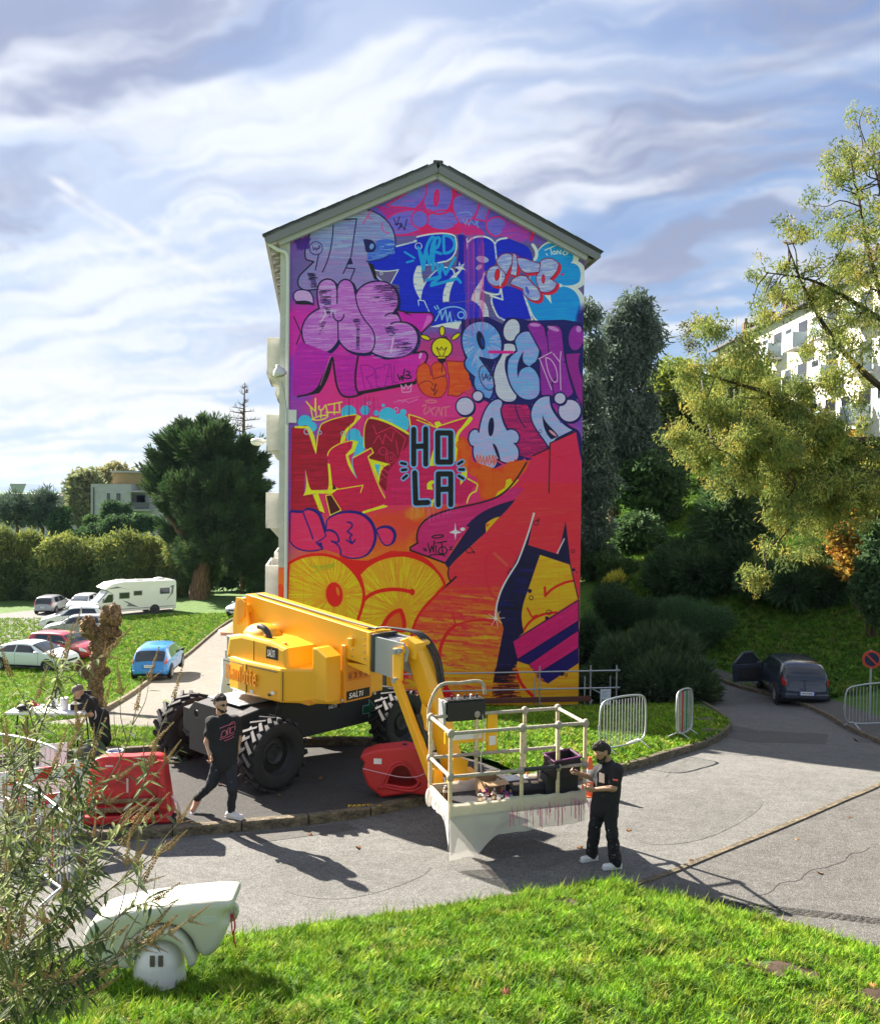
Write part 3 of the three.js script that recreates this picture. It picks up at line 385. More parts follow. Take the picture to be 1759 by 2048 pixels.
g.save(); g.translate(6, 5); fill(1, umb, NAVY); line(1, umb, NAVY, 16); g.restore(); fill(1, umb, '#b672c0'); hatch(1, umb, ['#d8a8dc', '#c890d4', '#e0bce4', '#b058ac', '#c084cc'], 460, 1190, 1500, 1930, 700, 7, 0.6, [60, 230], -0.05); hatch(1, 'M1120 1740 L1560 1640 L1560 1940 L1120 1940 Z M630 1200 L800 1200 L800 1560 L640 1560 Z', ['#c8b8ec', '#b8b0e4', '#d8c8f0'], 600, 1200, 1540, 1930, 330, 8, 0.6, [60, 180]); line(1, umb, '#181038', 13);
for (const [p, x0, y0, x1, y1, n] of [['M630 1290 L760 1290 L740 1560 L660 1440 Z', 610, 1290, 720, 1560, 50], ['M1160 1230 L1380 1260 L1350 1460 L1100 1380 Z', 1100, 1240, 1330, 1450, 60], ['M930 1540 L1020 1560 L1010 1860 L980 1860 L985 1640 Z', 920, 1550, 980, 1850, 45], ['M1230 1600 L1375 1660 L1310 1740 L1260 1690 Z', 1230, 1610, 1340, 1730, 30], ['M1330 1760 L1540 1720 L1540 1860 L1300 1920 Z', 1310, 1750, 1440, 1900, 26], ['M640 1600 L720 1560 L640 1720 Z', 630, 1580, 680, 1710, 16]]) hatch(1, p, [INK, '#201848'], x0, y0, x1, y1, n, 6, 0.85, [30, 110], -0.04);
line(1, 'M805 1260 L805 1420 M768 1510 C768 1605 862 1605 868 1525 M812 1590 L817 1780 M975 1340 C980 1450 1040 1560 1100 1620 C1165 1690 1172 1800 1120 1870 M1250 1535 C1290 1500 1345 1500 1372 1535 M1300 1612 C1330 1592 1370 1590 1392 1594', '#181038', 11); line(1, 'M1325 1740 L1300 1880', '#f4d4ee', 12, 0.8); line(1, 'M690 1480 L700 1520 L650 1600', '#f0c8ea', 14, 0.7);
fs(1, 'M402 1350 C402 1280 520 1280 560 1320 C580 1350 592 1380 585 1430 C530 1385 480 1405 430 1402 C402 1390 402 1370 402 1350 Z', '#cfa6de', NAVY, 11); fill(1, 'M415 1412 C480 1395 560 1400 597 1445 C560 1420 470 1440 425 1425 Z', INK); line(1, 'M405 1545 L470 1690 L430 1800', INK, 9);
fs(1, 'M1352 1478 C1450 1512 1550 1507 1660 1505 C1712 1520 1702 1570 1682 1600 L1580 1702 C1540 1640 1480 1592 1400 1592 Z', '#bb3fa6', INK, 13); fill(1, 'M1640 1530 C1690 1530 1690 1570 1670 1590 L1590 1670 Z', '#f0a0d8', 0.6); line(1, 'M1420 1500 L1490 1530 M1440 1520 L1480 1500', INK, 7);
for (const [s, col] of [['M400 200 L440 40 L480 20 L760 130 L650 480 L440 530 L395 500 Z', '#a2349a'], ['M765 130 C780 300 790 430 840 500 C900 535 960 522 1000 500 C965 430 960 300 1000 150 Z', '#a63496'], ['M1000 150 L1120 170 C1300 200 1400 170 1500 130 L1600 108 C1642 118 1642 160 1622 200 L1522 372 L1000 492 C960 400 970 300 1000 150 Z', '#bd3c9c']]) { fill(3, s, col); hatch(3, s, ['#cc4aa8', '#a036a0', '#c8408c', '#d45ab0'], 400, 50, 1600, 500, 240, 9, 0.4, [60, 240], -0.03); }
fill(3, 'M755 150 C775 260 700 420 640 492 L430 535 L440 514 C560 500 610 470 640 400 L740 175 Z', INK); line(3, 'M765 165 C790 350 790 450 850 512 C900 545 980 522 1040 497', INK, 17); line(3, 'M1005 492 L1525 395', INK, 30); line(3, 'M1000 150 C970 300 960 440 1002 488 M1525 390 L1630 190 C1650 150 1640 110 1600 108 L1510 122', INK, 17); line(3, 'M745 150 L650 420', '#f0a0d0', 9, 0.6); line(3, 'M1580 130 L1570 160', '#f6c0e4', 26, 0.8); line(3, 'M1590 200 L1540 330', '#e06a6a', 20, 0.8);
line(3, 'M1020 235 L1062 450 M1020 235 C1090 225 1160 250 1150 300 C1140 330 1090 340 1070 345 L1130 440 M1160 265 L1225 255 M1160 265 L1170 430 L1240 445 M1195 345 L1150 350 M1245 265 L1235 235 L1300 225 L1320 420 M1245 440 L1290 240 M1260 340 L1310 335 M1335 235 L1330 390 L1370 395', '#7a1a78', 7); line(3, 'M1365 320 L1385 370 L1400 330 L1410 375 L1430 270 M1450 290 C1500 290 1470 330 1440 325 C1520 330 1500 370 1420 350', INK, 12);
line(3, 'M1395 415 L1410 485 L1485 480 L1495 405 L1460 450 L1440 410 L1425 455 Z', '#f0b4dc', 7); line(3, 'M1370 560 C1390 540 1400 600 1430 560 L1470 580 L1550 550 M1330 575 L1560 525', '#f39ac0', 8, 0.7);
line(3, 'M520 570 L560 620 L580 720 M520 570 L600 660 L605 540 L610 700 M640 610 C620 660 680 660 690 610 M655 650 L655 720 M700 600 L720 690 L690 700 M720 600 L850 575 M780 590 L780 690 M825 580 L830 670 L700 670 M575 735 C620 700 700 690 720 705 C700 740 620 750 575 735 Z', '#f0d060', 12);
for (const [x, y, r] of [[912, 672, 70], [1062, 650, 45], [1165, 675, 26], [1272, 705, 82], [1382, 772, 92], [1416, 668, 30], [1290, 640, 14], [1232, 606, 16], [508, 760, 66], [572, 802, 46], [962, 880, 60], [1002, 960, 74], [930, 900, 40], [1010, 1010, 50], [640, 855, 14]]) fill(3, ell(x, y, r), '#5fb0d8'); for (const [x, y, r] of [[1353, 643, 18], [1100, 585, 14], [1290, 760, 24]]) line(3, ell(x, y, r), '#b8b0e0', 7);
const CR1 = '#8f1438', CR2 = '#b02450', YEL = '#f6d24a';
const my = 'M385 810 L520 790 C560 830 600 1000 610 1040 C620 950 630 850 660 780 C750 720 900 690 985 690 L960 760 C880 830 850 880 840 950 L740 1010 L720 1100 L740 1380 L560 1390 C520 1330 515 1250 510 1190 L500 1430 L590 1430 C600 1500 640 1560 680 1610 L375 1610 Z';
fill(3, my, CR1); hatch(3, my, ['#a01c46', '#6a0e2c', '#b42a58', '#7c1234'], 380, 690, 960, 1600, 420, 12, 0.45, [60, 260], -0.06);
fill(3, 'M600 1430 L760 1420 L800 1600 L690 1620 Z', '#d84a6c');
const yy = 'M720 1070 C720 1000 830 940 950 930 L940 1000 L890 1060 C900 1150 950 1240 985 1275 C960 1200 940 1130 950 1090 L1120 1010 L1135 1040 L1090 1080 C1130 1200 1200 1400 1270 1500 L1040 1600 L840 1600 L750 1410 L735 1140 Z';
fill(3, yy, CR2); hatch(3, yy, ['#c03460', '#98204a', '#a82850'], 720, 940, 1240, 1590, 260, 10, 0.4, [60, 220], -0.06);
const tt = 'M1055 990 C1045 800 1070 720 1120 718 C1250 730 1400 830 1480 880 L1500 1110 L1300 1150 C1200 1160 1200 1250 1195 1330 L1340 1510 C1340 1400 1370 1300 1390 1230 L1480 1100 L1400 1150 L1195 1330 L1100 1090 L1135 1040 L1120 1005 Z';
fill(3, 'M1055 990 C1045 800 1070 720 1120 718 C1250 730 1400 830 1490 885 L1500 1160 L1390 1240 L1340 1510 L1190 1330 L1100 1090 L1135 1040 Z', '#74102e'); hatch(3, 'M1055 990 L1120 718 L1490 885 L1500 1160 L1340 1510 L1100 1090 Z', ['#8a163a', '#5a0a22', '#8c1c40'], 1050, 720, 1420, 1500, 200, 9, 0.4, [50, 160]);
fill(3, 'M540 798 C595 850 612 940 608 1048 C580 1000 565 900 520 820 L410 815 L415 795 Z', YEL); line(3, 'M608 1048 C620 930 630 830 660 780 C740 730 880 700 985 690', YEL, 10); fill(3, 'M985 690 L1030 710 C960 800 885 840 885 900 L880 930 L835 955 C840 880 870 820 960 760 Z', YEL); fill(3, 'M510 1190 C532 1280 545 1385 575 1390 L718 1388 C738 1330 725 1250 718 1140 L740 1150 L762 1350 L820 1375 L755 1425 L600 1422 L490 1442 C535 1380 520 1280 510 1190 Z', YEL); fill(3, 'M770 1330 L800 1378 L762 1388 Z', '#3a0a1c');
line(3, 'M718 1070 C720 1000 830 945 952 930', YEL, 10); fill(3, 'M952 928 L1002 940 L962 1040 L908 1072 C930 1150 972 1230 988 1278 C930 1222 888 1130 885 1060 L942 1000 Z', YEL); fill(3, 'M990 960 L1045 990 L1050 1030 L940 1095 L965 1050 Z', '#5fb0d8'); line(3, 'M950 1092 L1120 1000 L1140 1042 L1092 1080 C1130 1200 1200 1400 1268 1490 L1270 1520', YEL, 11); fill(3, 'M1270 1515 L1270 1545 L1030 1612 L1040 1585 Z', YEL); line(3, 'M752 1392 L1045 1345 L1022 1412', YEL, 9); line(3, 'M985 1275 C950 1200 935 1130 952 1092', '#5fb0d8', 9);
fs(3, 'M700 1440 L752 1432 L842 1575 L742 1622 Z', '#4a0a1c', YEL, 9); fill(3, 'M580 1428 L630 1420 L692 1602 L640 1580 Z', YEL);
line(3, 'M1055 990 C1045 800 1070 722 1120 720', YEL, 11); line(3, 'M1120 720 C1250 730 1400 830 1490 882', YEL, 20); line(3, 'M1480 880 L1590 945', YEL, 8); fill(3, 'M1100 1098 L1302 1150 C1205 1165 1205 1250 1192 1332 Z', YEL); fill(3, 'M1150 1150 L1205 1155 C1190 1200 1190 1240 1188 1270 Z', '#5fb0d8'); fill(3, 'M1425 1225 L1380 1240 C1362 1330 1345 1450 1338 1512 C1362 1400 1400 1290 1425 1225 Z', YEL); line(3, 'M1365 1165 L1460 1180 L1478 1110', YEL, 8);
line(3, 'M1140 790 L1165 870 L1310 805 L1440 910 L1390 1060 L1470 970 M1140 960 L1190 880 L1230 960 L1250 870 L1310 940 L1330 850 M1350 930 L1370 1060', '#c8406e', 8); line(3, ell(1230, 1030, 36), '#c8406e', 7); line(3, ell(1300, 1090, 46), '#c8406e', 7); line(3, 'M1275 1070 L1280 1115 M1300 1070 L1300 1115 M1322 1065 L1318 1110', '#c8406e', 6); line(3, 'M1275 1285 C1200 1240 1200 1190 1250 1205 L1272 1230 C1300 1180 1350 1190 1330 1240 Z M1240 1180 L1230 1160 M1290 1175 L1292 1150 M1340 1180 L1355 1160 M1345 1260 L1365 1265 M1225 1280 L1205 1300 M1275 1310 L1275 1330 M1320 1300 L1335 1320', '#d8507e', 7);
line(3, ell(525, 848, 25), '#9ac0e0', 8); line(3, ell(645, 857, 16), '#9ac0e0', 7); line(3, ell(860, 867, 20), '#8fb4c8', 7);
fill(3, 'M1470 690 C1600 720 1690 770 1710 830 L1759 800 L1800 1180 L1470 1100 Z', CR2); line(3, 'M1490 830 L1468 690 C1600 722 1690 770 1725 835 L1759 800', YEL, 11);
fill(4, 'M-40 1020 L140 1090 L460 985 C440 1050 340 1100 320 1150 L340 1350 L350 1560 L440 1560 L530 1620 C450 1660 430 1750 430 1790 L-330 1810 L-300 1500 L-60 1180 Z', '#b02a5e'); hatch(4, 'M-40 1020 L460 985 L530 1620 L430 1790 L-330 1810 Z', ['#c83c70', '#9c2456', '#d0487c'], -320, 1000, 480, 1800, 240, 12, 0.35, [60, 200]);
line(4, 'M-30 1018 L140 1085 L460 982', YEL, 10); fill(4, 'M130 1040 L150 1100 L200 1060 L175 1030 Z', YEL); fill(4, 'M460 978 L487 1000 C470 1062 372 1100 352 1180 L352 1392 L320 1402 C308 1300 300 1150 378 1090 Z', YEL); fill(4, 'M120 1290 L80 1445 L152 1440 Z', YEL); fill(4, 'M62 1610 C90 1570 130 1565 134 1600 L105 1615 L118 1665 L62 1660 Z', YEL); fill(4, 'M402 1390 L442 1380 L432 1550 L370 1622 L370 1560 Z', YEL); line(4, 'M440 1562 L532 1612 L515 1680 C460 1690 440 1740 432 1785', YEL, 13); fill(4, 'M80 1790 L140 1730 L110 1830 Z', YEL);
line(4, 'M20 890 C60 860 60 900 40 920 C20 960 60 980 70 940 M80 900 L120 970 M75 940 L140 900 M140 980 L170 900 L190 970 M200 910 L200 975 M235 900 L235 980 M210 905 L270 895 M50 845 C80 830 140 830 150 850 C120 865 60 860 50 845', '#f2848a', 13, 0.85);
const ORB = '#d45a34'; for (const s of ['M-25 540 C40 450 100 500 95 600 L240 620 C260 680 250 780 180 810 C100 820 20 790 -10 720 C-40 650 -40 600 -25 540 Z', 'M100 520 C160 450 230 480 240 600 L120 640 Z', 'M240 470 L390 480 C420 450 480 500 480 560 C500 600 470 620 450 640 C530 640 530 740 490 770 L440 790 C400 720 380 800 340 800 C300 790 280 790 255 790 L270 650 Z']) { fill(4, s, ORB); hatch(4, s, ['#e06a3c', '#c84c34', '#e87a44'], -30, 460, 500, 800, 120, 12, 0.5, [40, 140]); line(4, s, '#7a2038', 9, 0.9); } line(4, 'M150 690 L120 750 L100 720 M140 680 L130 790 L160 740', '#4a1420', 7); line(4, 'M-20 700 C40 640 110 650 120 700', '#7a2038', 7);
fs(4, ell(200, 350, 95), '#f6bd1e', INK, 10); fill(4, 'M150 425 L245 425 L232 475 L205 500 L165 470 Z', INK); fill(4, 'M160 432 L235 430 L230 448 L165 450 Z', '#e8b020'); line(4, 'M150 345 L185 425 M245 345 L210 425 M150 345 L182 372 L196 340 L215 372 L245 345', INK, 6); for (const [x, y, rx, ry, r] of [[202, 195, 24, 45, 0], [48, 255, 48, 20, 22], [330, 245, 48, 20, -38]]) fs(4, ell(x, y, rx, ry, r), '#f6bd1e', INK, 8); line(4, 'M205 490 L200 580', INK, 6); line(4, 'M100 270 L130 265 M215 250 L240 245 L255 270', INK, 7);
fill(4, 'M375 300 L380 90 L620 60 L760 130 L800 70 L940 80 L1000 100 L1330 90 L1515 120 L1515 640 L1500 760 L1420 860 L1000 870 L900 860 L640 860 L500 800 Z', '#1b1658'); blob(1165, 660, 20, 60, '#1b1658');
const P1 = 'M385 240 C400 130 520 90 600 105 C720 140 770 260 755 370 C740 440 690 470 640 460 L550 440 L690 640 C680 700 690 780 640 830 L560 800 C500 740 480 680 500 620 C420 560 380 500 430 440 C390 380 375 300 385 240 Z';
fill(4, 'M375 420 L500 480 L520 800 L470 850 L400 760 L500 700 L480 560 Z', '#b0487c', 0.8); fill(4, P1, '#6f97dc'); rays(4, P1, 560, 280, 80, 260, ['#a8c4f0', '#5aa8e4', '#c0b8e8', '#6a7fd0', '#b49ad8'], 420, 8, 0.55); hatch(4, 'M480 440 L700 440 L700 840 L480 840 Z', ['#a0b0ea', '#8a9ce0', '#c0a8e0'], 460, 480, 660, 830, 90, 9, 0.5, [60, 160]); line(4, P1, NAVY, 15); fs(4, ell(560, 282, 32, 86, -14), '#0c0a34', NAVY, 5); fill(4, ell(575, 300, 12, 45, -14), '#28408c'); fill(4, 'M550 432 L690 480 L655 565 Z', NAVY);
const I1 = ell(845, 185, 80, 110, 14), I2 = 'M770 310 C850 290 900 320 896 370 C870 400 820 420 800 440 C770 520 800 640 860 720 C912 780 910 852 830 856 C750 860 680 800 690 700 C660 620 680 540 720 470 C750 420 770 380 770 310 Z'; for (const s of [I1, I2]) { fill(4, s, '#d3cfe9'); hatch(4, s, ['#ecebf6', '#c4bfe2', '#e6c4d8', '#b8b8e0'], 660, 80, 920, 850, 200, 8, 0.5, [50, 150], 0); line(4, s, NAVY, 14); }
const C1 = 'M870 290 C900 190 1000 165 1060 225 C1115 285 1122 400 1072 482 L1020 522 C1100 560 1132 680 1102 782 C1060 855 960 852 900 792 C800 690 788 560 812 458 C832 418 872 398 892 378 Z'; fill(4, C1, '#86a4e2'); hatch(4, C1, ['#a6bcf0', '#c0a4dc', '#78b8ec', '#b898d8', '#7f94dc'], 790, 180, 1080, 850, 280, 9, 0.5, [60, 200], -0.02); line(4, C1, NAVY, 14); fill(4, 'M958 378 C898 460 886 545 905 628 C915 560 935 532 1022 522 C960 510 930 470 958 378 Z', NAVY);
line(4, 'M640 388 L855 392', '#d83c8c', 26); line(4, ell(615, 630, 62, 118, -20), '#4a3448', 9); line(4, 'M580 590 C550 600 600 640 575 650 M590 640 L610 590 L625 650 M605 625 L625 620 M640 660 L640 600 C670 600 660 640 640 640', '#3a2438', 8);
const PUR = '#8a3a90', U1 = 'M985 150 C1000 88 1120 80 1152 170 L1166 240 C1160 110 1292 108 1312 200 L1330 380 C1340 500 1400 700 1420 760 C1400 812 1340 832 1290 802 L1112 792 L1100 480 L1120 400 Z'; fill(4, U1, PUR); hatch(4, U1, ['#9a48a0', '#7a3080', '#a04a94', '#8c3c9c'], 980, 90, 1400, 820, 280, 9, 0.45, [50, 170], -0.02); line(4, U1, '#191048', 12); line(4, 'M1166 180 L1188 400 M1110 700 L1120 790', '#191048', 9); fill(4, ell(1060, 138, 52, 16, 4), '#d6a0d4', 0.8); fill(4, ell(1230, 172, 58, 18, 20), '#d6a0d4', 0.85); line(4, 'M1330 480 C1380 500 1400 600 1385 605 M1240 790 C1220 700 1200 650 1270 630', '#191048', 10);
fs(4, ell(1440, 258, 74, 122, 6), PUR, '#191048', 11); fill(4, ell(1465, 178, 24, 30), '#c48ac8'); fs(4, 'M1345 402 L1487 395 C1450 480 1470 560 1503 640 L1503 900 L1440 782 C1400 650 1340 500 1345 402 Z', '#8c3484', '#191048', 10);
line(4, 'M1095 452 L1215 390 M1102 450 L1215 738 M1160 442 C1240 440 1285 600 1262 662 C1222 702 1170 560 1160 442 M1228 402 L1292 482 L1300 385 M1292 482 L1300 740', '#efc4e6', 8);
fill(4, 'M1210 850 C1260 980 1380 1080 1440 1100 C1490 1130 1500 1180 1500 1430 L1440 1200 L1430 1120 L1200 1240 Z', '#241654'); fill(4, 'M700 860 L1030 860 L1040 1000 L900 900 Z M930 1350 L1040 1330 L1000 1400 Z M700 1400 L760 1430 L640 1490 Z M880 1260 L960 1380 L860 1430 Z', '#1c1450');
const V1 = 'M745 920 L770 868 L990 868 L1182 1282 L1030 1384 L920 1352 C920 1290 880 1240 870 1235 C920 1200 920 1130 805 1100 C780 1050 750 980 745 920 Z'; fill(4, V1, '#a52c66'); hatch(4, V1, ['#7e1c5c', '#c04478', '#5c1a50', '#b43a6c'], 740, 870, 1120, 1380, 260, 9, 0.55, [60, 200], -0.02); line(4, V1, '#1c1450', 11); line(4, 'M880 880 C890 970 930 1040 972 1092', '#1c1450', 11);
const A1 = 'M540 1130 C560 980 620 830 720 820 C772 830 772 870 745 920 C750 1000 780 1070 805 1110 C860 1080 922 1130 917 1190 C910 1232 880 1242 870 1235 C922 1270 932 1370 880 1410 C800 1442 740 1402 715 1380 C720 1440 680 1482 640 1482 C540 1472 468 1380 490 1262 C440 1262 430 1160 470 1120 C500 1090 540 1100 540 1130 Z', A2 = 'M1020 960 C1030 860 1100 780 1202 795 C1200 850 1210 900 1230 930 C1280 1020 1350 1080 1422 1112 L1260 1192 L1190 1282 C1130 1170 1020 1080 1020 960 Z'; for (const s of [A1, A2]) { fill(4, s, '#aab4e6'); hatch(4, s, ['#e0a0cc', '#86c8ee', '#d8b8e6', '#9ab0ea', '#e8aac8'], 430, 790, 1380, 1480, 520, 10, 0.5, [50, 160], -0.1); line(4, s, NAVY, 13); }
fs(4, ell(655, 1082, 25, 85, 4), '#0c0a34', NAVY, 4); fill(4, 'M668 1238 C702 1226 732 1330 742 1394 C708 1370 688 1290 668 1238 Z', '#0c0a34'); fill(4, 'M1130 968 C1152 1060 1242 1102 1278 1170 L1212 1198 C1150 1140 1130 1050 1130 968 Z', '#0c0a34'); fill(4, ell(1225, 1140, 12, 45, -50), '#f0a0b0'); scrib(4, 515, 1335, 200, 95, '#e8674e', 9, 14, 0.9); scrib(4, 520, 1380, 190, 60, '#e8674e', 8, 9, 0.8); fill(4, ell(882, 1402, 16, 20), '#d8442c');
for (const [x, y, r] of [[415, 892, 86], [532, 797, 50], [1382, 932, 106], [1292, 818, 55]]) { g.save(); g.translate(3, 4); fill(4, ell(x, y, r + 6), NAVY); g.restore(); fill(4, ell(x, y, r), '#cdbfe6'); hatch(4, ell(x, y, r), ['#e6c0dc', '#bcc8f0', '#d8d0f0'], x - r, y - r, x + r, y + r, 50, 9, 0.5, [40, 120]); line(4, ell(x, y, r), NAVY, 11); } line(4, ell(1303, 1036, 10), '#5a3a90', 5); line(4, ell(1110, 1122, 14), '#5a3a70', 5);
fill(4, 'M330 1400 L360 1180 C400 1150 440 1200 470 1280 L480 1400 L700 1470 C800 1440 980 1380 1020 1395 C960 1520 860 1640 700 1730 L560 1760 L540 1640 L520 1560 Z', '#ee5a22', 0.85); for (const [x, y, r] of [[600, 1520, 70], [850, 1480, 80], [700, 1600, 110], [640, 1690, 70], [930, 1450, 60], [500, 1500, 40], [380, 1250, 50], [420, 1330, 45]]) fill(4, ell(x, y, r), '#f2641f', 0.85); fill(4, 'M690 1735 L720 1680 L780 1650 L800 1570 L840 1560 L850 1590 L920 1590 C860 1660 780 1710 690 1735 Z', '#fbb524'); for (const [x, y, r] of [[815, 1590, 24], [850, 1640, 30], [780, 1680, 30], [900, 1585, 16]]) fill(4, ell(x, y, r), '#fbb524');
const redTop = 'M1190 1282 L1040 1350 C980 1510 890 1640 720 1722 C500 1795 200 1830 60 1910 L60 2100 L1485 2100 L1490 1420 L1440 1125 L1200 1232 Z'; fill(4, redTop, '#ee3f5e');
const fig = 'M340 690 C400 600 520 520 650 390 L920 85 L1000 -60 L1530 -60 L1515 900 L1475 960 L1430 750 L1400 650 L1300 570 L1040 490 L1090 210 C1050 300 1010 500 940 650 C850 780 760 900 750 1100 L820 1220 L740 1650 L700 1920 L-60 1920 L-80 1500 C-20 1180 100 1010 230 930 L400 770 L350 800 C320 750 330 710 340 690 Z';
fill(6, fig, '#ee4350'); hatch(6, fig, ['#f2564e', '#e83a5c', '#f46a54'], 0, 0, 1480, 1200, 300, 14, 0.3, [120, 420], -0.08);
g.save(); g.clip(path(6, fig)); for (let i = 0; i < 900; i++) { const y = 850 + R() * 1080, k = clamp((y - 850) / 900), x = -60 + R() * 900, L = 60 + R() * 300; line(6, `M${x} ${y} L${x + L} ${y + 10 + R() * 18}`, k > R() * 0.9 ? ['#f39a3c', '#f6b23e', '#f08238'][i % 3] : ['#ee5a40', '#e8404c', '#f07044'][i % 3], 12 + R() * 10, 0.55); } g.restore();
line(6, 'M400 1190 C300 1250 250 1380 260 1500 C262 1650 310 1760 410 1850', '#d22c38', 30, 0.9); line(6, 'M400 1190 C550 1130 680 1135 750 1170', '#d22c38', 22, 0.75); line(6, 'M370 1080 L400 1190', '#d22c38', 14, 0.8); fill(6, 'M300 1730 L420 1870 L220 1870 Z', '#c8222c', 0.95); line(6, 'M670 600 C700 480 860 470 930 560 M670 600 C650 760 680 880 730 940', '#e23450', 26, 0.5); line(6, 'M740 560 L850 660', '#f68a5c', 26, 0.45);
const cap = 'M0 505 L65 465 C40 360 90 270 210 220 C400 140 560 140 720 80 C800 50 850 20 890 -20 L1010 -20 L920 85 C760 130 600 180 500 320 L300 640 L0 532 Z'; fill(6, cap, '#b53a70'); hatch(6, cap, ['#c04878', '#a83468', '#cc5480'], 0, 0, 900, 640, 200, 12, 0.4, [80, 260], -0.2); line(6, 'M300 640 L0 530 L0 505 L65 465 C40 360 90 270 210 220 C400 140 560 140 720 80 C820 40 900 -20 1020 -240', INK, 14);
fill(6, 'M920 85 C760 130 600 180 490 318 L518 325 L300 642 L335 692 C400 600 500 530 600 430 L655 382 L785 240 C850 180 900 120 920 85 Z', '#241240'); fill(6, 'M662 300 C690 268 742 240 788 234 L665 372 Z', '#f7a428'); fill(6, 'M664 300 L700 295 L672 330 Z', '#e8563c');
fill(6, 'M395 280 L404 352 L452 374 L404 386 L396 444 L388 386 L342 374 L388 352 Z', '#f4e6ee'); fill(6, ell(460, 345, 22, 16, -10), '#f4e6ee'); line(6, ell(242, 408, 50, 13, -6), INK, 10); line(6, 'M155 470 L175 550 L190 490 L205 545 L210 450 M225 490 L228 550 M222 465 L224 468 M240 465 L320 450 M275 460 L285 560 C230 570 240 500 290 500 C340 510 330 570 285 560 M165 580 C210 560 280 565 305 580 M115 515 L140 520 M120 530 L145 535 M345 505 L370 500 M345 525 L370 518', INK, 10);
fill(6, 'M1090 210 L1035 490 L1300 570 L1362 290 L1405 655 L1140 570 C1090 700 1050 850 990 1000 C970 1100 980 1180 1000 1250 L900 1335 L945 1510 L900 1640 L735 1680 L740 1640 L820 1220 L765 1060 C760 960 790 880 850 770 C900 680 960 560 1000 480 Z', '#1b1038'); hatch(6, 'M860 700 L1130 560 L1000 1000 L1000 1250 L820 1220 L780 1000 Z', ['#1d1660', '#0a0618', '#140c30'], 760, 560, 1000, 1300, 120, 20, 0.4, [60, 200], 0.1);
hatch(6, 'M745 1560 L930 1560 L985 1860 L700 1880 Z', [INK], 690, 1570, 880, 1840, 90, 9, 0.85, [60, 170], -0.03);
line(6, 'M1085 205 C1060 320 1000 500 940 640 C860 770 760 890 748 1110', '#efe6e6', 15); line(6, 'M1352 430 L1292 555', '#f6d8d8', 12); for (const [dx, dy] of [[80, -6], [-75, -4], [40, -62], [-58, -38], [-36, 62], [20, 70], [56, 40], [0, -80]]) line(6, `M750 1130 L${750 + dx} ${1130 + dy}`, '#f8dada', 6, 0.85); fill(6, ell(750, 1130, 14), '#ffffff');
const pan = 'M1140 570 L1400 660 L1440 790 L1477 950 L1000 1250 C972 1150 972 1080 1000 980 C1050 830 1100 700 1140 570 Z'; fill(6, pan, '#f7a030'); hatch(6, pan, ['#fab43c', '#f08c2c', '#f8bc4c'], 980, 570, 1450, 1250, 150, 12, 0.45, [60, 260], -0.04); line(6, 'M1182 858 L1186 932 C1230 870 1330 808 1440 798', '#d2302a', 21); line(6, 'M1000 1230 C1050 1130 1150 1082 1285 1076', '#d2302a', 20); line(6, 'M1028 1038 L1072 1122 L1110 1100', '#d2302a', 14);
const b1 = 'M898 1332 L1480 968 L1480 1150 L940 1492 Z', b2 = 'M1040 1530 L1480 1230 L1480 1390 L1110 1622 Z'; fill(6, 'M935 1500 L1480 1140 L1480 1240 L1045 1540 Z M1105 1620 L1480 1395 L1480 1522 L1210 1702 L1120 1664 Z', '#221452'); for (const s of [b1, b2]) { fill(6, s, '#b83068'); hatch(6, s, ['#c84078', '#a82860', '#d44a7c'], 880, 980, 1450, 1620, 120, 12, 0.45, [60, 220], -0.6); line(6, s, '#1b1038', 10); }
fill(6, 'M935 1510 L1040 1535 L1105 1650 L1210 1704 L1480 1522 L1480 1930 L700 1930 L880 1860 L960 1640 Z', '#f39a34'); hatch(6, 'M935 1510 L1040 1535 L1210 1704 L1480 1522 L1480 1930 L700 1930 Z', ['#f8b448', '#ee8230', '#f6a63c'], 740, 1520, 1450, 1920, 190, 12, 0.45, [80, 300], 0.02); line(6, 'M935 1590 C955 1700 1010 1760 1110 1840', '#d2302a', 26); hatch(6, 'M745 1560 L930 1560 L985 1860 L700 1880 Z', ['#2a1420', '#5a2a20'], 690, 1590, 880, 1840, 60, 8, 0.8, [60, 190], -0.03); fill(6, ell(1330, 1612, 24), '#1b1038'); line(6, ell(1370, 1628, 12), INK, 6);
line(6, 'M1362 290 L1405 655 L1475 955 M1300 570 L1035 490', '#1b1038', 10); for (const [x, y, r] of [[518, 530, 26], [1062, 948, 18], [1218, 1076, 22], [1428, 538, 14], [1105, 290, 20], [1125, 262, 10], [215, 1435, 24]]) line(6, ell(x, y, r, r * 0.95), INK, 6); for (const [x, y, r] of [[556, 546, 10], [1050, 888, 18], [1200, 1126, 16], [1436, 702, 14], [1464, 724, 6]]) fill(6, ell(x, y, r), '#1b1038'); line(6, 'M400 765 C300 870 130 960 40 1170 C10 1240 0 1280 -10 1320', INK, 16); line(6, 'M340 690 C325 720 330 770 352 798', INK, 11); line(4, 'M1200 1232 L1190 1690 M1190 1282 L1040 1350', INK, 11); line(4, 'M1055 1885 L1020 1990', '#efe0e0', 12);
line(4, 'M1190 1282 L1200 1232 L1440 1125', INK, 10); hatch(4, 'M1080 1340 L1480 1310 L1480 1400 L1060 1410 Z', ['#b02440', '#8a1c38'], 1080, 1340, 1380, 1400, 14, 7, 0.5, [60, 160], -0.1);
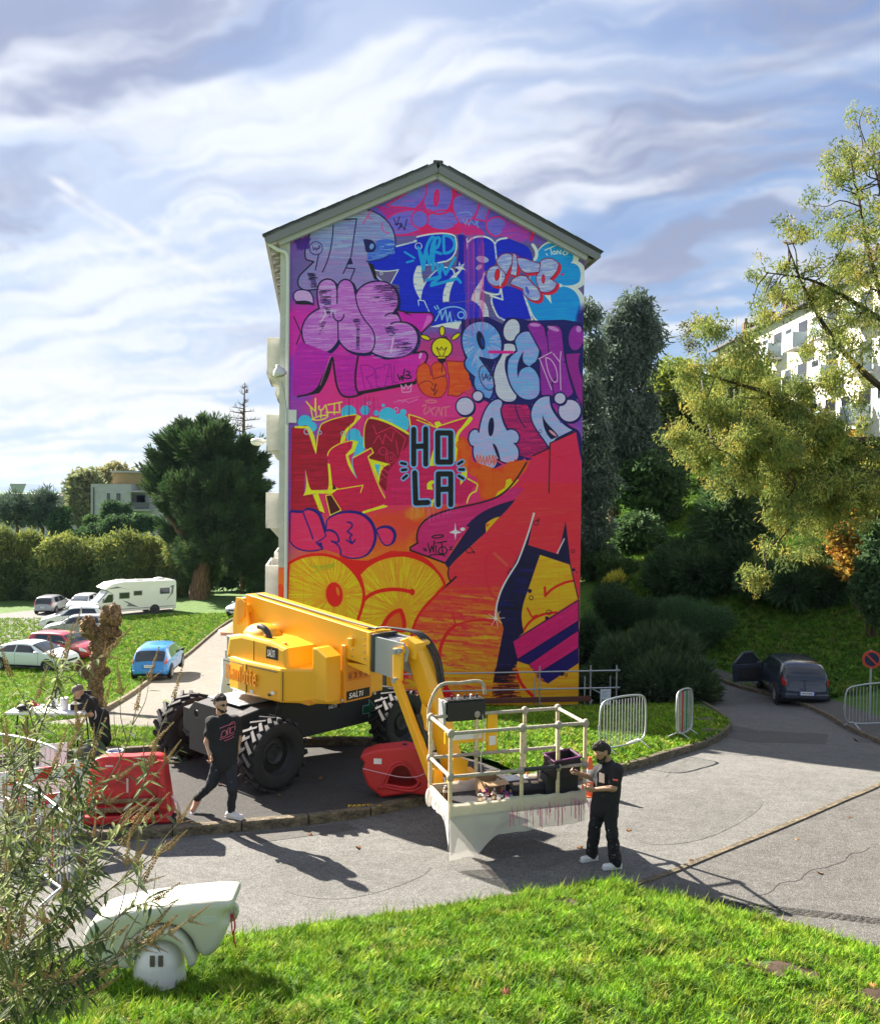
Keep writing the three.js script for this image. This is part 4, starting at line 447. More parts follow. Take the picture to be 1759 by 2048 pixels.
const HP = '#f8446c'; const yo = ['M372 110 C420 110 460 122 490 110 C500 78 600 78 640 150 C672 220 682 290 702 330 C680 360 640 380 610 392 L672 452 C560 492 430 472 384 402 L366 380 Z', 'M610 392 C650 340 700 288 742 280 C812 290 832 350 812 392 C842 432 842 480 832 502 L672 452 Z', 'M710 190 C780 108 950 88 1052 150 C1172 230 1184 400 1082 502 C1020 552 920 552 840 512 C852 440 802 400 752 382 L812 392 C830 350 800 280 702 280 Z', 'M1165 280 C1232 228 1334 250 1332 340 C1322 424 1260 432 1240 412 C1200 380 1190 320 1165 280 Z'];
g.save(); g.translate(5, -3); for (const s of yo) { fill(5, s, '#231a6a'); line(5, s, '#231a6a', 20); } g.restore(); for (const s of yo) { fill(5, s, HP); hatch(5, s, ['#fa5a7c', '#f23c66', '#ff6a84'], 370, 90, 1250, 540, 120, 12, 0.4, [60, 200], -0.03); } for (const i of [0, 2, 3]) line(5, yo[i], '#1e1664', 12); line(5, 'M490 110 C520 200 560 280 582 362 M702 282 C768 256 826 320 822 384 M752 382 C800 390 845 440 838 500', '#1e1664', 14); fill(5, 'M620 400 L660 390 L682 466 Z', '#1e1664'); line(5, 'M900 205 C952 205 952 240 930 262 L900 292 L942 322 L920 352 L942 402 L895 372 M942 405 L972 370', '#1e1664', 15);
const DR = '#c4261f', O1 = 'M355 590 C500 488 700 480 830 552 C980 652 1062 800 1052 900 C1042 1000 1012 1062 1000 1102 L1000 1900 L300 1900 Z', O2 = 'M1008 692 C1100 570 1250 508 1422 512 C1600 532 1770 650 1800 790 L1700 900 C1560 1030 1500 1150 1490 1300 L1400 1700 L1000 1900 L1000 1102 C1030 1020 1050 960 1058 910 C1050 800 1030 740 1008 692 Z';
fill(5, 'M820 500 C900 560 1000 560 1090 560 L1300 470 L1500 480 C1650 520 1759 640 1790 790 L1740 840 L1000 720 L840 560 Z', '#bc2420'); for (const [s, cx, cy] of [[O1, 780, 875], [O2, 1390, 1050]]) { fill(5, s, '#f0952c'); rays(5, s, cx, cy, 100, 520, ['#f7c02c', '#f5ab2e', '#ee7f34', '#fbd03a', '#f2a044'], 800, 9, 0.5); line(5, s, DR, 26, 0.98); } fs(5, ell(780, 875, 76, 112, -6), DR, DR, 4); fill(5, ell(812, 845, 15, 42, -12), '#ea7a2c'); line(5, 'M1060 920 C1150 820 1350 808 1492 852', DR, 34); fill(5, ell(1500, 852, 24, 32), DR); fs(5, 'M1225 1180 C1265 1080 1330 1022 1392 1022 C1432 1100 1432 1170 1420 1210 Z', '#ee6a28', DR, 38);
fill(5, 'M510 590 C600 622 700 612 795 572 L770 632 L650 660 L548 690 L620 640 Z', '#8f9a3c', 0.6); scrib(5, 520, 570, 270, 60, '#7c8f3a', 14, 16, 0.35); line(5, 'M350 708 L495 712 L495 960', '#b86a2c', 4, 0.8); line(5, 'M1040 200 L1040 520', '#e87078', 3, 0.5);
fill(5, 'M252 800 C270 760 310 770 310 830 L330 850 L350 830 L360 1900 L250 1900 Z', '#e2562e');
const hola = 'M827 859 L827 928 M851 858 L851 928 M827 893 L851 892 M829 946 L831 1006 L855 1005 M875 866 L901 866 L901 924 L875 924 Z M876 1009 L876 948 L901 948 L901 1009 M876 979 L901 978'; line(0, hola, '#86aae6', 18); line(0, hola, '#0b0a10', 10.5); for (const [x0, y0, x1, y1] of [[802, 926, 811, 928], [804, 940, 812, 939], [806, 957, 813, 951], [916, 928, 924, 923], [918, 939, 927, 939], [917, 952, 926, 957]]) line(0, `M${x0} ${y0} L${x1} ${y1}`, '#86aae6', 11); for (const [x0, y0, x1, y1] of [[802, 926, 811, 928], [804, 940, 812, 939], [806, 957, 813, 951], [916, 928, 924, 923], [918, 939, 927, 939], [917, 952, 926, 957]]) line(0, `M${x0} ${y0} L${x1} ${y1}`, '#0b0a10', 5.5);
for (let i = 0; i < 46; i++) { const x = 2 * 0 + 400 + R() * 190, y = 760 + R() * 120; line(2, `M${x} ${y} L${x} ${y + 250 + R() * 750}`, ['#d8508c', '#c84a9c', '#e07aa4'][i % 3], 2.5 + R() * 3.5, 0.5); } for (let i = 0; i < 40; i++) { const x = 860 + R() * 340, y = 480 + R() * 60; line(3, `M${x} ${y} L${x} ${y + 60 + R() * 420}`, '#5a1440', 2 + R() * 2, 0.35); } for (let i = 0; i < 26; i++) { const x = 822 + R() * 90, y = 1005 + R() * 15; line(0, `M${x} ${y} L${x} ${y + 8 + R() * 22}`, '#a8b8e8', 0.8, 0.4); }
for (let i = 0; i < 12; i++) { const x = 560 + R() * 600; line(0, `M${x} ${760 + R() * 300} L${x} ${1000 + R() * 300}`, '#401828', 0.6, 0.25); }
for (let i = 0; i < 5200; i++) { const x = R() * TEXW, y = R() * TEXH, L = 8 + R() * 46; g.globalAlpha = 0.05 + R() * 0.05; g.strokeStyle = R() < 0.5 ? '#ffffff' : '#200a20'; g.lineWidth = 0.8 + R() * 1.6; g.beginPath(); g.moveTo(x, y); g.lineTo(x + L, y + (R() - 0.6) * 4); g.stroke(); } g.globalAlpha = 1;
});
{
const x = muralTex.image.getContext('2d'), im = x.getImageData(0, 0, TEXW, TEXH), d = im.data, lut = new Uint8ClampedArray(256); for (let i = 0; i < 256; i++) { const x = i / 255; lut[i] = 255 * Math.pow(lerp(x, x * x * (3 - 2 * x), 0.6), 0.82); };
for (let i = 0; i < d.length; i += 4) { d[i] = lut[d[i]]; d[i + 1] = lut[d[i + 1]]; d[i + 2] = lut[d[i + 2]]; const m = (d[i] + d[i + 1] + d[i + 2]) / 3; for (let k = 0; k < 3; k++) d[i + k] = clamp(m + (d[i + k] - m) * 1.42, 0, 255); }
x.putImageData(im, 0, 0);
}
const muralMat = mat(C(1, 1, 1), 0.62, 0, { map: muralTex, bumpMap: rep(T.plasterBump, 20, 40), bumpScale: 0.003 });
{
const dep = (t) => t;
const shape = [[0, BASE], [GW, BASE], [GW, eaveY], [RU, ridgeY], [0, eaveY]];
const body = extr(shape, LEN); body.translate(0, 0, -LEN / 2 - 0.004);
part('wall', metric(body), M.white, block);
const pl = [[0.30, BASE], [GW - 0.004, BASE], [GW - 0.004, eaveY - 0.01], [RU, ridgeY - 0.01], [0.30, eaveY + 0.14]];
const mg = new THREE.ShapeGeometry(new THREE.Shape(pl.map((p) => new THREE.Vector2(...p)))), mp = mg.attributes.position, mu = mg.attributes.uv;
for (let i = 0; i < mp.count; i++) mu.setXY(i, mp.getX(i) / GW, (mp.getY(i) - muralBase) / (muralTop - muralBase));
mg.translate(0, 0, 0.004); part('painted_wall', mg, muralMat, block, 'bright graffiti mural of bubble letters in blue, violet, pink, red and orange');
part('white_corner', metric(box(0.30, eaveY - 2.7, 0.01, 0.15, (eaveY + 2.7) / 2, 0.004)), M.white, block);
const foot = new THREE.PlaneGeometry(0.30, 2.7 - BASE); const fu = foot.attributes.uv; for (let i = 0; i < 4; i++) fu.setXY(i, (foot.attributes.position.getX(i) + 0.15) / GW, (foot.attributes.position.getY(i) + (2.7 - BASE) / 2) / (muralTop - muralBase)); foot.translate(0.15, (2.7 + BASE) / 2, 0.006); part('painted_foot', foot, muralMat, block);
const slope = Math.atan2(ridgeY - eaveY, RU), ovh = 0.42, gov = 0.28, cs = Math.cos(slope), sn = Math.sin(slope), roofM = mat(C(0.09, 0.09, 0.10), 0.85), grey = mat(C(0.235, 0.23, 0.255), 0.75), greyL = mat(C(0.50, 0.47, 0.50), 0.75);
for (const s of [-1, 1]) {
const L = RU / cs + ovh, g = box(L + 0.1, 0.10, LEN + gov * 2, -L / 2 + 0.05, 0.30, -LEN / 2, 0);
const put = (q) => { q.rotateZ(slope); if (s > 0) q.scale(-1, 1, 1); q.translate(RU, ridgeY, 0); if (s > 0) { const ix = q.index; if (ix) for (let i = 0; i < ix.count; i += 3) { const a = ix.getX(i); ix.setX(i, ix.getX(i + 2)); ix.setX(i + 2, a); } q.computeVertexNormals(); } return q; };
const roof = part('roof', put(g), roofM, block);
for (let k = 0; k < 11; k++) part('roof_tile', put(place(box(L / 10.6, 0.022, 0.34, 0, 0, 0, 0.004), -0.28 - k * (L - 0.2) / 11 - 0.2, 0.364 + (k % 2) * 0.003, gov - 0.14, 0, 0, 0.02)), roofM, roof);
part('barge_board', put(box(L + 0.02, 0.32, 0.04, -L / 2 + 0.04, 0.175, gov - 0.02, 0.006)), grey, block);
part('barge_trim', put(box(L - 0.35, 0.17, gov - 0.10, -(L - 0.35) / 2, -0.045, 0.008 + (gov - 0.10) / 2, 0.006)), greyL, block);
part('soffit', put(box(ovh + 0.1, 0.03, LEN, -L + (ovh + 0.1) / 2, 0.16, -LEN / 2 - 0.3)), greyL, block);
const gx = s < 0 ? -ovh * cs - 0.04 : GW + ovh * cs + 0.04, gy = eaveY - ovh * sn + 0.16;
part('gutter', cyl(V(gx, gy, gov - 0.02), V(gx, gy, -LEN), 0.07, 0.07, 10), grey, block);
}
part('ridge_tile', bar(V(RU, ridgeY + 0.37, gov + 0.01), V(RU, ridgeY + 0.37, -LEN), 0.34, 0.10, V(1, 0, 0), 0.04), roofM, block);
for (let k = 0; k < 16; k++) part('soffit_vent', box(0.26, 0.02, 0.36, -0.20, eaveY - 0.10, -0.8 - k * 1.1, 0.004), k % 1 ? grey : mat(C(0.16, 0.16, 0.17), 0.8), block);
const pipe = part('rainwater_pipe', [tube([V(-0.38, eaveY - 0.10, 0.16), V(-0.10, eaveY - 0.28, 0.14), V(0.18, eaveY - 0.38, 0.10), V(0.24, eaveY - 0.7, 0.09)], 0.055, 8, 16), cyl(V(0.24, eaveY - 0.7, 0.09), V(0.24, 0.9, 0.09), 0.055, 0.055, 10)], M.pvc, block);
for (let y = 1.6; y < eaveY - 1; y += 2.75) part('pipe_clip', cyl(V(0.24, y, 0.09), V(0.24, y + 0.07, 0.09), 0.068, 0.068, 10), M.pvc, pipe);
part('cable_box', box(0.26, 0.42, 0.08, 0.42, gableHit(590, 833)[1], 0.04, 0.01), M.pvc, block);
for (const [yy, hh] of [[gableHit(560, 736)[1], 1.25], [gableHit(560, 893)[1], 1.2], [gableHit(560, 1055)[1], 1.2], [gableHit(560, 1200)[1], 1.1]]) for (let k = 0; k < 4; k++) {
const z = -2.9 - k * 6.2, b = part('balcony', metric(box(0.48, 0.14, 3.4, -0.24, yy, z, 0.01)), M.white, block);
part('parapet', metric(box(0.07, hh, 3.4, -0.445, yy + hh / 2 - 0.07, z, 0.01)), M.white, b); for (const q of [-1, 1]) part('side_panel', metric(box(0.41, hh, 0.07, -0.205, yy + hh / 2 - 0.07, z + q * 1.664, 0.01)), M.white, b);
part('balcony_door', box(0.02, 2.1, 1.8, -0.005, yy + 1.15, z), M.glass, block);
part('slab_bracket', extr([[0, -0.40], [0, 0], [-0.36, 0], [-0.3, -0.06]], 0.2, 0.005).translate(0, yy - 0.075, z + 1.35), M.white, b);
}
part('plinth', metric(box(GW + 0.04, 0.5, 0.06, GW / 2, BASE + 0.75, 0.03)), mat(C(0.16, 0.14, 0.13), 0.95), block);
}
{
const P = (px, py, d) => at(px, py, d);
const head = mat(C(0.62, 0.62, 0.60), 0.45, 0.3), lens = phys(C(0.75, 0.75, 0.70), 0.25, {});
const a = P(574, 838, 28.15), l1 = thing('wall_lamp', 'grey bell-shaped lamp tilted up on a long thin bracket at the gable corner', 'lamp', [a.x, a.y, a.z]);
const loc = (px, py, d) => P(px, py, d).sub(a);
part('bracket', [tube([loc(574, 850, 28.15), loc(570, 800, 28.1), loc(563, 762, 28.0)], 0.028, 6), box(0.05, 0.5, 0.05, 0, 0.1, 0.08, 0.005)], M.galv, l1);
const hp = loc(560, 748, 28.0), prof = [[0.0, 0.30], [0.06, 0.30], [0.07, 0.22], [0.18, 0.14], [0.225, 0], [0.20, -0.05], [0, -0.06]].map((q) => new THREE.Vector2(q[0], q[1]));
const hd = part('lamp_head', place(new THREE.LatheGeometry(prof, 20), 0, 0, 0, 0, 0.25, 0.25).translate(hp.x, hp.y, hp.z), head, l1);
part('lens', place(new THREE.SphereGeometry(0.18, 16, 8, 0, TAU, 0, 1.2).scale(1, 0.45, 1).rotateX(Math.PI), 0, 0, 0, 0, 0.25, 0.25).translate(hp.x - 0.012, hp.y - 0.05, hp.z + 0.01), lens, hd);
const b = P(545, 885, 31), l2 = thing('street_lamp_head', 'white egg-shaped street lamp on a short arm beside the balconies', 'lamp', [b.x, b.y, b.z]);
const o = P(514, 883, 31).sub(b); part('arm', tube([V(0.12, 0.02, -0.3), V(-0.1, 0.03, 0), o.clone().add(V(0.22, 0.03, 0))], 0.035, 8), M.pvc, l2);
const h2 = part('lamp_head', new THREE.SphereGeometry(0.2, 20, 12).scale(1.3, 0.55, 0.9).translate(o.x + 0.04, o.y + 0.02, o.z), head, l2); part('lens', new THREE.SphereGeometry(0.185, 20, 10).scale(1.15, 0.62, 0.85).translate(o.x, o.y - 0.035, o.z), lens, h2);
}
// ================================================================== plants
const leafMat = phys(C(1, 1, 1), 0.85, { transmission: 0.40, thickness: 0, side: THREE.DoubleSide, specularIntensity: 0.35 });
const bladeMat = phys(C(1, 1, 1), 0.8, { transmission: 0.28, thickness: 0, side: THREE.DoubleSide, specularIntensity: 0.3 });
function leafTris(out, p, dir, side, len, wid, fold = 0.25) {
const n = dir.clone().cross(side).normalize(), a = p, b = p.clone().addScaledVector(dir, len * 0.45).addScaledVector(side, wid / 2).addScaledVector(n, wid * fold), c = p.clone().addScaledVector(dir, len).addScaledVector(n, -wid * fold * 0.5), d = p.clone().addScaledVector(dir, len * 0.45).addScaledVector(side, -wid / 2).addScaledVector(n, wid * fold);
for (const q of [a, b, c, a, c, d]) out.push(q.x, q.y, q.z);
}
const geoOf = (pos) => { const g = new THREE.BufferGeometry(); g.setAttribute('position', new THREE.Float32BufferAttribute(pos, 3)); g.computeVertexNormals(); return g; };
const rv = (r) => { const z = r() * 2 - 1, a = r() * TAU, s = Math.sqrt(1 - z * z); return V(Math.cos(a) * s, z, Math.sin(a) * s); };
function clump(seed, n, len, wid, droop = 0) { const r = rng(seed), out = []; for (let i = 0; i < n; i++) { const p = rv(r).multiplyScalar(Math.cbrt(r()) * 0.95), d = rv(r).addScaledVector(p, 0.8).add(V(0, -droop, 0)).normalize(), s = d.clone().cross(rv(r)).normalize(); leafTris(out, p, d, s, len * (0.6 + r() * 0.7), wid * (0.7 + r() * 0.6)); } return geoOf(out); }
function spray(seed, n, len, wid, spread = 0.6) { const r = rng(seed), out = []; for (let i = 0; i < n; i++) { const y = r() * 1.6 - 0.6, q = rv(r); const p = V(q.x * 0.28 * (1 - y * 0.35), y * 0.8, q.z * 0.28 * (1 - y * 0.35)), d = V(q.x * spread, 1, q.z * spread).normalize(), s = d.clone().cross(rv(r)).normalize(); leafTris(out, p, d, s, len * (0.6 + r() * 0.7), wid * (0.7 + r() * 0.6), 0.1); } return geoOf(out); }
const CL = { leaf: [1, 2].map((s) => clump(s, 22, 0.62, 0.34)), fine: [3, 4].map((s) => clump(s, 34, 0.55, 0.16)), droop: [5, 6].map((s) => clump(s, 22, 0.75, 0.22, 0.7)), spray: [7, 8].map((s) => spray(s, 26, 0.8, 0.15)), needle: [9, 10].map((s) => spray(s, 30, 0.7, 0.11, 1.0)), bush: [11, 12].map((s) => clump(s, 46, 0.40, 0.12)) };
const pickC = (cols, r) => { const a = cols[Math.floor(r() * cols.length)], k = 0.75 + r() * 0.5; return C(a[0] * k, a[1] * k, a[2] * k); };
function crown(parent, lobes, n, size, cols, kind, seed, o = {}) {
const r = rng(seed), w = lobes.map((l) => Math.pow(l[3] * l[4] * (l[5] ?? l[3]), 0.72)), sum = w.reduce((a, b) => a + b), sets = [[], []], cs = [[], []], m = new THREE.Matrix4(), q = new THREE.Quaternion(), s = V(1, 1, 1);
for (let i = 0; i < n; i++) {
let t = r() * sum, k = 0; while (k < lobes.length - 1 && (t -= w[k]) > 0) k++;
const [x, y, z, rx, ry, rz = rx, ld] = lobes[k], d = rv(r), rad = Math.pow(lerp(o.shell ?? 0.3, 1, r()), 0.6) * (1 + 0.22 * n3(d.x * 2 + k * 5, d.y * 2, d.z * 2)), p = V(x + d.x * rx * rad, y + d.y * ry * rad, z + d.z * rz * rad);
if (p.y < (o.floor ?? -1e9)) continue;
const sz = size * (0.6 + r() * 0.8); s.set(sz, sz, sz);
if (ld) q.setFromUnitVectors(UP, ld.clone().addScaledVector(rv(r), 0.3).normalize()); else if (o.along) { const dir = d.clone().multiplyScalar(o.along[0]).add(V(0, o.along[1], 0)).addScaledVector(rv(r), 0.35).normalize(); q.setFromUnitVectors(UP, dir); } else q.setFromEuler(new THREE.Euler((r() - 0.5) * 0.8, r() * TAU, (r() - 0.5) * 0.8));
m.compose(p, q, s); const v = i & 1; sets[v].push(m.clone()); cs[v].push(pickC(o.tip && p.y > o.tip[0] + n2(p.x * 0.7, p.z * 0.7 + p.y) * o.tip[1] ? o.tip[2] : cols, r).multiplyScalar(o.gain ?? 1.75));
}
return sets.map((a, v) => a.length && inst(CL[kind][v], a, leafMat, 'crown', parent, cs[v])).filter(Boolean);
}
function lobesOf(seed, c, R, n, size) { const r = rng(seed), out = [[c[0], c[1], c[2], R[0] * 0.72, R[1] * 0.72, R[2] * 0.72]]; for (let i = 0; i < n; i++) { const d = rv(r), k = 0.62 + r() * 0.28, s = size * (0.65 + r() * 0.7); out.push([c[0] + d.x * R[0] * k, c[1] + d.y * R[1] * k, c[2] + d.z * R[2] * k, s, s * 0.85, s]); } return out; }
function limb(a, b, r0, r1, seed, bend = 0.12, n = 5) { const r = rng(seed), L = a.distanceTo(b), pts = []; for (let i = 0; i <= n; i++) { const p = a.clone().lerp(b, i / n); if (i && i < n) p.add(rv(r).multiplyScalar(L * bend * 0.5)); pts.push(p); } return taper(pts, r0, r1); }
function taper(pts, r0, r1, seg = 7, rough = 0) {
const c = new THREE.CatmullRomCurve3(pts, false, 'centripetal'), n = Math.max(3, (pts.length - 1) * 3), P = c.getPoints(n), pos = [], uv = [], idx = []; let side = null;
for (let i = 0; i <= n; i++) { const t = c.getTangent(i / n); if (!side) side = Math.abs(t.y) > 0.9 ? V(1, 0, 0) : V(0, 1, 0); side.addScaledVector(t, -side.dot(t)).normalize(); const b = t.clone().cross(side), r = lerp(r0, r1, i / n); for (let k = 0; k <= seg; k++) { const a = k / seg * TAU, rr = r * (1 + rough * n3(P[i].x * 5 + Math.cos(a), P[i].y * 5, P[i].z * 5 + Math.sin(a))); pos.push(P[i].x + (side.x * Math.cos(a) + b.x * Math.sin(a)) * rr, P[i].y + (side.y * Math.cos(a) + b.y * Math.sin(a)) * rr, P[i].z + (side.z * Math.cos(a) + b.z * Math.sin(a)) * rr); uv.push(k / seg * Math.max(1, Math.round(r0 * 6)), i / n * P.length * 0.3); } }
for (let i = 0; i < n; i++) for (let k = 0; k < seg; k++) { const a = i * (seg + 1) + k, b = a + seg + 1; idx.push(a, a + 1, b, b, a + 1, b + 1); }
const g = new THREE.BufferGeometry(); g.setAttribute('position', new THREE.Float32BufferAttribute(pos, 3)); g.setAttribute('uv', new THREE.Float32BufferAttribute(uv, 2)); g.setIndex(idx); g.computeVertexNormals(); return plain(g);
}
const pm = (px, d) => px * d / FOCAL;
{
const D = 84, b = at(398, 1196, D); b.y = hgt(b.x, b.z) - 0.1;
const t = thing('cypress_tree', 'large dark green spreading cypress with a thick trunk beyond the motorhome', 'tree', b.toArray());
const L = (px, py, dd, r, ry) => { const p = at(px, py + 18, D + dd).sub(b); return [p.x, p.y, p.z, pm(r, D), pm(ry ?? r, D), pm(r, D)]; };
part('trunk', [taper([V(0, -0.2, 0), V(0.1, 2, 0), V(0.4, 5, 0), V(0.7, 9, 0)], 1.0, 0.6, 12, 0.25), limb(V(0.4, 4, 0), V(-3, 8, 0.5), 0.4, 0.15, 3), limb(V(0.5, 4.5, 0), V(4, 8.5, -0.5), 0.4, 0.15, 4), limb(V(0.5, 5, 0), V(1, 13, 0), 0.5, 0.1, 5)], M.brownBark, t);
const lobes = [L(425, 930, 2, 40, 50), L(435, 1010, 2, 50, 40), L(415, 880, -1, 55, 40), L(385, 960, -2.5, 55, 32), L(455, 950, -2.5, 60, 36), L(420, 1015, -3, 66, 30), L(480, 1030, -2, 45, 40), L(440, 1072, -3, 62, 24), L(390, 1085, -2.5, 42, 20)], rr = rng(58), edge = [[842, 345, 470], [866, 312, 520], [892, 285, 545], [920, 280, 550], [948, 288, 550], [976, 300, 552], [1004, 312, 552], [1032, 318, 552], [1060, 335, 552], [1088, 356, 550], [1112, 376, 545]];
for (let i = 0; i < 190; i++) { const e = edge[i % edge.length], u = rr() < 0.55 ? (rr() < 0.6 ? rr() * 0.22 : 1 - rr() * 0.2) : rr(), tx = lerp(e[1], e[2], u), ty = e[0] + (rr() - 0.5) * 24 - 14 * Math.sin(u * 3.14), dz = (rr() - 0.5) * 9 * Math.sin(u * 3.14) + 2 * Math.sin(u * 3.14), rx = lerp(tx, 425, 0.35), ry = ty + 26 + rr() * 14, A = L(rx, ry, dz * 0.4, 1), B = L(tx, ty, dz, 1), dir = V(B[0] - A[0], B[1] - A[1], B[2] - A[2]).normalize(), n = 5; for (let k = 1; k <= n; k++) { const f = k / n, w = pm(lerp(13, 4.5, f), D); lobes.push([lerp(A[0], B[0], f), lerp(A[1], B[1], f), lerp(A[2], B[2], f), w, w * 0.55, w, dir]); } }
crown(t, lobes, 8600, 0.62, [[0.05, 0.10, 0.03], [0.065, 0.12, 0.036], [0.042, 0.085, 0.027], [0.075, 0.11, 0.04]], 'spray', 51, { shell: 0.1, along: [1, 0.55], gain: 0.95 });
}
{
const D = 95, b = at(487, 870, D), t = thing('dead_conifer', 'bare dead conifer top sticking up behind the cypress', 'tree', [b.x, hgt(b.x, b.z), b.z]);
const y0 = b.y - t.position.y, hTop = pm(104, D), parts = [taper([V(0, 0, 0), V(0, y0, 0), V(0.1, y0 + hTop, 0)], 0.35, 0.03, 6)], r = rng(8);
part('trunk', parts, M.brownBark, t);
for (let i = 0; i < 26; i++) { const k = r(), y = y0 + hTop * (0.05 + 0.9 * k), l = pm(38, D) * (1 - k * 0.8) * (0.6 + r() * 0.6), a = r() * TAU, e = V(Math.cos(a) * l, l * 0.12, Math.sin(a) * l); const g = [limb(V(0.05, y, 0), V(0.05, y, 0).add(e), 0.06, 0.02, 100 + i, 0.0)]; for (let j = 0; j < 4; j++) { const s = V(0.05, y, 0).addScaledVector(e, 0.35 + j * 0.16); g.push(limb(s, s.clone().add(V((r() - 0.5) * 0.9, 0.1 + r() * 0.5, (r() - 0.5) * 0.9)), 0.03, 0.01, 200 + i * 5 + j, 0.2, 3)); } part('branch', g, M.brownBark, t); }
}
{
const spots = [[-40, 1072, 30], [14, 1060, 34], [62, 1072, 32], [105, 1080, 30], [150, 1058, 36], [195, 1078, 30], [238, 1056, 38], [285, 1066, 36], [325, 1082, 32], [360, 1088, 30], [395, 1075, 30]];
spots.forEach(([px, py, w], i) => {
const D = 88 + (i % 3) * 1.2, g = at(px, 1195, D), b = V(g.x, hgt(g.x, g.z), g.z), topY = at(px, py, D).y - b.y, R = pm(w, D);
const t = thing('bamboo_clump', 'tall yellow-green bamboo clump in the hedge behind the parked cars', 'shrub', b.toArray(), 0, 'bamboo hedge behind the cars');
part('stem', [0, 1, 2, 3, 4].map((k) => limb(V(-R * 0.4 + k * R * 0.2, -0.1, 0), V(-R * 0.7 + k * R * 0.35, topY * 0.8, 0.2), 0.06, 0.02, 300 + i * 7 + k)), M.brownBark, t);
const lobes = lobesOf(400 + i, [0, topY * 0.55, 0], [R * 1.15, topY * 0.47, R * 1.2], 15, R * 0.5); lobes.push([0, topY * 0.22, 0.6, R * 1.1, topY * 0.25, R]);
crown(t, lobes, 950, 0.62, [[0.07, 0.10, 0.025], [0.09, 0.12, 0.03], [0.05, 0.08, 0.02]], 'droop', 420 + i, { shell: 0.45, tip: [topY * 0.62, 1.6, [[0.19, 0.20, 0.045], [0.14, 0.165, 0.04], [0.10, 0.13, 0.034]]] });  // sunlit top and shaded foot of the hedge are put into the leaf colours
});
}
function shrub(name, label, cat, px, pyBase, D, w, h, cols, o = {}) {
const g = at(px, pyBase, D), b = V(g.x, o.free ? g.y : hgt(g.x, g.z), g.z), R = pm(w, D), Hh = o.free ? pm(h, D) : at(px, pyBase - h, D).y - b.y;
const t = thing(name, label, cat, b.toArray(), 0, o.group), seed = o.seed ?? Math.round(px * 7 + pyBase);
const st = []; const ns = o.stems ?? 3; for (let k = 0; k < ns; k++) st.push(limb(V((k - (ns - 1) / 2) * R * 0.15, -0.15, 0), V((k - (ns - 1) / 2) * R * 0.5, Hh * (o.stemTop ?? 0.6), 0), o.stemR ?? 0.06, 0.02, seed + k)); part(o.tree ? 'trunk' : 'stem', st, M.brownBark, t);
const lobes = o.lobes ? o.lobes(R, Hh) : lobesOf(seed, [0, Hh * (o.cy ?? 0.5), 0], [R * 0.95, Hh * (o.ry ?? 0.5), R * (o.depth ?? 0.9)], o.n ?? 12, Math.min(R, Hh) * (o.lob ?? 0.35));
crown(t, lobes, o.count ?? 700, o.size ?? 0.3, cols, o.kind ?? 'leaf', seed + 9, { shell: o.shell ?? 0.45, floor: 0, along: o.along, tip: o.tip && [Hh * o.tip[0], Hh * 0.12, o.tip[1]] });
return t;
}
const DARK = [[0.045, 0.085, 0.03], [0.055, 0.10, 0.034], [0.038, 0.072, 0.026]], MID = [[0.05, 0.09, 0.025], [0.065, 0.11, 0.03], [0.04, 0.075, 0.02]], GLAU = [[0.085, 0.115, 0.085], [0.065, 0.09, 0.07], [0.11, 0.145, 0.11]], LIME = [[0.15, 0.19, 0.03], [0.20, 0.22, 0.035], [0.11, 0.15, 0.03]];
for (const [px, py, w, h] of [[32, 1075, 38, 88], [82, 1075, 30, 92]]) shrub('pine_tree', 'thin dark pine standing above the bamboo hedge', 'tree', px, py, 112, w, h, [[0.06, 0.085, 0.055], [0.05, 0.075, 0.05]], { kind: 'needle', along: [1, 0.6], count: 190, size: 0.95, stems: 1, stemR: 0.25, stemTop: 0.9, tree: 1, cy: 0.62, ry: 0.42, free: 1, group: 'pines above the hedge' });
shrub('columnar_cypress', 'narrow dark columnar tree beside the two thin pines', 'tree', 122, 1088, 110, 18, 72, DARK, { kind: 'leaf', count: 420, size: 0.6, stems: 1, stemR: 0.2, tree: 1, free: 1 });
shrub('laurel_bush', 'round dark laurel in front of the pale grey house', 'shrub', 232, 1052, 122, 22, 46, DARK, { count: 520, size: 0.7, free: 1 });
shrub('small_round_bush', 'small round bush left of the dark laurel by the house', 'shrub', 184, 1060, 122, 14, 26, MID, { count: 200, size: 0.6, free: 1 });
for (const [px, py, w, h] of [[190, 1078, 40, 22], [245, 1072, 40, 32], [292, 1058, 24, 24]]) shrub('garden_hedge', 'low dark hedge below the pale grey house', 'shrub', px, py, 118, w, h, DARK, { count: 360, size: 0.6, free: 1, group: 'hedges below the house' });
shrub('leafy_tree', 'pale olive tree rising behind the houses', 'tree', 165, 1062, 150, 30, 112, [[0.14, 0.16, 0.075], [0.17, 0.18, 0.08], [0.12, 0.14, 0.07]], { count: 700, size: 1.3, stems: 1, stemR: 0.4, tree: 1, free: 1, cy: 0.6, ry: 0.42 });
shrub('leafy_tree', 'pale yellowish tree top behind the ochre house roof', 'tree', 232, 1010, 160, 34, 74, [[0.20, 0.19, 0.08], [0.17, 0.17, 0.08]], { count: 420, size: 1.2, stems: 1, stemR: 0.4, tree: 1, free: 1, cy: 0.6, ry: 0.42 });
for (const [px, py, D, w, h] of [[515, 1178, 96, 40, 110], [455, 1172, 100, 45, 100], [545, 1170, 98, 40, 160], [350, 1180, 100, 40, 90]]) shrub('evergreen_shrub', 'dense dark evergreen between the cypress and the apartment block', 'shrub', px, py, D, w, h, DARK, { count: 800, size: 0.8, group: 'evergreens left of the block' });
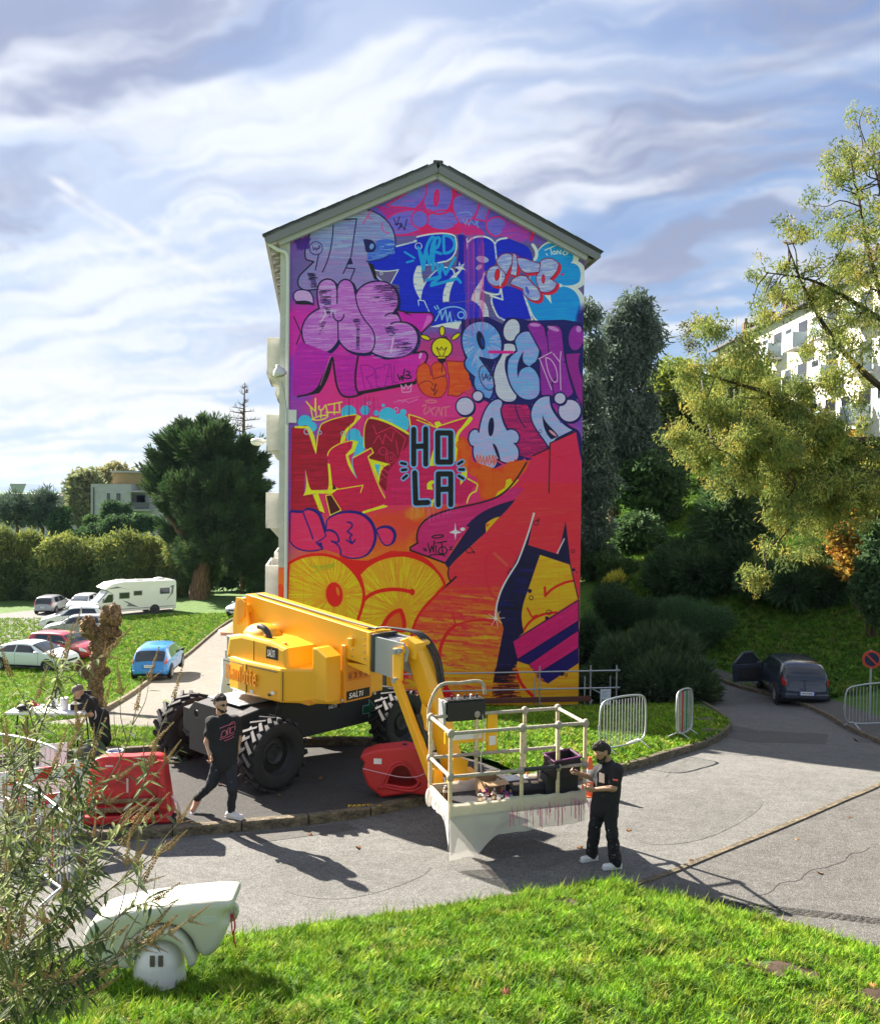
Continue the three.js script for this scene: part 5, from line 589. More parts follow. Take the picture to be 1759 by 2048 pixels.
{
const D = 58, b = at(1225, 1010, D); const t = thing('eucalyptus_tree', 'tall grey-green eucalyptus just right of the painted block', 'tree', [b.x, hgt(b.x, b.z), b.z]); const o = t.position;
const L = (px, py, r, ry, dd = 0) => { const p = at(px, py, D + dd).sub(o); return [p.x, p.y, p.z, pm(r, D), pm(ry ?? r, D), pm(r, D)]; };
part('trunk', [taper([V(0, -0.2, 0), V(0.1, 4, 0), V(0.6, 9, 0), V(0.9, 13, 0)], 0.42, 0.12, 9, 0.1), limb(V(0.1, 4, 0), V(-1.5, 9, 0.4), 0.2, 0.06, 31), limb(V(0.4, 6.5, 0), V(2.2, 10.5, 0), 0.2, 0.05, 32)], M.brownBark, t);
crown(t, [L(1270, 625, 34, 40), L(1290, 670, 30, 42), L(1245, 690, 34, 36), L(1225, 655, 18, 20), L(1268, 735, 36, 30), L(1215, 770, 34, 36), L(1240, 840, 60, 60), L(1205, 880, 40, 60), L(1280, 880, 40, 50), L(1225, 950, 50, 55), L(1290, 800, 20, 25), L(1190, 720, 16, 20), L(1255, 900, 50, 50)], 2600, 0.52, GLAU, 'droop', 520, { shell: 0.35 });
}
{
const D = 50, b = at(1172, 1010, D), t = thing('eucalyptus_tree', 'slim eucalyptus half hidden behind the right edge of the painted block', 'tree', [b.x, hgt(b.x, b.z), b.z]), o = t.position;
const L = (px, py, r, ry) => { const p = at(px, py, D).sub(o); return [p.x, p.y, p.z, pm(r, D), pm(ry ?? r, D), pm(r, D)]; };
part('trunk', [taper([V(0, -0.2, 0), V(0.1, 5, 0), V(0.2, 11, 0)], 0.3, 0.1, 8, 0.1)], M.brownBark, t);
crown(t, [L(1175, 630, 20, 24), L(1182, 700, 22, 30), L(1170, 790, 26, 40), L(1180, 880, 34, 50), L(1185, 960, 36, 50), L(1175, 1060, 40, 60)], 1200, 0.46, GLAU, 'droop', 530, { shell: 0.35 });
}
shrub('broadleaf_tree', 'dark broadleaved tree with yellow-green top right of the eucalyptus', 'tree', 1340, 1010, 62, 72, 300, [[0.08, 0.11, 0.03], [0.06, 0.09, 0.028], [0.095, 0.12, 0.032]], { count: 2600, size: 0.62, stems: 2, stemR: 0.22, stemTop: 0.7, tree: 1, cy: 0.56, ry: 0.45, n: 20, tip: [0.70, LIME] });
shrub('broadleaf_tree', 'low dark tree in the shade at the foot of the eucalyptus', 'tree', 1300, 1060, 56, 60, 150, DARK, { count: 1000, size: 0.6, stems: 2, stemR: 0.15, tree: 1 });
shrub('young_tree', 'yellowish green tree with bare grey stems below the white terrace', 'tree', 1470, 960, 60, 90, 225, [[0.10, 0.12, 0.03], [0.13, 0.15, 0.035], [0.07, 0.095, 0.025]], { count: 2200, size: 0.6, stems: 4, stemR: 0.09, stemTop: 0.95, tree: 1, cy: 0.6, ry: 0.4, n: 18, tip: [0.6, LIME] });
{
const D = 52; [[1452, 700, 1440, 655], [1462, 790, 1470, 640], [1475, 790, 1482, 660], [1412, 900, 1385, 660], [1425, 780, 1395, 645]].forEach(([x0, y0, x1, y1], i) => { if (i > 2) return; });
const b = at(1450, 1000, D), t = thing('bare_sapling', 'cluster of pale bare stems rising before the white terrace', 'tree', [b.x, hgt(b.x, b.z), b.z]), o = t.position, pale = mat(C(0.50, 0.46, 0.38), 0.9);
const Q = (x, y) => at(x, y, D).sub(o); [[[1440, 990], [1425, 900], [1405, 780], [1385, 645]], [[1450, 990], [1462, 860], [1468, 760], [1472, 630]], [[1455, 985], [1475, 880], [1480, 780], [1490, 650]], [[1445, 990], [1440, 880], [1455, 760], [1460, 690]]].forEach((l, i) => part('stem', taper(l.map((p) => Q(...p)), 0.075, 0.015, 6), pale, t));
const lobes = [[1388, 650], [1372, 662], [1400, 640], [1380, 690], [1440, 660]].map(([x, y]) => { const p = Q(x, y); return [p.x, p.y, p.z, 0.7, 0.6, 0.6]; }); crown(t, lobes, 60, 0.25, [[0.12, 0.13, 0.05], [0.09, 0.10, 0.04]], 'leaf', 541, { shell: 0.1 });
}
shrub('spruce_tree', 'dark layered conifer standing on the shaded slope', 'tree', 1460, 1130, 42, 80, 215, DARK, { kind: 'spray', along: [1, -0.1], count: 1500, size: 0.55, stems: 1, stemR: 0.2, stemTop: 0.95, tree: 1, tip: [0.66, [[0.09, 0.13, 0.035], [0.06, 0.10, 0.03]]], lobes: (R, h) => { const o = []; for (let k = 0; k < 9; k++) for (let j = 0; j < 5; j++) { const a = j * 1.256 + k * 0.7, rr = R * (1 - k / 10) * 0.7; o.push([Math.cos(a) * rr, h * (0.12 + k * 0.1), Math.sin(a) * rr, R * 0.36 * (1.1 - k / 10), h * 0.05, R * 0.36 * (1.1 - k / 10)]); } return o; } });
for (const [px, py, D, w, h] of [[1380, 1195, 42, 95, 95], [1480, 1180, 41, 70, 80]]) shrub('juniper_shrub', 'broad dark juniper spreading below the conifer', 'shrub', px, py, D, w, h, DARK, { kind: 'spray', along: [1, 0.5], count: 1500, size: 0.42, group: 'junipers below the conifer' });
shrub('juniper_shrub', 'broad juniper on the open lawn right of the conifer', 'shrub', 1600, 1225, 38, 105, 105, DARK, { kind: 'spray', along: [1, 0.5], count: 2200, size: 0.40, tip: [0.72, [[0.10, 0.14, 0.035], [0.07, 0.11, 0.03]]] });
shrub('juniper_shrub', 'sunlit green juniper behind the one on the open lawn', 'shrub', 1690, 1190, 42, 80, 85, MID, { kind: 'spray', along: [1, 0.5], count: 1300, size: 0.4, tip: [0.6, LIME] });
shrub('round_bush', 'clipped round dark bush beside the garden path', 'shrub', 1225, 1240, 42, 46, 72, DARK, { kind: 'bush', count: 900, size: 0.34, shell: 0.6 });
shrub('golden_shrub', 'small golden-topped shrub behind the clipped round bush', 'shrub', 1228, 1186, 45, 25, 38, MID, { kind: 'spray', along: [0.4, 1], count: 420, size: 0.3, tip: [0.6, [[0.42, 0.38, 0.05], [0.34, 0.32, 0.05]]] });
shrub('round_bush', 'rounded green bush touching the square-clipped one on the slope', 'shrub', 1310, 1262, 38, 42, 66, DARK, { kind: 'bush', count: 850, size: 0.3, shell: 0.6 });
shrub('clipped_bush', 'square-clipped green bush on the slope below the junipers', 'shrub', 1388, 1275, 36.5, 58, 72, [[0.05, 0.10, 0.036], [0.058, 0.11, 0.04]], { kind: 'bush', count: 1300, size: 0.3, shell: 0.6 });
shrub('flowering_bush', 'loose bush with pale blue flowers above the golden shrub', 'shrub', 1230, 1168, 48, 34, 46, MID, { count: 420, size: 0.34 });
shrub('broom_shrub', 'large dark feathery shrub behind the scaffold and crowd barriers', 'shrub', 1290, 1425, 31, 112, 148, [[0.05, 0.08, 0.03], [0.06, 0.095, 0.034], [0.042, 0.07, 0.027]], { kind: 'spray', along: [1, 0.7], count: 3200, size: 0.36, shell: 0.5, n: 18, stems: 5 });
shrub('broom_shrub', 'dark shrub against the right corner of the painted block', 'shrub', 1178, 1330, 36, 30, 90, DARK, { kind: 'spray', along: [1, 0.7], count: 500, size: 0.34 });
shrub('evergreen_shrub', 'dark evergreen in the shade behind the clipped bushes', 'shrub', 1195, 1200, 50, 42, 90, DARK, { count: 700, size: 0.5 });
shrub('evergreen_shrub', 'dark evergreen on the slope behind the eucalyptus trunk', 'shrub', 1275, 1110, 52, 45, 80, DARK, { count: 600, size: 0.5 });
shrub('orange_tree_crown', 'small tree with orange autumn leaves at the top of the slope', 'tree', 1722, 1100, 36, 72, 240, [[0.30, 0.15, 0.025], [0.27, 0.18, 0.03], [0.20, 0.15, 0.03], [0.13, 0.12, 0.03]], { count: 1500, size: 0.36, stems: 2, stemR: 0.1, stemTop: 0.8, tree: 1, cy: 0.56, ry: 0.45, n: 18 });
shrub('holly_bush', 'very dark bush at the edge of the slope under the orange tree', 'shrub', 1752, 1105, 33, 34, 70, DARK, { count: 500, size: 0.3 });
{
const D = 17.5, b = V(at(1905, 1000, D).x, 0, -D); b.y = hgt(b.x, b.z);
const t = thing('ash_tree', 'wide yellow-green tree reaching in over the slope from the right', 'tree', b.toArray()), Q = (x, y, dd = 0) => at(x, y, D + dd).sub(b), r = rng(61);
const bark = mat(C(0.20, 0.18, 0.15), 0.95, 0, { map: rep(T.bark, 1) });
part('trunk', taper([V(0, -0.2, 0), Q(1890, 1050), Q(1880, 900), Q(1850, 700), Q(1830, 500)], 0.34, 0.12, 10, 0.15), bark, t);
const limbs = [[[1885, 940], [1759, 884], [1700, 882], [1640, 845], [1560, 795], [1480, 770], [1400, 745]], [[1880, 880], [1790, 800], [1700, 720], [1640, 640], [1600, 560], [1570, 480]], [[1870, 780], [1780, 640], [1740, 520], [1720, 420], [1700, 320]], [[1885, 960], [1800, 960], [1720, 940], [1640, 960], [1560, 1000]], [[1850, 700], [1700, 600], [1620, 560], [1530, 545]], [[1850, 640], [1790, 480], [1759, 380], [1740, 300]], [[1640, 845], [1560, 830], [1480, 850], [1430, 900]], [[1700, 882], [1640, 950], [1590, 1040], [1550, 1090]]];
const clumps = [];
limbs.forEach((l, i) => {
const dz = (i % 3 - 1) * 1.3, pts = l.map((p, k) => Q(p[0], p[1], dz * k / l.length)); part('branch', taper(pts, [0.12, 0.09, 0.075, 0.07, 0.06, 0.06, 0.05, 0.05][i], 0.011, 6, 0.1), bark, t);
const c = new THREE.CatmullRomCurve3(pts), tw = [];
for (let k = 0; k < 20; k++) { const u = 0.22 + 0.78 * r(), p = c.getPoint(u), e = p.clone().add(rv(r).multiplyScalar(0.35 + r() * 0.7)).add(V(-0.15, 0.08 + (r() - 0.5) * 0.45, 0)); tw.push(limb(p, e, 0.016, 0.005, 700 + i * 40 + k, 0.3, 3)); const thin = i === 2 || i === 5 ? 2 : i === 1 || i === 4 ? 2 : 9; for (let m = 0; m < thin; m++) clumps.push([e.x + (r() - 0.5) * 0.42, e.y + (r() - 0.5) * 0.38, e.z + (r() - 0.5) * 0.5, 0.22, 0.19, 0.22]); }
part('twigs', tw, bark, t).userData.kind = 'stuff';
});
for (const [x, y, rx, ry, n] of [[1440, 785, 70, 40, 20], [1540, 815, 70, 50, 22], [1620, 740, 50, 45, 9], [1520, 900, 75, 60, 30], [1460, 950, 40, 35, 10], [1600, 1000, 75, 60, 30], [1580, 1080, 55, 40, 20], [1670, 840, 60, 70, 18], [1700, 1000, 60, 60, 16], [1710, 620, 45, 50, 7], [1400, 745, 40, 30, 10], [1750, 700, 50, 90, 10], [1680, 540, 40, 30, 6], [1720, 420, 45, 50, 10], [1650, 480, 45, 40, 7], [1740, 560, 40, 60, 10], [1560, 560, 50, 20, 5], [1720, 660, 50, 50, 12], [1660, 690, 45, 40, 10]]) for (let k = 0; k < n; k++) { const d = rv(r), p = Q(x + d.x * rx, y + d.y * ry, d.z * 1.4); clumps.push([p.x, p.y, p.z, 0.17, 0.20, 0.17]); }
crown(t, clumps, 5400, 0.112, [[0.16, 0.19, 0.045], [0.21, 0.23, 0.055], [0.11, 0.145, 0.035], [0.08, 0.11, 0.03], [0.26, 0.23, 0.05]], 'droop', 611, { shell: 0.05 });
}
let pollardPos;
{
const g = gp(205, 1424), b = g, t = thing('pollarded_tree', 'knobbly pollarded plane tree with bare fists beside the lane', 'tree', b.toArray()), D = -b.z, Q = (x, y, dd = 0) => at(x, y, D + dd).sub(b); pollardPos = b;
const bk = mat(C(0.80, 0.64, 0.47), 0.95, 0, { map: rep(T.bark, 1.5), bumpMap: rep(T.barkBump, 1.5), bumpScale: 0.05 });
const k = pm(1, D);
const tr = part('trunk', [taper([Q(196, 1424), Q(190, 1380), Q(196, 1330), Q(203, 1290), Q(205, 1262)], 17 * k, 13 * k, 14, 0.35), taper([Q(203, 1275), Q(214, 1255), Q(220, 1240)], 12 * k, 12 * k, 10, 0.35), taper([Q(200, 1282), Q(186, 1268), Q(178, 1256)], 11 * k, 12 * k, 10, 0.35), taper([Q(195, 1345), Q(178, 1342), Q(162, 1334)], 10 * k, 8 * k, 10, 0.35)], bk, t);
const r = rng(66); for (const [x, y, R] of [[222, 1228, 20], [213, 1242, 14], [230, 1244, 13], [176, 1246, 14], [172, 1262, 12], [186, 1262, 12], [234, 1266, 9], [224, 1285, 12], [190, 1292, 12], [205, 1305, 14], [220, 1262, 12], [160, 1332, 11], [172, 1346, 11], [213, 1343, 8], [190, 1315, 10]]) { const s = new THREE.IcosahedronGeometry(R * k, 3), p = s.attributes.position, ph = r() * 40; for (let i = 0; i < p.count; i++) { const v = V().fromBufferAttribute(p, i), n = v.clone().normalize(), f = 1 + 0.28 * n3(n.x * 2.4 + ph, n.y * 2.4, n.z * 2.4) + 0.16 * n3(n.x * 6 + ph, n.y * 6, n.z * 6); v.multiplyScalar(f); p.setXYZ(i, v.x, v.y, v.z); } s.computeVertexNormals(); const c = Q(x, y, (r() - 0.5) * 0.25); s.translate(c.x, c.y, c.z); part('burl', s, bk, tr); }
}
const tuft = (seed, n, h, w, lean) => { const r = rng(seed), out = []; for (let i = 0; i < n; i++) { const a = r() * TAU, d0 = r() * 0.045, p = V(Math.cos(a) * d0, 0, Math.sin(a) * d0), b = r() * TAU, l = lean * (0.3 + r()), hh = h * (0.45 + r() * 0.75), sd = V(-Math.sin(b), 0, Math.cos(b)).multiplyScalar(w / 2), m = p.clone().add(V(Math.cos(b) * l * 0.35, hh * 0.6, Math.sin(b) * l * 0.35)), e = p.clone().add(V(Math.cos(b) * l, hh, Math.sin(b) * l)); const A = p.clone().add(sd), B = p.clone().sub(sd), M1 = m.clone().addScaledVector(sd, 0.8), M2 = m.clone().addScaledVector(sd, -0.8); for (const q of [A, B, M1, B, M2, M1, M1, M2, e]) out.push(q.x, q.y, q.z); } return geoOf(out); };
const TUFT = [1, 2, 3].map((s) => tuft(s, 12, 0.062, 0.0075, 0.06)), TALL = [4, 5].map((s) => tuft(s, 9, 0.15, 0.008, 0.10)), COARSE = [6, 7].map((s) => tuft(s, 14, 0.075, 0.02, 0.07));
const GRASS = [[0.17, 0.36, 0.012], [0.23, 0.44, 0.014], [0.12, 0.27, 0.012], [0.33, 0.46, 0.022], [0.46, 0.46, 0.10]];
function scatter(geos, name, label, parent, n, pick, scale, cols, seed) {
const r = rng(seed), sets = geos.map(() => []), cs = geos.map(() => []), m = new THREE.Matrix4(), q = new THREE.Quaternion();
for (let i = 0; i < n; i++) { const p = pick(r); if (!p) continue; const s = scale * (0.6 + r() * 0.8); q.setFromEuler(new THREE.Euler((r() - 0.5) * 0.3, r() * TAU, (r() - 0.5) * 0.3)); m.compose(p, q, V(s, s * (0.7 + r() * 0.6), s)); const k = i % geos.length; sets[k].push(m.clone()); const dry = 0.8 * sstep(0.12, 0.65, fbm2(p.x * 0.8 + 5, p.z * 0.8, 3) + (r() - 0.5) * 0.5); const c = pickC(r() < dry ? cols.slice(-2) : cols.slice(0, -1), r), pt = 0.78 + 0.5 * fbm2(p.x * 1.7 + 20, p.z * 1.7, 3); cs[k].push(c.multiplyScalar(clamp(pt, 0.45, 1.25))); }
geos.forEach((g, k) => { if (!sets[k].length) return; const o = inst(g, sets[k], bladeMat, parent === scene ? numbered(name) : name, parent, cs[k]); if (parent === scene) { o.userData.label = label; o.userData.category = 'grass'; } });
}
const soilSpots = [[1545, 1932, 0.34, 0.12], [1600, 1945, 0.25, 0.10], [1150, 1806, 0.22, 0.10], [1745, 1990, 0.18, 0.1]].map(([x, y, a, b]) => { const p = gb(x, y); return [p.x, p.z, a, b]; });
const bare = (x, z) => soilSpots.some(([sx, sz, a]) => Math.hypot(x - sx, (z - sz) * 1.3) < a * (0.8 + 0.5 * n2(x * 6, z * 6)));
scatter(TUFT, 'bank_grass', 'lush short grass covering the bank in the foreground', scene, 62000, (r) => { const x = -7.5 + r() * 15, z = -4.3 - r() * 8.5; if (!inside(bankRing, x, z)) return null; const e = edgeDist(x, z); if (e < 0.02 || bare(x, z) || Math.abs(x / z) > 0.62) return null; return V(x, bankAt(x, z) - 0.006, z); }, 1.0, GRASS, 71);
scatter(TALL, 'tall_grass', 'taller loose grass blades along the edge of the bank', scene, 1500, (r) => { const p = bankEdge[Math.floor(r() * (bankEdge.length - 1))], x = p.x + (r() - 0.5) * 1.2, z = p.z + r() * 1.6; if (!inside(bankRing, x, z) || bare(x, z) || n2(x * 1.3, z * 1.3) < -0.1) return null; return V(x, bankAt(x, z) - 0.01, z); }, 0.9, GRASS, 72);
scatter(COARSE, 'island_grass', 'sunlit grass on the lawn below the painted gable', scene, 26000, (r) => { const x = -4 + r() * 12, z = -15 - r() * 14; if (!inside(islandPoly, x, z)) return null; return V(x, islandH(x, z) - 0.02, z); }, 1.0, GRASS, 73);
scatter(COARSE, 'strip_grass', 'grass strip behind the table and the yard kerb', scene, 9000, (r) => { const x = -10.5 + r() * 6.5, z = -16.6 - r() * 3.2; if (inside(padPoly, x, z)) return null; return V(x, hgt(x, z) - 0.03, z); }, 1.0, GRASS, 74);
scatter(COARSE, 'lane_grass', 'bright lawn between the parked cars and the lane', scene, 42000, (r) => { const d = 20 + Math.pow(r(), 0.8) * 52, x = -(d * 0.52) + r() * d * 0.42; if (x > -4) return null; const z = -d; if (inside(laneL.concat(laneR), x, z)) return null; const li = laneL.reduce((a, p) => Math.abs(p.z - z) < Math.abs(a.z - z) ? p : a); if (x > li.x - 0.1 && d < 62) return null; return V(x, hgt(x, z) - 0.04, z); }, 1.7, GRASS, 75);
scatter(COARSE, 'slope_grass', 'green grass on the shaded slope to the right', scene, 42000, (r) => { const d = 29 + r() * 36, x = d * (0.19 + r() * 0.36), z = -d; if (inside(roadPoly, x, z)) return null; return V(x, hgt(x, z) - 0.04 + (d < 33 ? 0.03 : 0), z); }, 1.7, [[0.15, 0.32, 0.03], [0.19, 0.38, 0.035], [0.13, 0.28, 0.03], [0.25, 0.38, 0.05], [0.36, 0.36, 0.09]], 76);
for (const [sx, sz, a] of soilSpots) { const R = rng(Math.round(sx * 100)), g = new THREE.CircleGeometry(1, 24), p = g.attributes.position; g.rotateX(-Math.PI / 2); for (let i = 0; i < p.count; i++) { const k = i ? a * (0.9 + 0.35 * n2(p.getX(i) * 2 + sx, p.getZ(i) * 2)) : 0, x = sx + p.getX(i) * k, z = sz + p.getZ(i) * k * 0.8; p.setXYZ(i, x, bankAt(x, z) + 0.012, z); } g.computeVertexNormals(); struct('bare_soil', g, mat(C(0.13, 0.085, 0.05), 1, 0, { bumpMap: rep(T.stoneBump, 3), bumpScale: 0.04 })); }
{
const lg = (() => { const o = []; for (let k = 0; k < 5; k++) { const a = (k - 2) * 0.55; leafTris(o, V(0, 0, 0), V(Math.sin(a), 0.25, -Math.cos(a)).normalize(), V(Math.cos(a), 0, Math.sin(a)), 0.075 - Math.abs(k - 2) * 0.012, 0.045, 0.3); } return geoOf(o); })();
const r = rng(91), lm = ['#8a5a2c', '#a8763a', '#6e4522'].map((h) => mat(H(h), 0.9, 0, { side: THREE.DoubleSide }));
const spots = [[620, 1674], [1590, 1683], [1496, 1938], [1258, 1665], [1640, 1750], [1700, 1640], [1240, 1530], [1330, 1520], [1010, 2005], [720, 1700], [560, 1592], [440, 1570], [640, 1560], [1745, 1990], [1380, 1725], [1160, 1700]];
spots.forEach(([x, y], i) => { const p = y > 1880 ? gb(x, y) : y < 1600 && x < 700 ? onPad(x, y) : gp(x, y); const m = top('fallen_leaf', lg, lm[i % 3], y > 1880 ? 'curled brown leaf lying in the grass of the bank' : 'dry brown plane leaf lying on the tarmac', 'leaf', y > 1880 ? 'leaves in the grass' : 'leaves on the tarmac'); m.position.set(p.x, p.y + 0.02 + (y > 1880 ? 0.05 : 0), p.z); m.rotation.set((r() - 0.5) * 0.5, r() * TAU, (r() - 0.5) * 0.5); m.scale.setScalar(0.55 + r() * 0.55); });
}
{
const b0 = V(-2.75, 0, -4.6); b0.y = bankAt(b0.x, b0.z) - 0.1;
const t = thing('buddleia_bush', 'arching buddleia bush with narrow leaves and brown seed spikes in the near corner', 'shrub', b0.toArray()), r = rng(95);
const Q = (x, y, d) => at(x, y, d).sub(b0), bark = mat(C(0.22, 0.17, 0.11), 0.9), brown = mat(C(0.30, 0.20, 0.085), 0.95), sp = [];
for (let v = 0; v < 4; v++) { const rr = rng(960 + v), parts = [cyl(V(0, 0, 0), V(0, 0.17, 0), 0.0022, 0.001, 4)]; for (let k = 0; k < 15; k++) { const y = k * 0.0115 + 0.004, R = 0.0105 * (1 - k / 19); for (let j = 0; j < 6; j++) { const a = j / 6 * TAU + rr(); parts.push(place(new THREE.OctahedronGeometry(0.0052 * (1 - k / 26) * (0.8 + rr() * 0.5), 0).scale(0.75, 1.15, 0.75), Math.cos(a) * R, y + (rr() - 0.5) * 0.004, Math.sin(a) * R)); } } sp.push(merge(parts)); }
const stems = [[[-60, 2060, 4.6], [0, 1720, 4.4], [60, 1520, 4.2], [100, 1400, 4.1], [128, 1318, 4.05]], [[-40, 2060, 4.5], [120, 1820, 4.2], [230, 1660, 4.0], [285, 1570, 3.9], [300, 1530, 3.85]], [[-50, 2050, 4.7], [60, 1900, 4.5], [180, 1810, 4.3], [270, 1740, 4.2], [335, 1700, 4.1]], [[-30, 2060, 4.4], [90, 1940, 4.1], [190, 1880, 3.9], [255, 1820, 3.8], [310, 1800, 3.75]], [[-60, 2040, 4.6], [20, 1720, 4.5], [90, 1580, 4.4], [110, 1530, 4.4]], [[-70, 2060, 4.4], [0, 1800, 4.2], [90, 1640, 4.0], [160, 1560, 3.9], [180, 1520, 3.9]], [[-60, 2060, 4.7], [80, 1760, 4.7], [190, 1600, 4.7], [250, 1500, 4.7], [272, 1420, 4.7]], [[-20, 2060, 4.3], [110, 1980, 4.0], [210, 1930, 3.8], [300, 1860, 3.75]], [[-60, 2060, 4.8], [20, 1860, 4.7], [130, 1730, 4.6], [240, 1680, 4.6], [290, 1640, 4.6]], [[-80, 2060, 4.5], [0, 1940, 4.3], [90, 1860, 4.1], [170, 1770, 4.0], [245, 1690, 3.95]], [[-80, 2060, 4.7], [-10, 1700, 4.6], [30, 1560, 4.6], [20, 1500, 4.6]], [[-60, 2060, 4.2], [60, 1980, 4.0], [150, 1960, 3.9], [240, 1910, 3.8], [300, 1880, 3.7]], [[-80, 2080, 4.9], [30, 1820, 4.8], [90, 1660, 4.8], [170, 1600, 4.7]], [[-80, 2060, 4.1], [20, 2040, 4.0], [100, 2010, 3.9], [180, 1990, 3.8]], [[-80, 2060, 4.3], [-10, 1900, 4.2], [40, 1780, 4.1], [70, 1700, 4.1]], [[-80, 2080, 4.4], [-20, 2000, 4.3], [40, 1920, 4.2], [110, 1880, 4.1]]];
const leafL = [], leafC = [], leafG = (() => { const o = []; const pts = [[0, 0.1], [0.3, 1], [0.65, 0.75], [1, 0]]; for (let i = 0; i < 3; i++) for (const s of [-1, 1]) { const [a, wa] = pts[i], [c, wc] = pts[i + 1], z = (u) => -0.12 * u * u, w = 0.11; const A = [0, a, z(a)], B = [0, c, z(c)], A2 = [s * wa * w, a, z(a) + 0.04 * wa], B2 = [s * wc * w, c, z(c) + 0.04 * wc]; for (const q of s > 0 ? [A, A2, B2, A, B2, B] : [A, B2, A2, A, B, B2]) o.push(...q); } return geoOf(o); })();
const m = new THREE.Matrix4(), q = new THREE.Quaternion(); let ns = 0;
const addLeaf = (p, dir, s) => { const d = dir.clone().normalize(), side = d.clone().cross(UP).normalize(), n = side.clone().cross(d); m.makeBasis(side, d, n); m.scale(V(s, s, s)); m.setPosition(p); leafL.push(m.clone()); const k = r(); leafC.push(pickC(k < 0.45 ? [[0.22, 0.28, 0.08], [0.17, 0.23, 0.07]] : k < 0.8 ? [[0.09, 0.13, 0.05], [0.07, 0.10, 0.04]] : [[0.32, 0.38, 0.10], [0.22, 0.26, 0.08]], r)); };
const addSpike = (p, dir, s) => { const g = part('seed_head', sp[ns++ % 4], brown, t); g.position.copy(p); g.quaternion.setFromUnitVectors(UP, dir.clone().normalize()); g.scale.setScalar(s); };
const grow = (pts, r0, lv) => {
const c = new THREE.CatmullRomCurve3(pts, false, 'centripetal'), L = c.getLength(); part(lv ? 'twig' : 'stem', taper(pts, r0, r0 * 0.3, 5), bark, t);
const n = Math.round(L / (lv ? 0.026 : 0.03)); for (let k = 1; k < n; k++) { const u = k / n; if (!lv && u < 0.12) continue; const p = c.getPoint(u), tg = c.getTangent(u), a = (k % 2) * 1.57 + r() * 0.7; for (const s of [-1, 1]) { if (r() < 0.22) continue; const o = tg.clone().cross(UP).normalize().applyAxisAngle(tg, a).multiplyScalar(s), d = o.add(tg.clone().multiplyScalar(0.55)).add(V(0, -0.15 - r() * 0.35, 0)); if (r() < (lv ? 0.25 : 0) || (p.x + b0.x) / -(p.z + b0.z) > -0.385 && r() < 0.80) continue; addLeaf(p, d, 0.05 + r() * 0.055); } }
return c;
};
stems.forEach((st, i) => {
const pts = st.map((p) => Q(...p)); pts.unshift(V((r() - 0.5) * 0.3, 0, (r() - 0.5) * 0.3)); const c = grow(pts, 0.008, 0); const e = c.getPoint(1), tg = c.getTangent(1);
addSpike(e, tg.clone().add(V(0, 0.25, 0)), 0.9 + r() * 0.5);
for (let k = 0; k < 10; k++) { const u = 0.2 + 0.76 * (k + r() * 0.6) / 10, p = c.getPoint(u), d = c.getTangent(u).add(rv(r).multiplyScalar(0.8)).add(V(0.1, 0.35, 0)).normalize(), l = 0.14 + r() * 0.26, e2 = p.clone().addScaledVector(d, l).add(V(0, 0.02, 0)); grow([p, p.clone().addScaledVector(d, l * 0.5).add(rv(r).multiplyScalar(0.02)), e2], 0.0035, 1); if (r() < 0.62) { addSpike(e2, d.clone().add(V(0, 0.3, 0)), 0.6 + r() * 0.5); if (r() < 0.6) for (const s of [-1, 1]) addSpike(e2.clone().addScaledVector(d, -0.02), d.clone().applyAxisAngle(V(0, 0, 1), s * 0.7), 0.35 + r() * 0.35); } }
});
inst(leafG, leafL, leafMat, 'foliage', t, leafC);
}
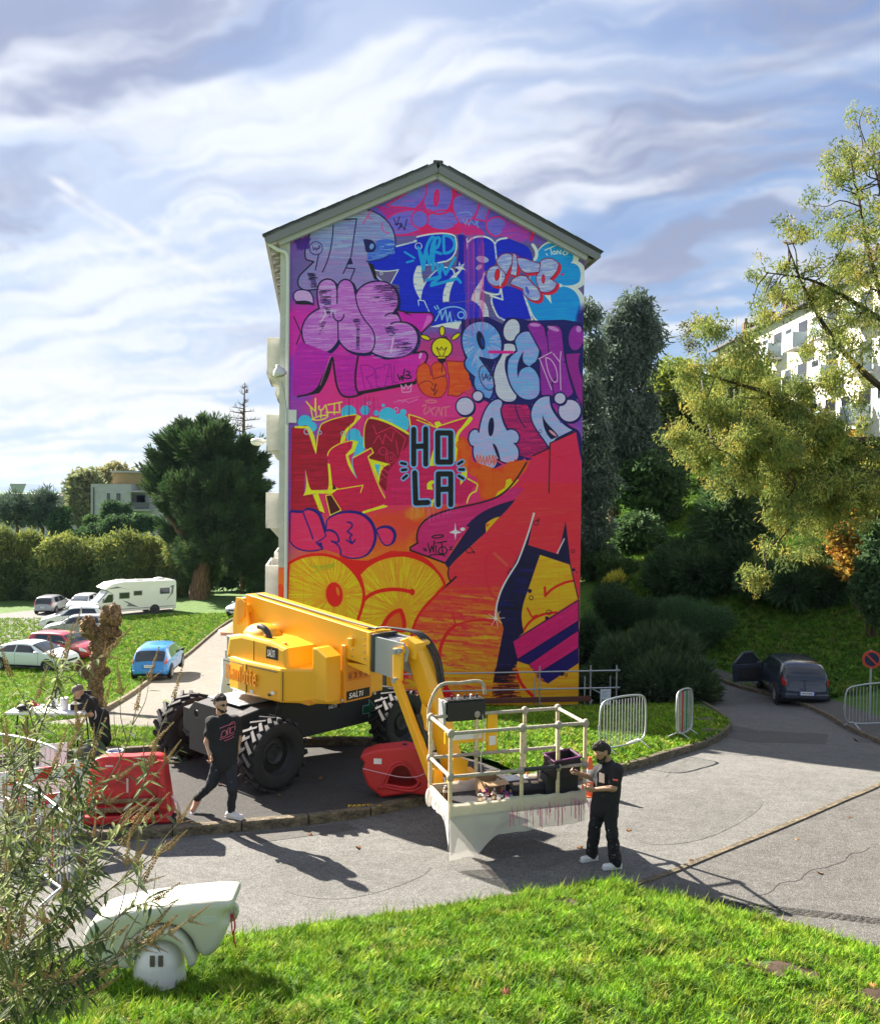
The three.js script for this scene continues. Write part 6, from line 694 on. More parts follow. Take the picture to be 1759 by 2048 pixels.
// ================================================================== far houses, hills, the white terrace
{
const grey = mat(C(0.52, 0.52, 0.54), 0.9, 0, { map: rep(T.plaster, 0.2) }), ochre = mat(C(0.42, 0.30, 0.14), 0.9, 0, { map: rep(T.plaster, 0.2) }), pinkW = mat(C(0.58, 0.53, 0.50), 0.9), dark = mat(C(0.10, 0.10, 0.11), 0.6), frameM = mat(C(0.6, 0.6, 0.6), 0.7), roofG = mat(C(0.42, 0.40, 0.39), 0.9), shut = mat(C(0.45, 0.43, 0.42), 0.8);
const D = 138, k = D / FOCAL, o = at(182, 1060, D), t = thing('modern_house', 'pale grey flat-roofed house with an ochre upper storey behind the cypress', 'building', o.toArray());
const X = (px) => at(px, 1000, D).x - o.x, Y = (py) => at(230, py, D).y - o.y;
const bx = (n, m, x0, x1, y0, y1, z0, z1, p = t) => part(n, metric(box(X(x1) - X(x0), Y(y0) - Y(y1), z1 - z0, (X(x0) + X(x1)) / 2, (Y(y0) + Y(y1)) / 2, (z0 + z1) / 2)), m, p);
bx('wall', grey, 182, 262, 968, 1075, -9, 0); bx('side_wing', grey, 262, 330, 980, 1075, -9, -1.5); bx('upper_storey', ochre, 216, 330, 945, 967.8, -8.5, -2.0); bx('roof_slab', roofG, 213, 333, 941, 944.6, -8.8, -1.6);
for (const [a, b, c, d] of [[213, 222, 985, 1004], [232, 243, 985, 1004], [272, 284, 990, 1008]]) { const w = bx('window', frameM, a, b, c, d, -0.3, a > 260 ? -1.46 : 0.05); const q = bx('pane', dark, a + 1, b - 1, c + 1, d - 1, -0.2, a > 260 ? -1.42 : 0.09, t); t.remove(q); w.add(q); }
bx('drainpipe', dark, 187, 189, 975, 1040, 0.01, 0.2); const bal = bx('balcony', roofG, 259, 300, 1018, 1021, -1.49, 0.4); const rl = bx('railing', dark, 259, 300, 1004, 1016, 0.3, 0.36, t); t.remove(rl); bal.add(rl); bx('canopy', roofG, 259, 296, 981, 984, -1.49, 0.5); bx('chimney', roofG, 262, 272, 933, 941, -5, -4);
const D2 = 150, o2 = at(60, 1060, D2), t2 = thing('old_house', 'low pale house with a chimney behind the two thin pines', 'building', o2.toArray()), X2 = (px) => at(px, 1000, D2).x - o2.x, Y2 = (py) => at(70, py, D2).y - o2.y;
const b2 = (n, m, x0, x1, y0, y1, z0, z1) => part(n, metric(box(X2(x1) - X2(x0), Y2(y0) - Y2(y1), z1 - z0, (X2(x0) + X2(x1)) / 2, (Y2(y0) + Y2(y1)) / 2, (z0 + z1) / 2)), m, t2);
b2('wall', pinkW, -30, 140, 998, 1075, -8, 0); b2('gable_block', pinkW, 136, 180, 1030, 1075, -7, 1.2); b2('garden_wall', frameM, 138, 186, 1025, 1029.8, -6, 1.0); part('roof', extr([[X2(-34), Y2(998)], [X2(143), Y2(998)], [X2(126), Y2(990)], [X2(20), Y2(987)]], 8.6).translate(0, 0, -4), roofG, t2); b2('chimney', pinkW, 104, 118, 985, 992, -4, -3); b2('chimney_pot', dark, 107, 114, 980, 984.8, -3.8, -3.2); for (const [a, b] of [[160, 166], [100, 108], [40, 50]]) b2('window', dark, a, b, 1044, 1056, -0.5, a > 140 ? 1.25 : 0.06);
const D3 = 420, o3 = at(36, 1000, D3), t3 = thing('water_tower', 'funnel-shaped concrete water tower on the far hill', 'tower', o3.toArray()), s = D3 / FOCAL; part('shaft', cyl(V(0, -20, 0), V(0, 9 * s, 0), 4.4 * s, 4.4 * s, 16), mat(C(0.42, 0.42, 0.44), 0.9), t3); part('tank', new THREE.LatheGeometry([[0, 5 * s], [6 * s, 5 * s], [15 * s, 31 * s], [15.5 * s, 33 * s], [0, 34 * s]].map((p) => new THREE.Vector2(...p)), 28), mat(C(0.42, 0.42, 0.44), 0.9), t3);
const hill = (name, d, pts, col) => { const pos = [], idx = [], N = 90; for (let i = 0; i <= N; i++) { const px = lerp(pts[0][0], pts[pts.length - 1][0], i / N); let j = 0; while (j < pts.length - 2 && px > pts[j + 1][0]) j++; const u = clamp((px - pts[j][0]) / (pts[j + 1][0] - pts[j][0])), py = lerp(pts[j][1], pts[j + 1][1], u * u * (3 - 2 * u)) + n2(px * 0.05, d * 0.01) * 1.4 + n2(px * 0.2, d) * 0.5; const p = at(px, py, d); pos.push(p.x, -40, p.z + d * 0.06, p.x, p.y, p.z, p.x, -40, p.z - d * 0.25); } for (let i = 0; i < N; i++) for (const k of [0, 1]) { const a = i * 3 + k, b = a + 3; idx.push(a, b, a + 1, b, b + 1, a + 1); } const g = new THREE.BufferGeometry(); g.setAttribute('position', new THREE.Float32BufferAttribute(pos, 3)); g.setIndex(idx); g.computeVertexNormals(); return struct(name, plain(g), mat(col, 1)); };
hill('mountain', 9000, [[-500, 972], [-60, 978], [60, 967], [130, 982], [260, 986], [420, 978], [700, 990], [1100, 985], [2200, 992]], C(0.045, 0.07, 0.075));  // some of the blue distance haze is mixed into this base colour
hill('hill', 900, [[-500, 985], [0, 992], [80, 996], [170, 1000], [320, 985], [480, 1000], [700, 1000]], C(0.07, 0.10, 0.045));
}
{
const X0 = 23.6, topY = 17.6, base = 3, near = -36, far = -76, t = thing('white_terrace', 'long white terrace of flats with chimneys at the top of the slope', 'building', [X0, 0, (near + far) / 2]), L = near - far, ww = mat(C(0.86, 0.84, 0.78), 0.85, 0, { map: rep(T.plaster, 0.3) }), roofM = mat(C(0.08, 0.08, 0.085), 0.85), chim = mat(C(0.55, 0.38, 0.31), 0.95, 0, { map: rep(T.stone, 0.8) }), blue = mat(C(0.30, 0.38, 0.42), 0.6), frameM = mat(C(0.7, 0.7, 0.68), 0.6);
part('wall', metric(box(10, topY - base, L, 5, (topY + base) / 2, 0)), ww, t); part('roof', extr([[-0.5, 0], [10.5, 0], [5, 2.0]], L + 0.8, 0.02).translate(0, topY + 0.005, 0), roofM, t); part('fascia', box(0.08, 0.22, L + 0.8, -0.54, topY + 0.03, 0), roofM, t);
for (let k = 0; k < 9; k++) {
const z = L / 2 - 2.5 - k * 4.3, c = part('chimney', box(0.9, 1.35, 0.6, 1.3, topY + 1.0, z + 1.0, 0.02), chim, t); part('chimney_pot', cyl(V(1.1, topY + 1.67, z + 1.0), V(1.1, topY + 2.05, z + 1.0), 0.13, 0.11, 10), chim, c);
for (let f = 0; f < 4; f++) { const y = topY - 1.75 - f * 2.75; if (y < base + 1) continue; const w = part('window', box(0.1, 1.5, 1.15, -0.03, y, z, 0.01), frameM, t); part('pane', box(0.03, 1.36, 0.98, -0.082, y, z), M.glass, w); const b = part('balcony', box(1.0, 0.12, 1.7, -0.5, y - 1.05, z - 2.1, 0.01), ww, t); part('railing', box(0.05, 0.95, 1.7, -0.98, y - 0.5, z - 2.1, 0.005), blue, b); for (const q of [-1, 1]) part('screen', box(0.9, 0.95, 0.04, -0.5, y - 0.5, z - 2.1 + q * 0.83, 0.005), blue, b); part('balcony_door', box(0.05, 2.0, 1.3, -0.03, y - 0.2, z - 2.1), M.glass, t); }
}
}
// ================================================================== cars
const paint = (c, o = {}) => phys(c, 0.38, { clearcoat: 0.9, clearcoatRoughness: 0.06, ...o });
const redLens = phys(C(0.45, 0.02, 0.02), 0.15, { clearcoat: 0.6 }), clearLens = phys(C(0.62, 0.64, 0.66), 0.12, { clearcoat: 0.8 }), trimM = mat(C(0.02, 0.02, 0.021), 0.65), rimM = mat(C(0.45, 0.46, 0.47), 0.35, 0.8), plateM = canvasTex(256, 64, (g) => { g.fillStyle = '#e9eaec'; g.fillRect(0, 0, 256, 64); g.fillStyle = '#2b4f9e'; g.fillRect(0, 0, 24, 64); g.fillRect(232, 0, 24, 64); g.fillStyle = '#4a4c52'; g.font = 'bold 46px sans-serif'; g.fillRect(44, 24, 168, 18); g.fillStyle = '#e9eaec'; for (let i = 0; i < 9; i++) g.fillRect(60 + i * 18, 20, 5, 26); });
const plateMat = mat(C(1, 1, 1), 0.5, 0, { map: plateM });
function wheelParts(r, w) { const tyre = new THREE.LatheGeometry([[r * 0.62, -w / 2], [r * 0.9, -w / 2], [r, -w / 2 + 0.03], [r, w / 2 - 0.03], [r * 0.9, w / 2], [r * 0.62, w / 2]].map((p) => new THREE.Vector2(...p)), 28).rotateX(Math.PI / 2); const rim = [new THREE.CylinderGeometry(r * 0.63, r * 0.63, w * 0.7, 24).rotateX(Math.PI / 2)], sp = []; for (let k = 0; k < 7; k++) sp.push(box(r * 0.10, r * 0.58, 0.02, 0, r * 0.32, w * 0.40, 0.006).rotateZ(k / 7 * TAU)); sp.push(new THREE.TorusGeometry(r * 0.61, 0.014, 6, 28).translate(0, 0, w * 0.43)); sp.push(new THREE.CylinderGeometry(r * 0.15, r * 0.15, 0.03, 12).rotateX(Math.PI / 2).translate(0, 0, w * 0.42)); return { tyre: plain(tyre), drum: merge(rim), spokes: merge(sp) }; }
const WHL = wheelParts(0.31, 0.21);
function makeCar(name, label, pos, turn, o) {
const t = thing(name, label, o.cat ?? 'car', pos, turn, o.group), { L, W, Hh, belt, prof, wb } = o, hl = L / 2, body = paint(o.color, o.po);
const curve = new THREE.SplineCurve(prof.map((p) => new THREE.Vector2(...p))), tab = curve.getPoints(300);
const Tx = (x) => { let i = 0; while (i < 299 && tab[i + 1].x < x) i++; const a = tab[i], b = tab[i + 1]; return lerp(a.y, b.y, clamp((x - a.x) / Math.max(1e-6, b.x - a.x))); };
const sec = (x) => { const e = Math.abs(x) / hl, w = W * (1 - 0.16 * Math.pow(e, 5)) * (e > 0.93 ? 1 - (e - 0.93) * 1.3 : 1), T = Tx(x), c = clamp((T - belt) / (Hh - belt)), bl = Math.min(belt, T - 0.05), ys = 0.20 + 0.14 * Math.pow(e, 6), wr = lerp(0.93 * w, 0.74 * W, c), hd = lerp(0.07, 0.09, c); return [[0.90 * w, ys], [w * 0.99, ys + 0.14], [w, 0.56], [0.975 * w, bl], [wr, Math.max(bl + 0.01, T - hd)], [wr - 0.11 * (1 - c * 0.2), T - 0.012], [wr * 0.45, T + 0.012], [0, T + 0.018]]; };
const S = (x, u) => { const s = sec(x), i = clamp(Math.floor(u), 0, 6), f = u - i, a = s[i], b = s[i + 1]; return V(x, lerp(a[1], b[1], f), lerp(a[0], b[0], f)); };
const surf = (xs, us, mirror, off = 0) => { const pos = [], idx = [], n = us.length; xs.forEach((x) => us.forEach((u) => { const p = S(x, u); if (off) { const a = S(x, Math.max(0, u - 0.02)), b = S(x, Math.min(7, u + 0.02)), ax = S(Math.max(-hl, x - 0.02), u), bx = S(Math.min(hl, x + 0.02), u), nn = bx.sub(ax).cross(b.sub(a)).normalize(); if (nn.y < -0.2 || (nn.y < 0.3 && nn.z < 0)) nn.negate(); p.addScaledVector(nn, off); } pos.push(p.x, p.y, p.z * mirror); })); for (let i = 0; i < xs.length - 1; i++) for (let k = 0; k < n - 1; k++) { const a = i * n + k, b = a + n; if (mirror > 0) idx.push(a, a + 1, b, b, a + 1, b + 1); else idx.push(a, b, a + 1, b, b + 1, a + 1); } const g = new THREE.BufferGeometry(); g.setAttribute('position', new THREE.Float32BufferAttribute(pos, 3)); g.setIndex(idx); g.computeVertexNormals(); return plain(g); };
const lin = (a, b, n) => Array.from({ length: n + 1 }, (_, i) => lerp(a, b, i / n)), xs = lin(-hl, hl, 56), us = []; for (let i = 0; i < 7; i++) us.push(i, i + 0.5); us.push(7);
const caps = [-1, 1].map((e) => { const s = us.map((u) => S(e * hl, u)), pos = [], c = V(e * (hl + 0.05), 0.5, 0); const ring = [...s, ...s.slice(0, -1).reverse().map((p) => V(p.x, p.y, -p.z))]; for (let i = 0; i < ring.length; i++) { const a = ring[i], b = ring[(i + 1) % ring.length], q = (e > 0) ? [c, b, a] : [c, a, b]; for (const p of q) pos.push(p.x, p.y, p.z); } return geoOf(pos); });
const shell = part('body', mergeVertices(merge([surf(xs, us, 1), surf(xs, us, -1), ...caps]).deleteAttribute('uv') && merge([surf(xs, us, 1), surf(xs, us, -1), ...caps])), body, t);
part('underbody', box(L * 0.86, 0.16, W * 1.7, 0, 0.27, 0), trimM, t);
const patch = (nm, q, u0, u1, m, mir, off = 0.006, p = t, n = 8) => { const pos = [], idx = [], nu = 4; for (let i = 0; i <= n; i++) for (let k = 0; k <= nu; k++) { const f = k / nu, x = lerp(lerp(q[0], q[2], f), lerp(q[1], q[3], f), i / n), u = lerp(u0, u1, f), P = S(x, u), a = S(x, u - 0.05), b = S(x, u + 0.05), ax = S(x - 0.03, u), bx = S(x + 0.03, u), nn = bx.sub(ax).cross(b.sub(a)).normalize().negate(); if (nn.dot(V(0, P.y - 0.6, P.z * 1.2)) < 0) nn.negate(); P.addScaledVector(nn, off); pos.push(P.x, P.y, P.z * mir); } for (let i = 0; i < n; i++) for (let k = 0; k < nu; k++) { const a = i * (nu + 1) + k, b = a + nu + 1; if (mir > 0) idx.push(a, a + 1, b, b, a + 1, b + 1); else idx.push(a, b, a + 1, b, b + 1, a + 1); } const g = new THREE.BufferGeometry(); g.setAttribute('position', new THREE.Float32BufferAttribute(pos, 3)); g.setIndex(idx); g.computeVertexNormals(); return part(nm, plain(g), m, p); };
for (const m of [1, -1]) {
for (const q of o.glass) patch('side_window', q, 3.06, 3.94, o.glassM ?? M.glass, m);
for (const x of o.doors ?? []) patch('door_seam', [x, x + 0.012, x, x + 0.012], 1.1, 3.0, trimM, m, 0.003, t, 1);
for (const x of o.handles ?? []) part('door_handle', box(0.16, 0.03, 0.03, x, belt - 0.12, m * (W * 0.985 + 0.012), 0.01), o.handleM ?? body, t);
part('wing_mirror', new THREE.SphereGeometry(0.11, 12, 8).scale(0.75, 0.65, 1).translate(o.mirrorX, belt + 0.06, m * (W + 0.09)), o.mirrorM ?? body, t);
patch('sill', [-hl * 0.55, hl * 0.5, -hl * 0.55, hl * 0.5], 0.1, 1.0, trimM, m, 0.004);
}
const both = (nm, q, u0, u1, m, off) => { const g = [1, -1].map((s) => { const mm = patch(nm, q, u0, u1, m, s, off); t.remove(mm); return mm.geometry; }); return part(nm, g, m, t); };
both('windscreen', [o.ws[0], o.ws[1], o.ws[0], o.ws[1]], 4.35, 7, o.wsM ?? M.glass, 0.007); both('rear_window', [o.rw[0], o.rw[1], o.rw[0], o.rw[1]], 4.45, 7, M.glass, 0.007);
for (const m of [1, -1]) { patch('headlight', [hl - 0.42, hl - 0.03, hl - 0.5, hl - 0.08], 2.3, 3.5, clearLens, m, 0.008); patch('tail_light', o.tl ?? [-hl + 0.01, -hl + 0.16, -hl + 0.02, -hl + 0.22], o.tlu ? o.tlu[0] : 2.4, o.tlu ? o.tlu[1] : 3.7, redLens, m, 0.010); }
part('front_bumper', box(0.10, 0.13, W * 1.3, hl + 0.005, 0.36, 0, 0.03), trimM, t); part('rear_bumper', box(0.12, 0.16, W * 1.62, -hl - 0.02, o.bumpY ?? 0.44, 0, 0.04, 2), o.bumpM ?? body, t); part('grille', box(0.06, 0.10, W * 0.9, hl + 0.02, 0.56, 0, 0.02), trimM, t);
for (const e of [-1, 1]) part('number_plate', (() => { const g = new THREE.PlaneGeometry(0.5, 0.115); g.rotateY(e * Math.PI / 2); g.translate(e * (hl + (e > 0 ? 0.062 : 0.088)), e > 0 ? 0.40 : o.plateY ?? 0.62, 0); return g; })(), plateMat, t);
if (o.plateY) part('plate_recess', box(0.05, 0.15, 0.56, -hl - 0.055, o.plateY, 0, 0.01), body, t);
for (const x of [-wb / 2 + (o.wx ?? 0), wb / 2 + (o.wx ?? 0)]) for (const m of [1, -1]) {
part('wheel_arch', new THREE.CylinderGeometry(0.365, 0.365, 0.06, 26, 1, false).rotateX(Math.PI / 2).translate(x, 0.33, m * (W * 0.985 - 0.02)), trimM, t);
const w = part('wheel', WHL.drum, trimM, t); w.position.set(x, 0.31, m * (W - 0.09)); if (m < 0) w.rotation.y = Math.PI; part('tyre', WHL.tyre, M.rubber, w); part('rim', WHL.spokes, rimM, w);
}
return t;
}
const hatch = (L, Hh, k = {}) => { const h = L / 2; return [[-h, 0.62], [-h + 0.02, 0.86], [-h + (k.slope ?? 0.30) * 0.35, 1.06], [-h + (k.slope ?? 0.30), Hh - 0.14], [-h + (k.slope ?? 0.30) + 0.35, Hh - 0.02], [-0.1, Hh], [0.42, Hh - 0.08], [0.82, Hh - 0.30], [h - 0.98, 0.98], [h - 0.45, 0.88], [h - 0.12, 0.74], [h, 0.52]]; };
const gcar = (px, py) => { const p = gp(px, py); return p; };
{
const p = gp(291, 1363); makeCar('blue_hatchback', 'bright blue hatchback parked half on the grass beside the lane', [p.x, p.y + 0.02, p.z - 1.9], Math.PI / 2 + 0.10, { L: 4.08, W: 0.87, Hh: 1.48, belt: 0.92, wb: 2.59, color: C(0.03, 0.24, 0.62), prof: hatch(4.08, 1.48, { slope: 0.42 }), glass: [[-1.35, -0.42, -1.05, -0.40], [-0.34, 0.92, -0.34, 0.42]], doors: [-0.38, 0.72], handles: [-0.95, -0.05], mirrorX: 0.72, mirrorM: trimM, ws: [0.46, 1.02], rw: [-2.0, -1.66], plateY: 0.70, bumpM: paint(C(0.03, 0.24, 0.62)), tl: [-2.02, -1.86, -2.0, -1.72], tlu: [2.7, 3.6] });
const q = gp(1612, 1414), turn = Math.PI / 2 - 0.13, col = C(0.03, 0.038, 0.058), c = makeCar('grey_hatchback', 'dark blue-grey hatchback standing on the road with its driver door open', [q.x + 0.22, hgt(q.x + 0.1, q.z - 1.2) + 0.015, q.z - 1.85], turn, { L: 3.78, W: 0.82, Hh: 1.42, belt: 0.90, wb: 2.47, color: col, prof: hatch(3.78, 1.42), glass: [[-1.42, -0.50, -1.28, -0.48], [-0.42, 0.92, -0.42, 0.40]], doors: [-0.46], handles: [-0.28], mirrorX: 0.72, ws: [0.44, 0.95], rw: [-1.87, -1.60], plateY: 0.50, bumpY: 0.40, tl: [-1.88, -1.76, -1.88, -1.68], tlu: [2.5, 3.35], po: { roughness: 0.25, clearcoat: 1, clearcoatRoughness: 0.03 }, bumpM: paint(C(0.04, 0.045, 0.06)) });
const d = part('open_door', extr([[0, 0.30], [-1.12, 0.34], [-1.16, 0.88], [-1.12, 1.0], [-0.75, 1.36], [-0.42, 1.38], [0, 0.92]], 0.09, 0.012, [[[-0.08, 0.93], [-0.42, 1.31], [-0.74, 1.29], [-1.05, 0.98], [-1.05, 0.93]]]), paint(col), c); part('door_window', extr([[-0.07, 0.92], [-0.42, 1.32], [-0.75, 1.30], [-1.06, 0.98], [-1.06, 0.92]], 0.012), M.glass, d); part('door_card', box(0.9, 0.42, 0.03, -0.55, 0.62, 0.06, 0.01), trimM, d);
d.position.set(0.74, 0, -0.80); d.rotation.y = -1.15; d.scale.z = 1;
}
{
const W8 = C(0.80, 0.81, 0.80), p1 = gp(76, 1343);
makeCar('white_coupe', 'white coupe parked on the grass in front of the red hatchback', [p1.x - 0.55, p1.y, p1.z - 0.8], -0.17, { L: 4.3, W: 0.90, Hh: 1.42, belt: 0.94, wb: 2.64, color: C(0.70, 0.76, 0.76), prof: [[-2.15, 0.66], [-2.12, 0.92], [-1.8, 1.10], [-1.1, 1.34], [-0.3, 1.42], [0.3, 1.37], [0.75, 1.18], [1.2, 0.98], [1.7, 0.86], [2.03, 0.72], [2.15, 0.5]], glass: [[-1.55, -0.55, -1.05, -0.52], [-0.48, 0.85, -0.46, 0.30]], doors: [-0.5, 0.8], handles: [-0.3], mirrorX: 0.72, ws: [0.36, 1.08], rw: [-1.85, -1.25] });
const p2 = gp(125, 1322); makeCar('red_hatchback', 'red hatchback parked on the grass behind the white coupe', [p2.x - 0.25, p2.y, p2.z - 0.8], -0.24, { L: 4.05, W: 0.86, Hh: 1.53, belt: 0.98, wb: 2.59, color: C(0.42, 0.025, 0.045), prof: hatch(4.05, 1.53), glass: [[-1.45, -0.55, -1.3, -0.52], [-0.46, 0.88, -0.46, 0.40]], doors: [-0.5, 0.72], handles: [-0.9, -0.3], mirrorX: 0.7, mirrorM: trimM, ws: [0.46, 1.0], rw: [-2.0, -1.72] });
const p3 = gp(146, 1276); makeCar('pale_saloon', 'white-roofed grey car partly hidden behind the red hatchback', [p3.x, p3.y, p3.z - 0.8], Math.PI + 0.26, { L: 4.3, W: 0.87, Hh: 1.47, belt: 0.95, wb: 2.6, color: C(0.32, 0.33, 0.33), prof: hatch(4.3, 1.47), glass: [[-1.5, -0.55, -1.3, -0.52], [-0.46, 0.88, -0.46, 0.40]], doors: [-0.5, 0.72], mirrorX: 0.7, ws: [0.46, 1.1], rw: [-2.1, -1.8] });
const p4 = gp(132, 1261); makeCar('white_people_carrier', 'white people carrier facing the car park behind the red hatchback', [p4.x, p4.y, p4.z - 1.2], Math.PI + 0.30, { L: 4.4, W: 0.90, Hh: 1.62, belt: 1.0, wb: 2.7, color: W8, prof: [[-2.2, 0.66], [-2.16, 1.0], [-2.0, 1.35], [-1.6, 1.56], [-0.6, 1.62], [0.1, 1.56], [0.75, 1.26], [1.35, 1.0], [1.8, 0.88], [2.08, 0.74], [2.2, 0.5]], glass: [[-1.75, -0.7, -1.55, -0.66], [-0.6, 0.9, -0.58, 0.2]], doors: [-0.64, 0.6], mirrorX: 0.8, ws: [0.2, 1.15], rw: [-2.14, -1.8] });
const p5 = gp(84, 1230); makeCar('silver_hatchback', 'silver hatchback parked against the bamboo hedge, tail outwards', [p5.x, p5.y + 0.03, p5.z - 2], Math.PI / 2 + 0.05, { L: 4.15, W: 0.88, Hh: 1.48, belt: 0.96, wb: 2.6, color: C(0.34, 0.35, 0.37), prof: hatch(4.15, 1.48), glass: [[-1.45, -0.55, -1.3, -0.52], [-0.46, 0.88, -0.46, 0.40]], mirrorX: 0.7, ws: [0.46, 1.0], rw: [-2.05, -1.75], tlu: [2.8, 4.2] });
const p6 = gp(147, 1229); makeCar('white_hatchback', 'white hatchback parked nose outwards beside the motorhome', [p6.x, p6.y + 0.03, p6.z - 2], -Math.PI / 2 + 0.04, { L: 4.03, W: 0.86, Hh: 1.47, belt: 0.96, wb: 2.54, color: W8, prof: hatch(4.03, 1.47), glass: [[-1.4, -0.55, -1.25, -0.52], [-0.46, 0.88, -0.46, 0.40]], mirrorX: 0.7, ws: [0.46, 1.05], rw: [-2.0, -1.7], wsM: phys(C(0.18, 0.20, 0.22), 0.05, { clearcoat: 1 }) });
const p7 = gp(478, 1236); makeCar('silver_cabriolet', 'silver cabriolet coming up the lane behind the boom lift', [p7.x + 0.2, p7.y + 0.02, p7.z - 2], -Math.PI / 2 - 0.35, { L: 4.1, W: 0.86, Hh: 1.34, belt: 0.90, wb: 2.5, color: C(0.38, 0.41, 0.46), prof: [[-2.05, 0.66], [-2.02, 0.90], [-1.4, 1.0], [-0.9, 1.25], [-0.3, 1.34], [0.2, 1.28], [0.8, 0.98], [1.5, 0.86], [1.9, 0.72], [2.05, 0.5]], glass: [[-0.95, -0.35, -0.75, -0.33], [-0.3, 0.6, -0.3, 0.2]], mirrorX: 0.55, ws: [0.24, 0.78], rw: [-1.35, -0.95] });
}
{
const p = gp(226, 1233), turn = Math.PI * 221 / 180 - 0.06, t = thing('motorhome', 'white coachbuilt motorhome with dark swoosh stripes on the grass', 'motorhome', [p.x + 0.9, p.y + 0.02, p.z - 1.2], turn), wm = paint(C(0.82, 0.82, 0.80)), gr = mat(C(0.16, 0.17, 0.18), 0.5), pv = M.glass;
part('living_body', extr([[-3.6, 0.42], [1.6, 0.42], [1.7, 1.0], [1.55, 1.75], [2.0, 2.15], [2.35, 2.35], [1.7, 2.72], [0.8, 2.84], [-3.5, 2.78], [-3.6, 2.6]], 2.28, 0.05), wm, t);
part('cab', extr([[1.5, 0.42], [3.35, 0.40], [3.5, 0.75], [3.38, 1.08], [2.75, 1.22], [1.95, 2.06], [1.5, 2.1]], 1.95, 0.08), wm, t);
part('windscreen', (() => { const g = box(1.16, 0.02, 1.6, 0, 0, 0, 0.005); g.rotateZ(-0.81); g.translate(2.40, 1.68, 0); return g; })(), phys(C(0.35, 0.38, 0.40), 0.06, { clearcoat: 1 }), t);
for (const s of [1, -1]) {
part('cab_window', extr([[1.62, 1.22], [2.45, 1.20], [1.98, 1.85], [1.62, 1.85]], 0.02, 0.004).translate(0, 0, s * 0.985), pv, t); part('wing_mirror', box(0.12, 0.34, 0.2, 2.45, 1.45, s * 1.2, 0.03), gr, t); part('headlight', box(0.24, 0.2, 0.42, 3.36, 0.92, s * 0.68, 0.05), clearLens, t);
for (const [x, y, w, h] of [[0.75, 1.72, 0.85, 0.52], [-0.35, 1.86, 0.72, 0.40], [-2.6, 1.92, 0.85, 0.52]]) { const w0 = part('window', box(w, h, 0.03, x, y, s * 1.145, 0.02), gr, t); part('pane', box(w - 0.12, h - 0.1, 0.02, x, y, s * 1.158, 0.01), pv, w0); }
part('swoosh', extr([[1.35, 2.5], [2.2, 2.3], [1.0, 2.36], [0.2, 2.14]], 0.012).translate(0, 0, s * 1.144), gr, t); part('swoosh', extr([[-3.05, 2.3], [-3.4, 2.36], [-3.3, 1.7], [-2.7, 1.05], [-3.1, 1.6], [-3.2, 2.1]], 0.012).translate(0, 0, s * 1.144), gr, t); part('swoosh', extr([[0.9, 1.35], [0.4, 1.0], [0.6, 0.85], [-0.4, 0.72], [0.3, 0.78], [0.5, 1.2]], 0.012).translate(0, 0, s * 1.144), gr, t); part('skirt', box(4.9, 0.05, 0.02, -1.0, 0.62, s * 1.145), gr, t);
for (const x of [2.55, -1.75]) { const w = part('wheel', new THREE.CylinderGeometry(0.20, 0.20, 0.2, 20).rotateX(Math.PI / 2), rimM, t); w.position.set(x, 0.33, s * 0.98); if (s < 0) w.rotation.y = Math.PI; const ty = part('tyre', WHL.tyre, M.rubber, w); ty.scale.setScalar(1.06); part('wheel_arch', new THREE.CylinderGeometry(0.42, 0.42, 0.05, 24).rotateX(Math.PI / 2).translate(x, 0.42, s * (x > 0 ? 0.965 : 1.13)), trimM, t); }
}
part('grille', box(0.06, 0.2, 1.1, 3.47, 0.72, 0, 0.02), gr, t); part('bumper', box(0.14, 0.22, 1.9, 3.44, 0.48, 0, 0.05), gr, t); for (const [x, z, w] of [[0.6, 0.3, 0.7], [-0.7, -0.2, 0.5]]) part('roof_vent', box(w, 0.1, 0.5, x, 2.88, z, 0.03), wm, t); part('satellite_dome', new THREE.SphereGeometry(0.4, 16, 8, 0, TAU, 0, Math.PI / 2).scale(1.2, 0.5, 1).translate(-2.5, 2.8, 0), wm, t);
}
// ================================================================== the boom lift
const YEL_P = phys(C(0.88, 0.44, 0.012), 0.40, { clearcoat: 0.35, clearcoatRoughness: 0.25 }), ORG_P = phys(C(0.76, 0.30, 0.008), 0.5, { clearcoat: 0.25, clearcoatRoughness: 0.3 }), CHAR = mat(C(0.028, 0.029, 0.031), 0.6), GRY = mat(C(0.34, 0.36, 0.37), 0.45, 0.3), TAPE = mat(C(0.97, 0.90, 0.76), 0.7, 0, { map: rep(T.stain, 4), bumpMap: rep(T.clothBump, 6), bumpScale: 0.01 }), TAPEO = mat(C(0.92, 0.76, 0.52), 0.65, 0, { map: rep(T.stain, 6) });  // darker orange serves lettering and fittings, and paints the shade on the tail plate
const film = phys(C(0.93, 0.90, 0.85), 0.4, { transmission: 0.6, thickness: 0, side: THREE.DoubleSide });
const salti = (w) => canvasTex(256, 80, (g) => { g.fillStyle = '#0b0b0c'; g.beginPath(); g.moveTo(14, 0); g.lineTo(242, 0); g.lineTo(256, 80); g.lineTo(0, 80); g.fill(); g.fillStyle = '#f4f4f2'; g.save(); g.transform(1, 0, -0.18, 1, 30, 0); g.font = 'bold 62px sans-serif'; g.fillText('SALTi', 4, 64, 196); g.restore(); g.fillStyle = '#f0b81c'; g.beginPath(); g.arc(112, 16, 7, 0, TAU); g.fill(); });
const decalMat = (t, o = {}) => mat(C(1, 1, 1), 0.55, 0, { map: t, ...o });
const saltiM = decalMat(salti());
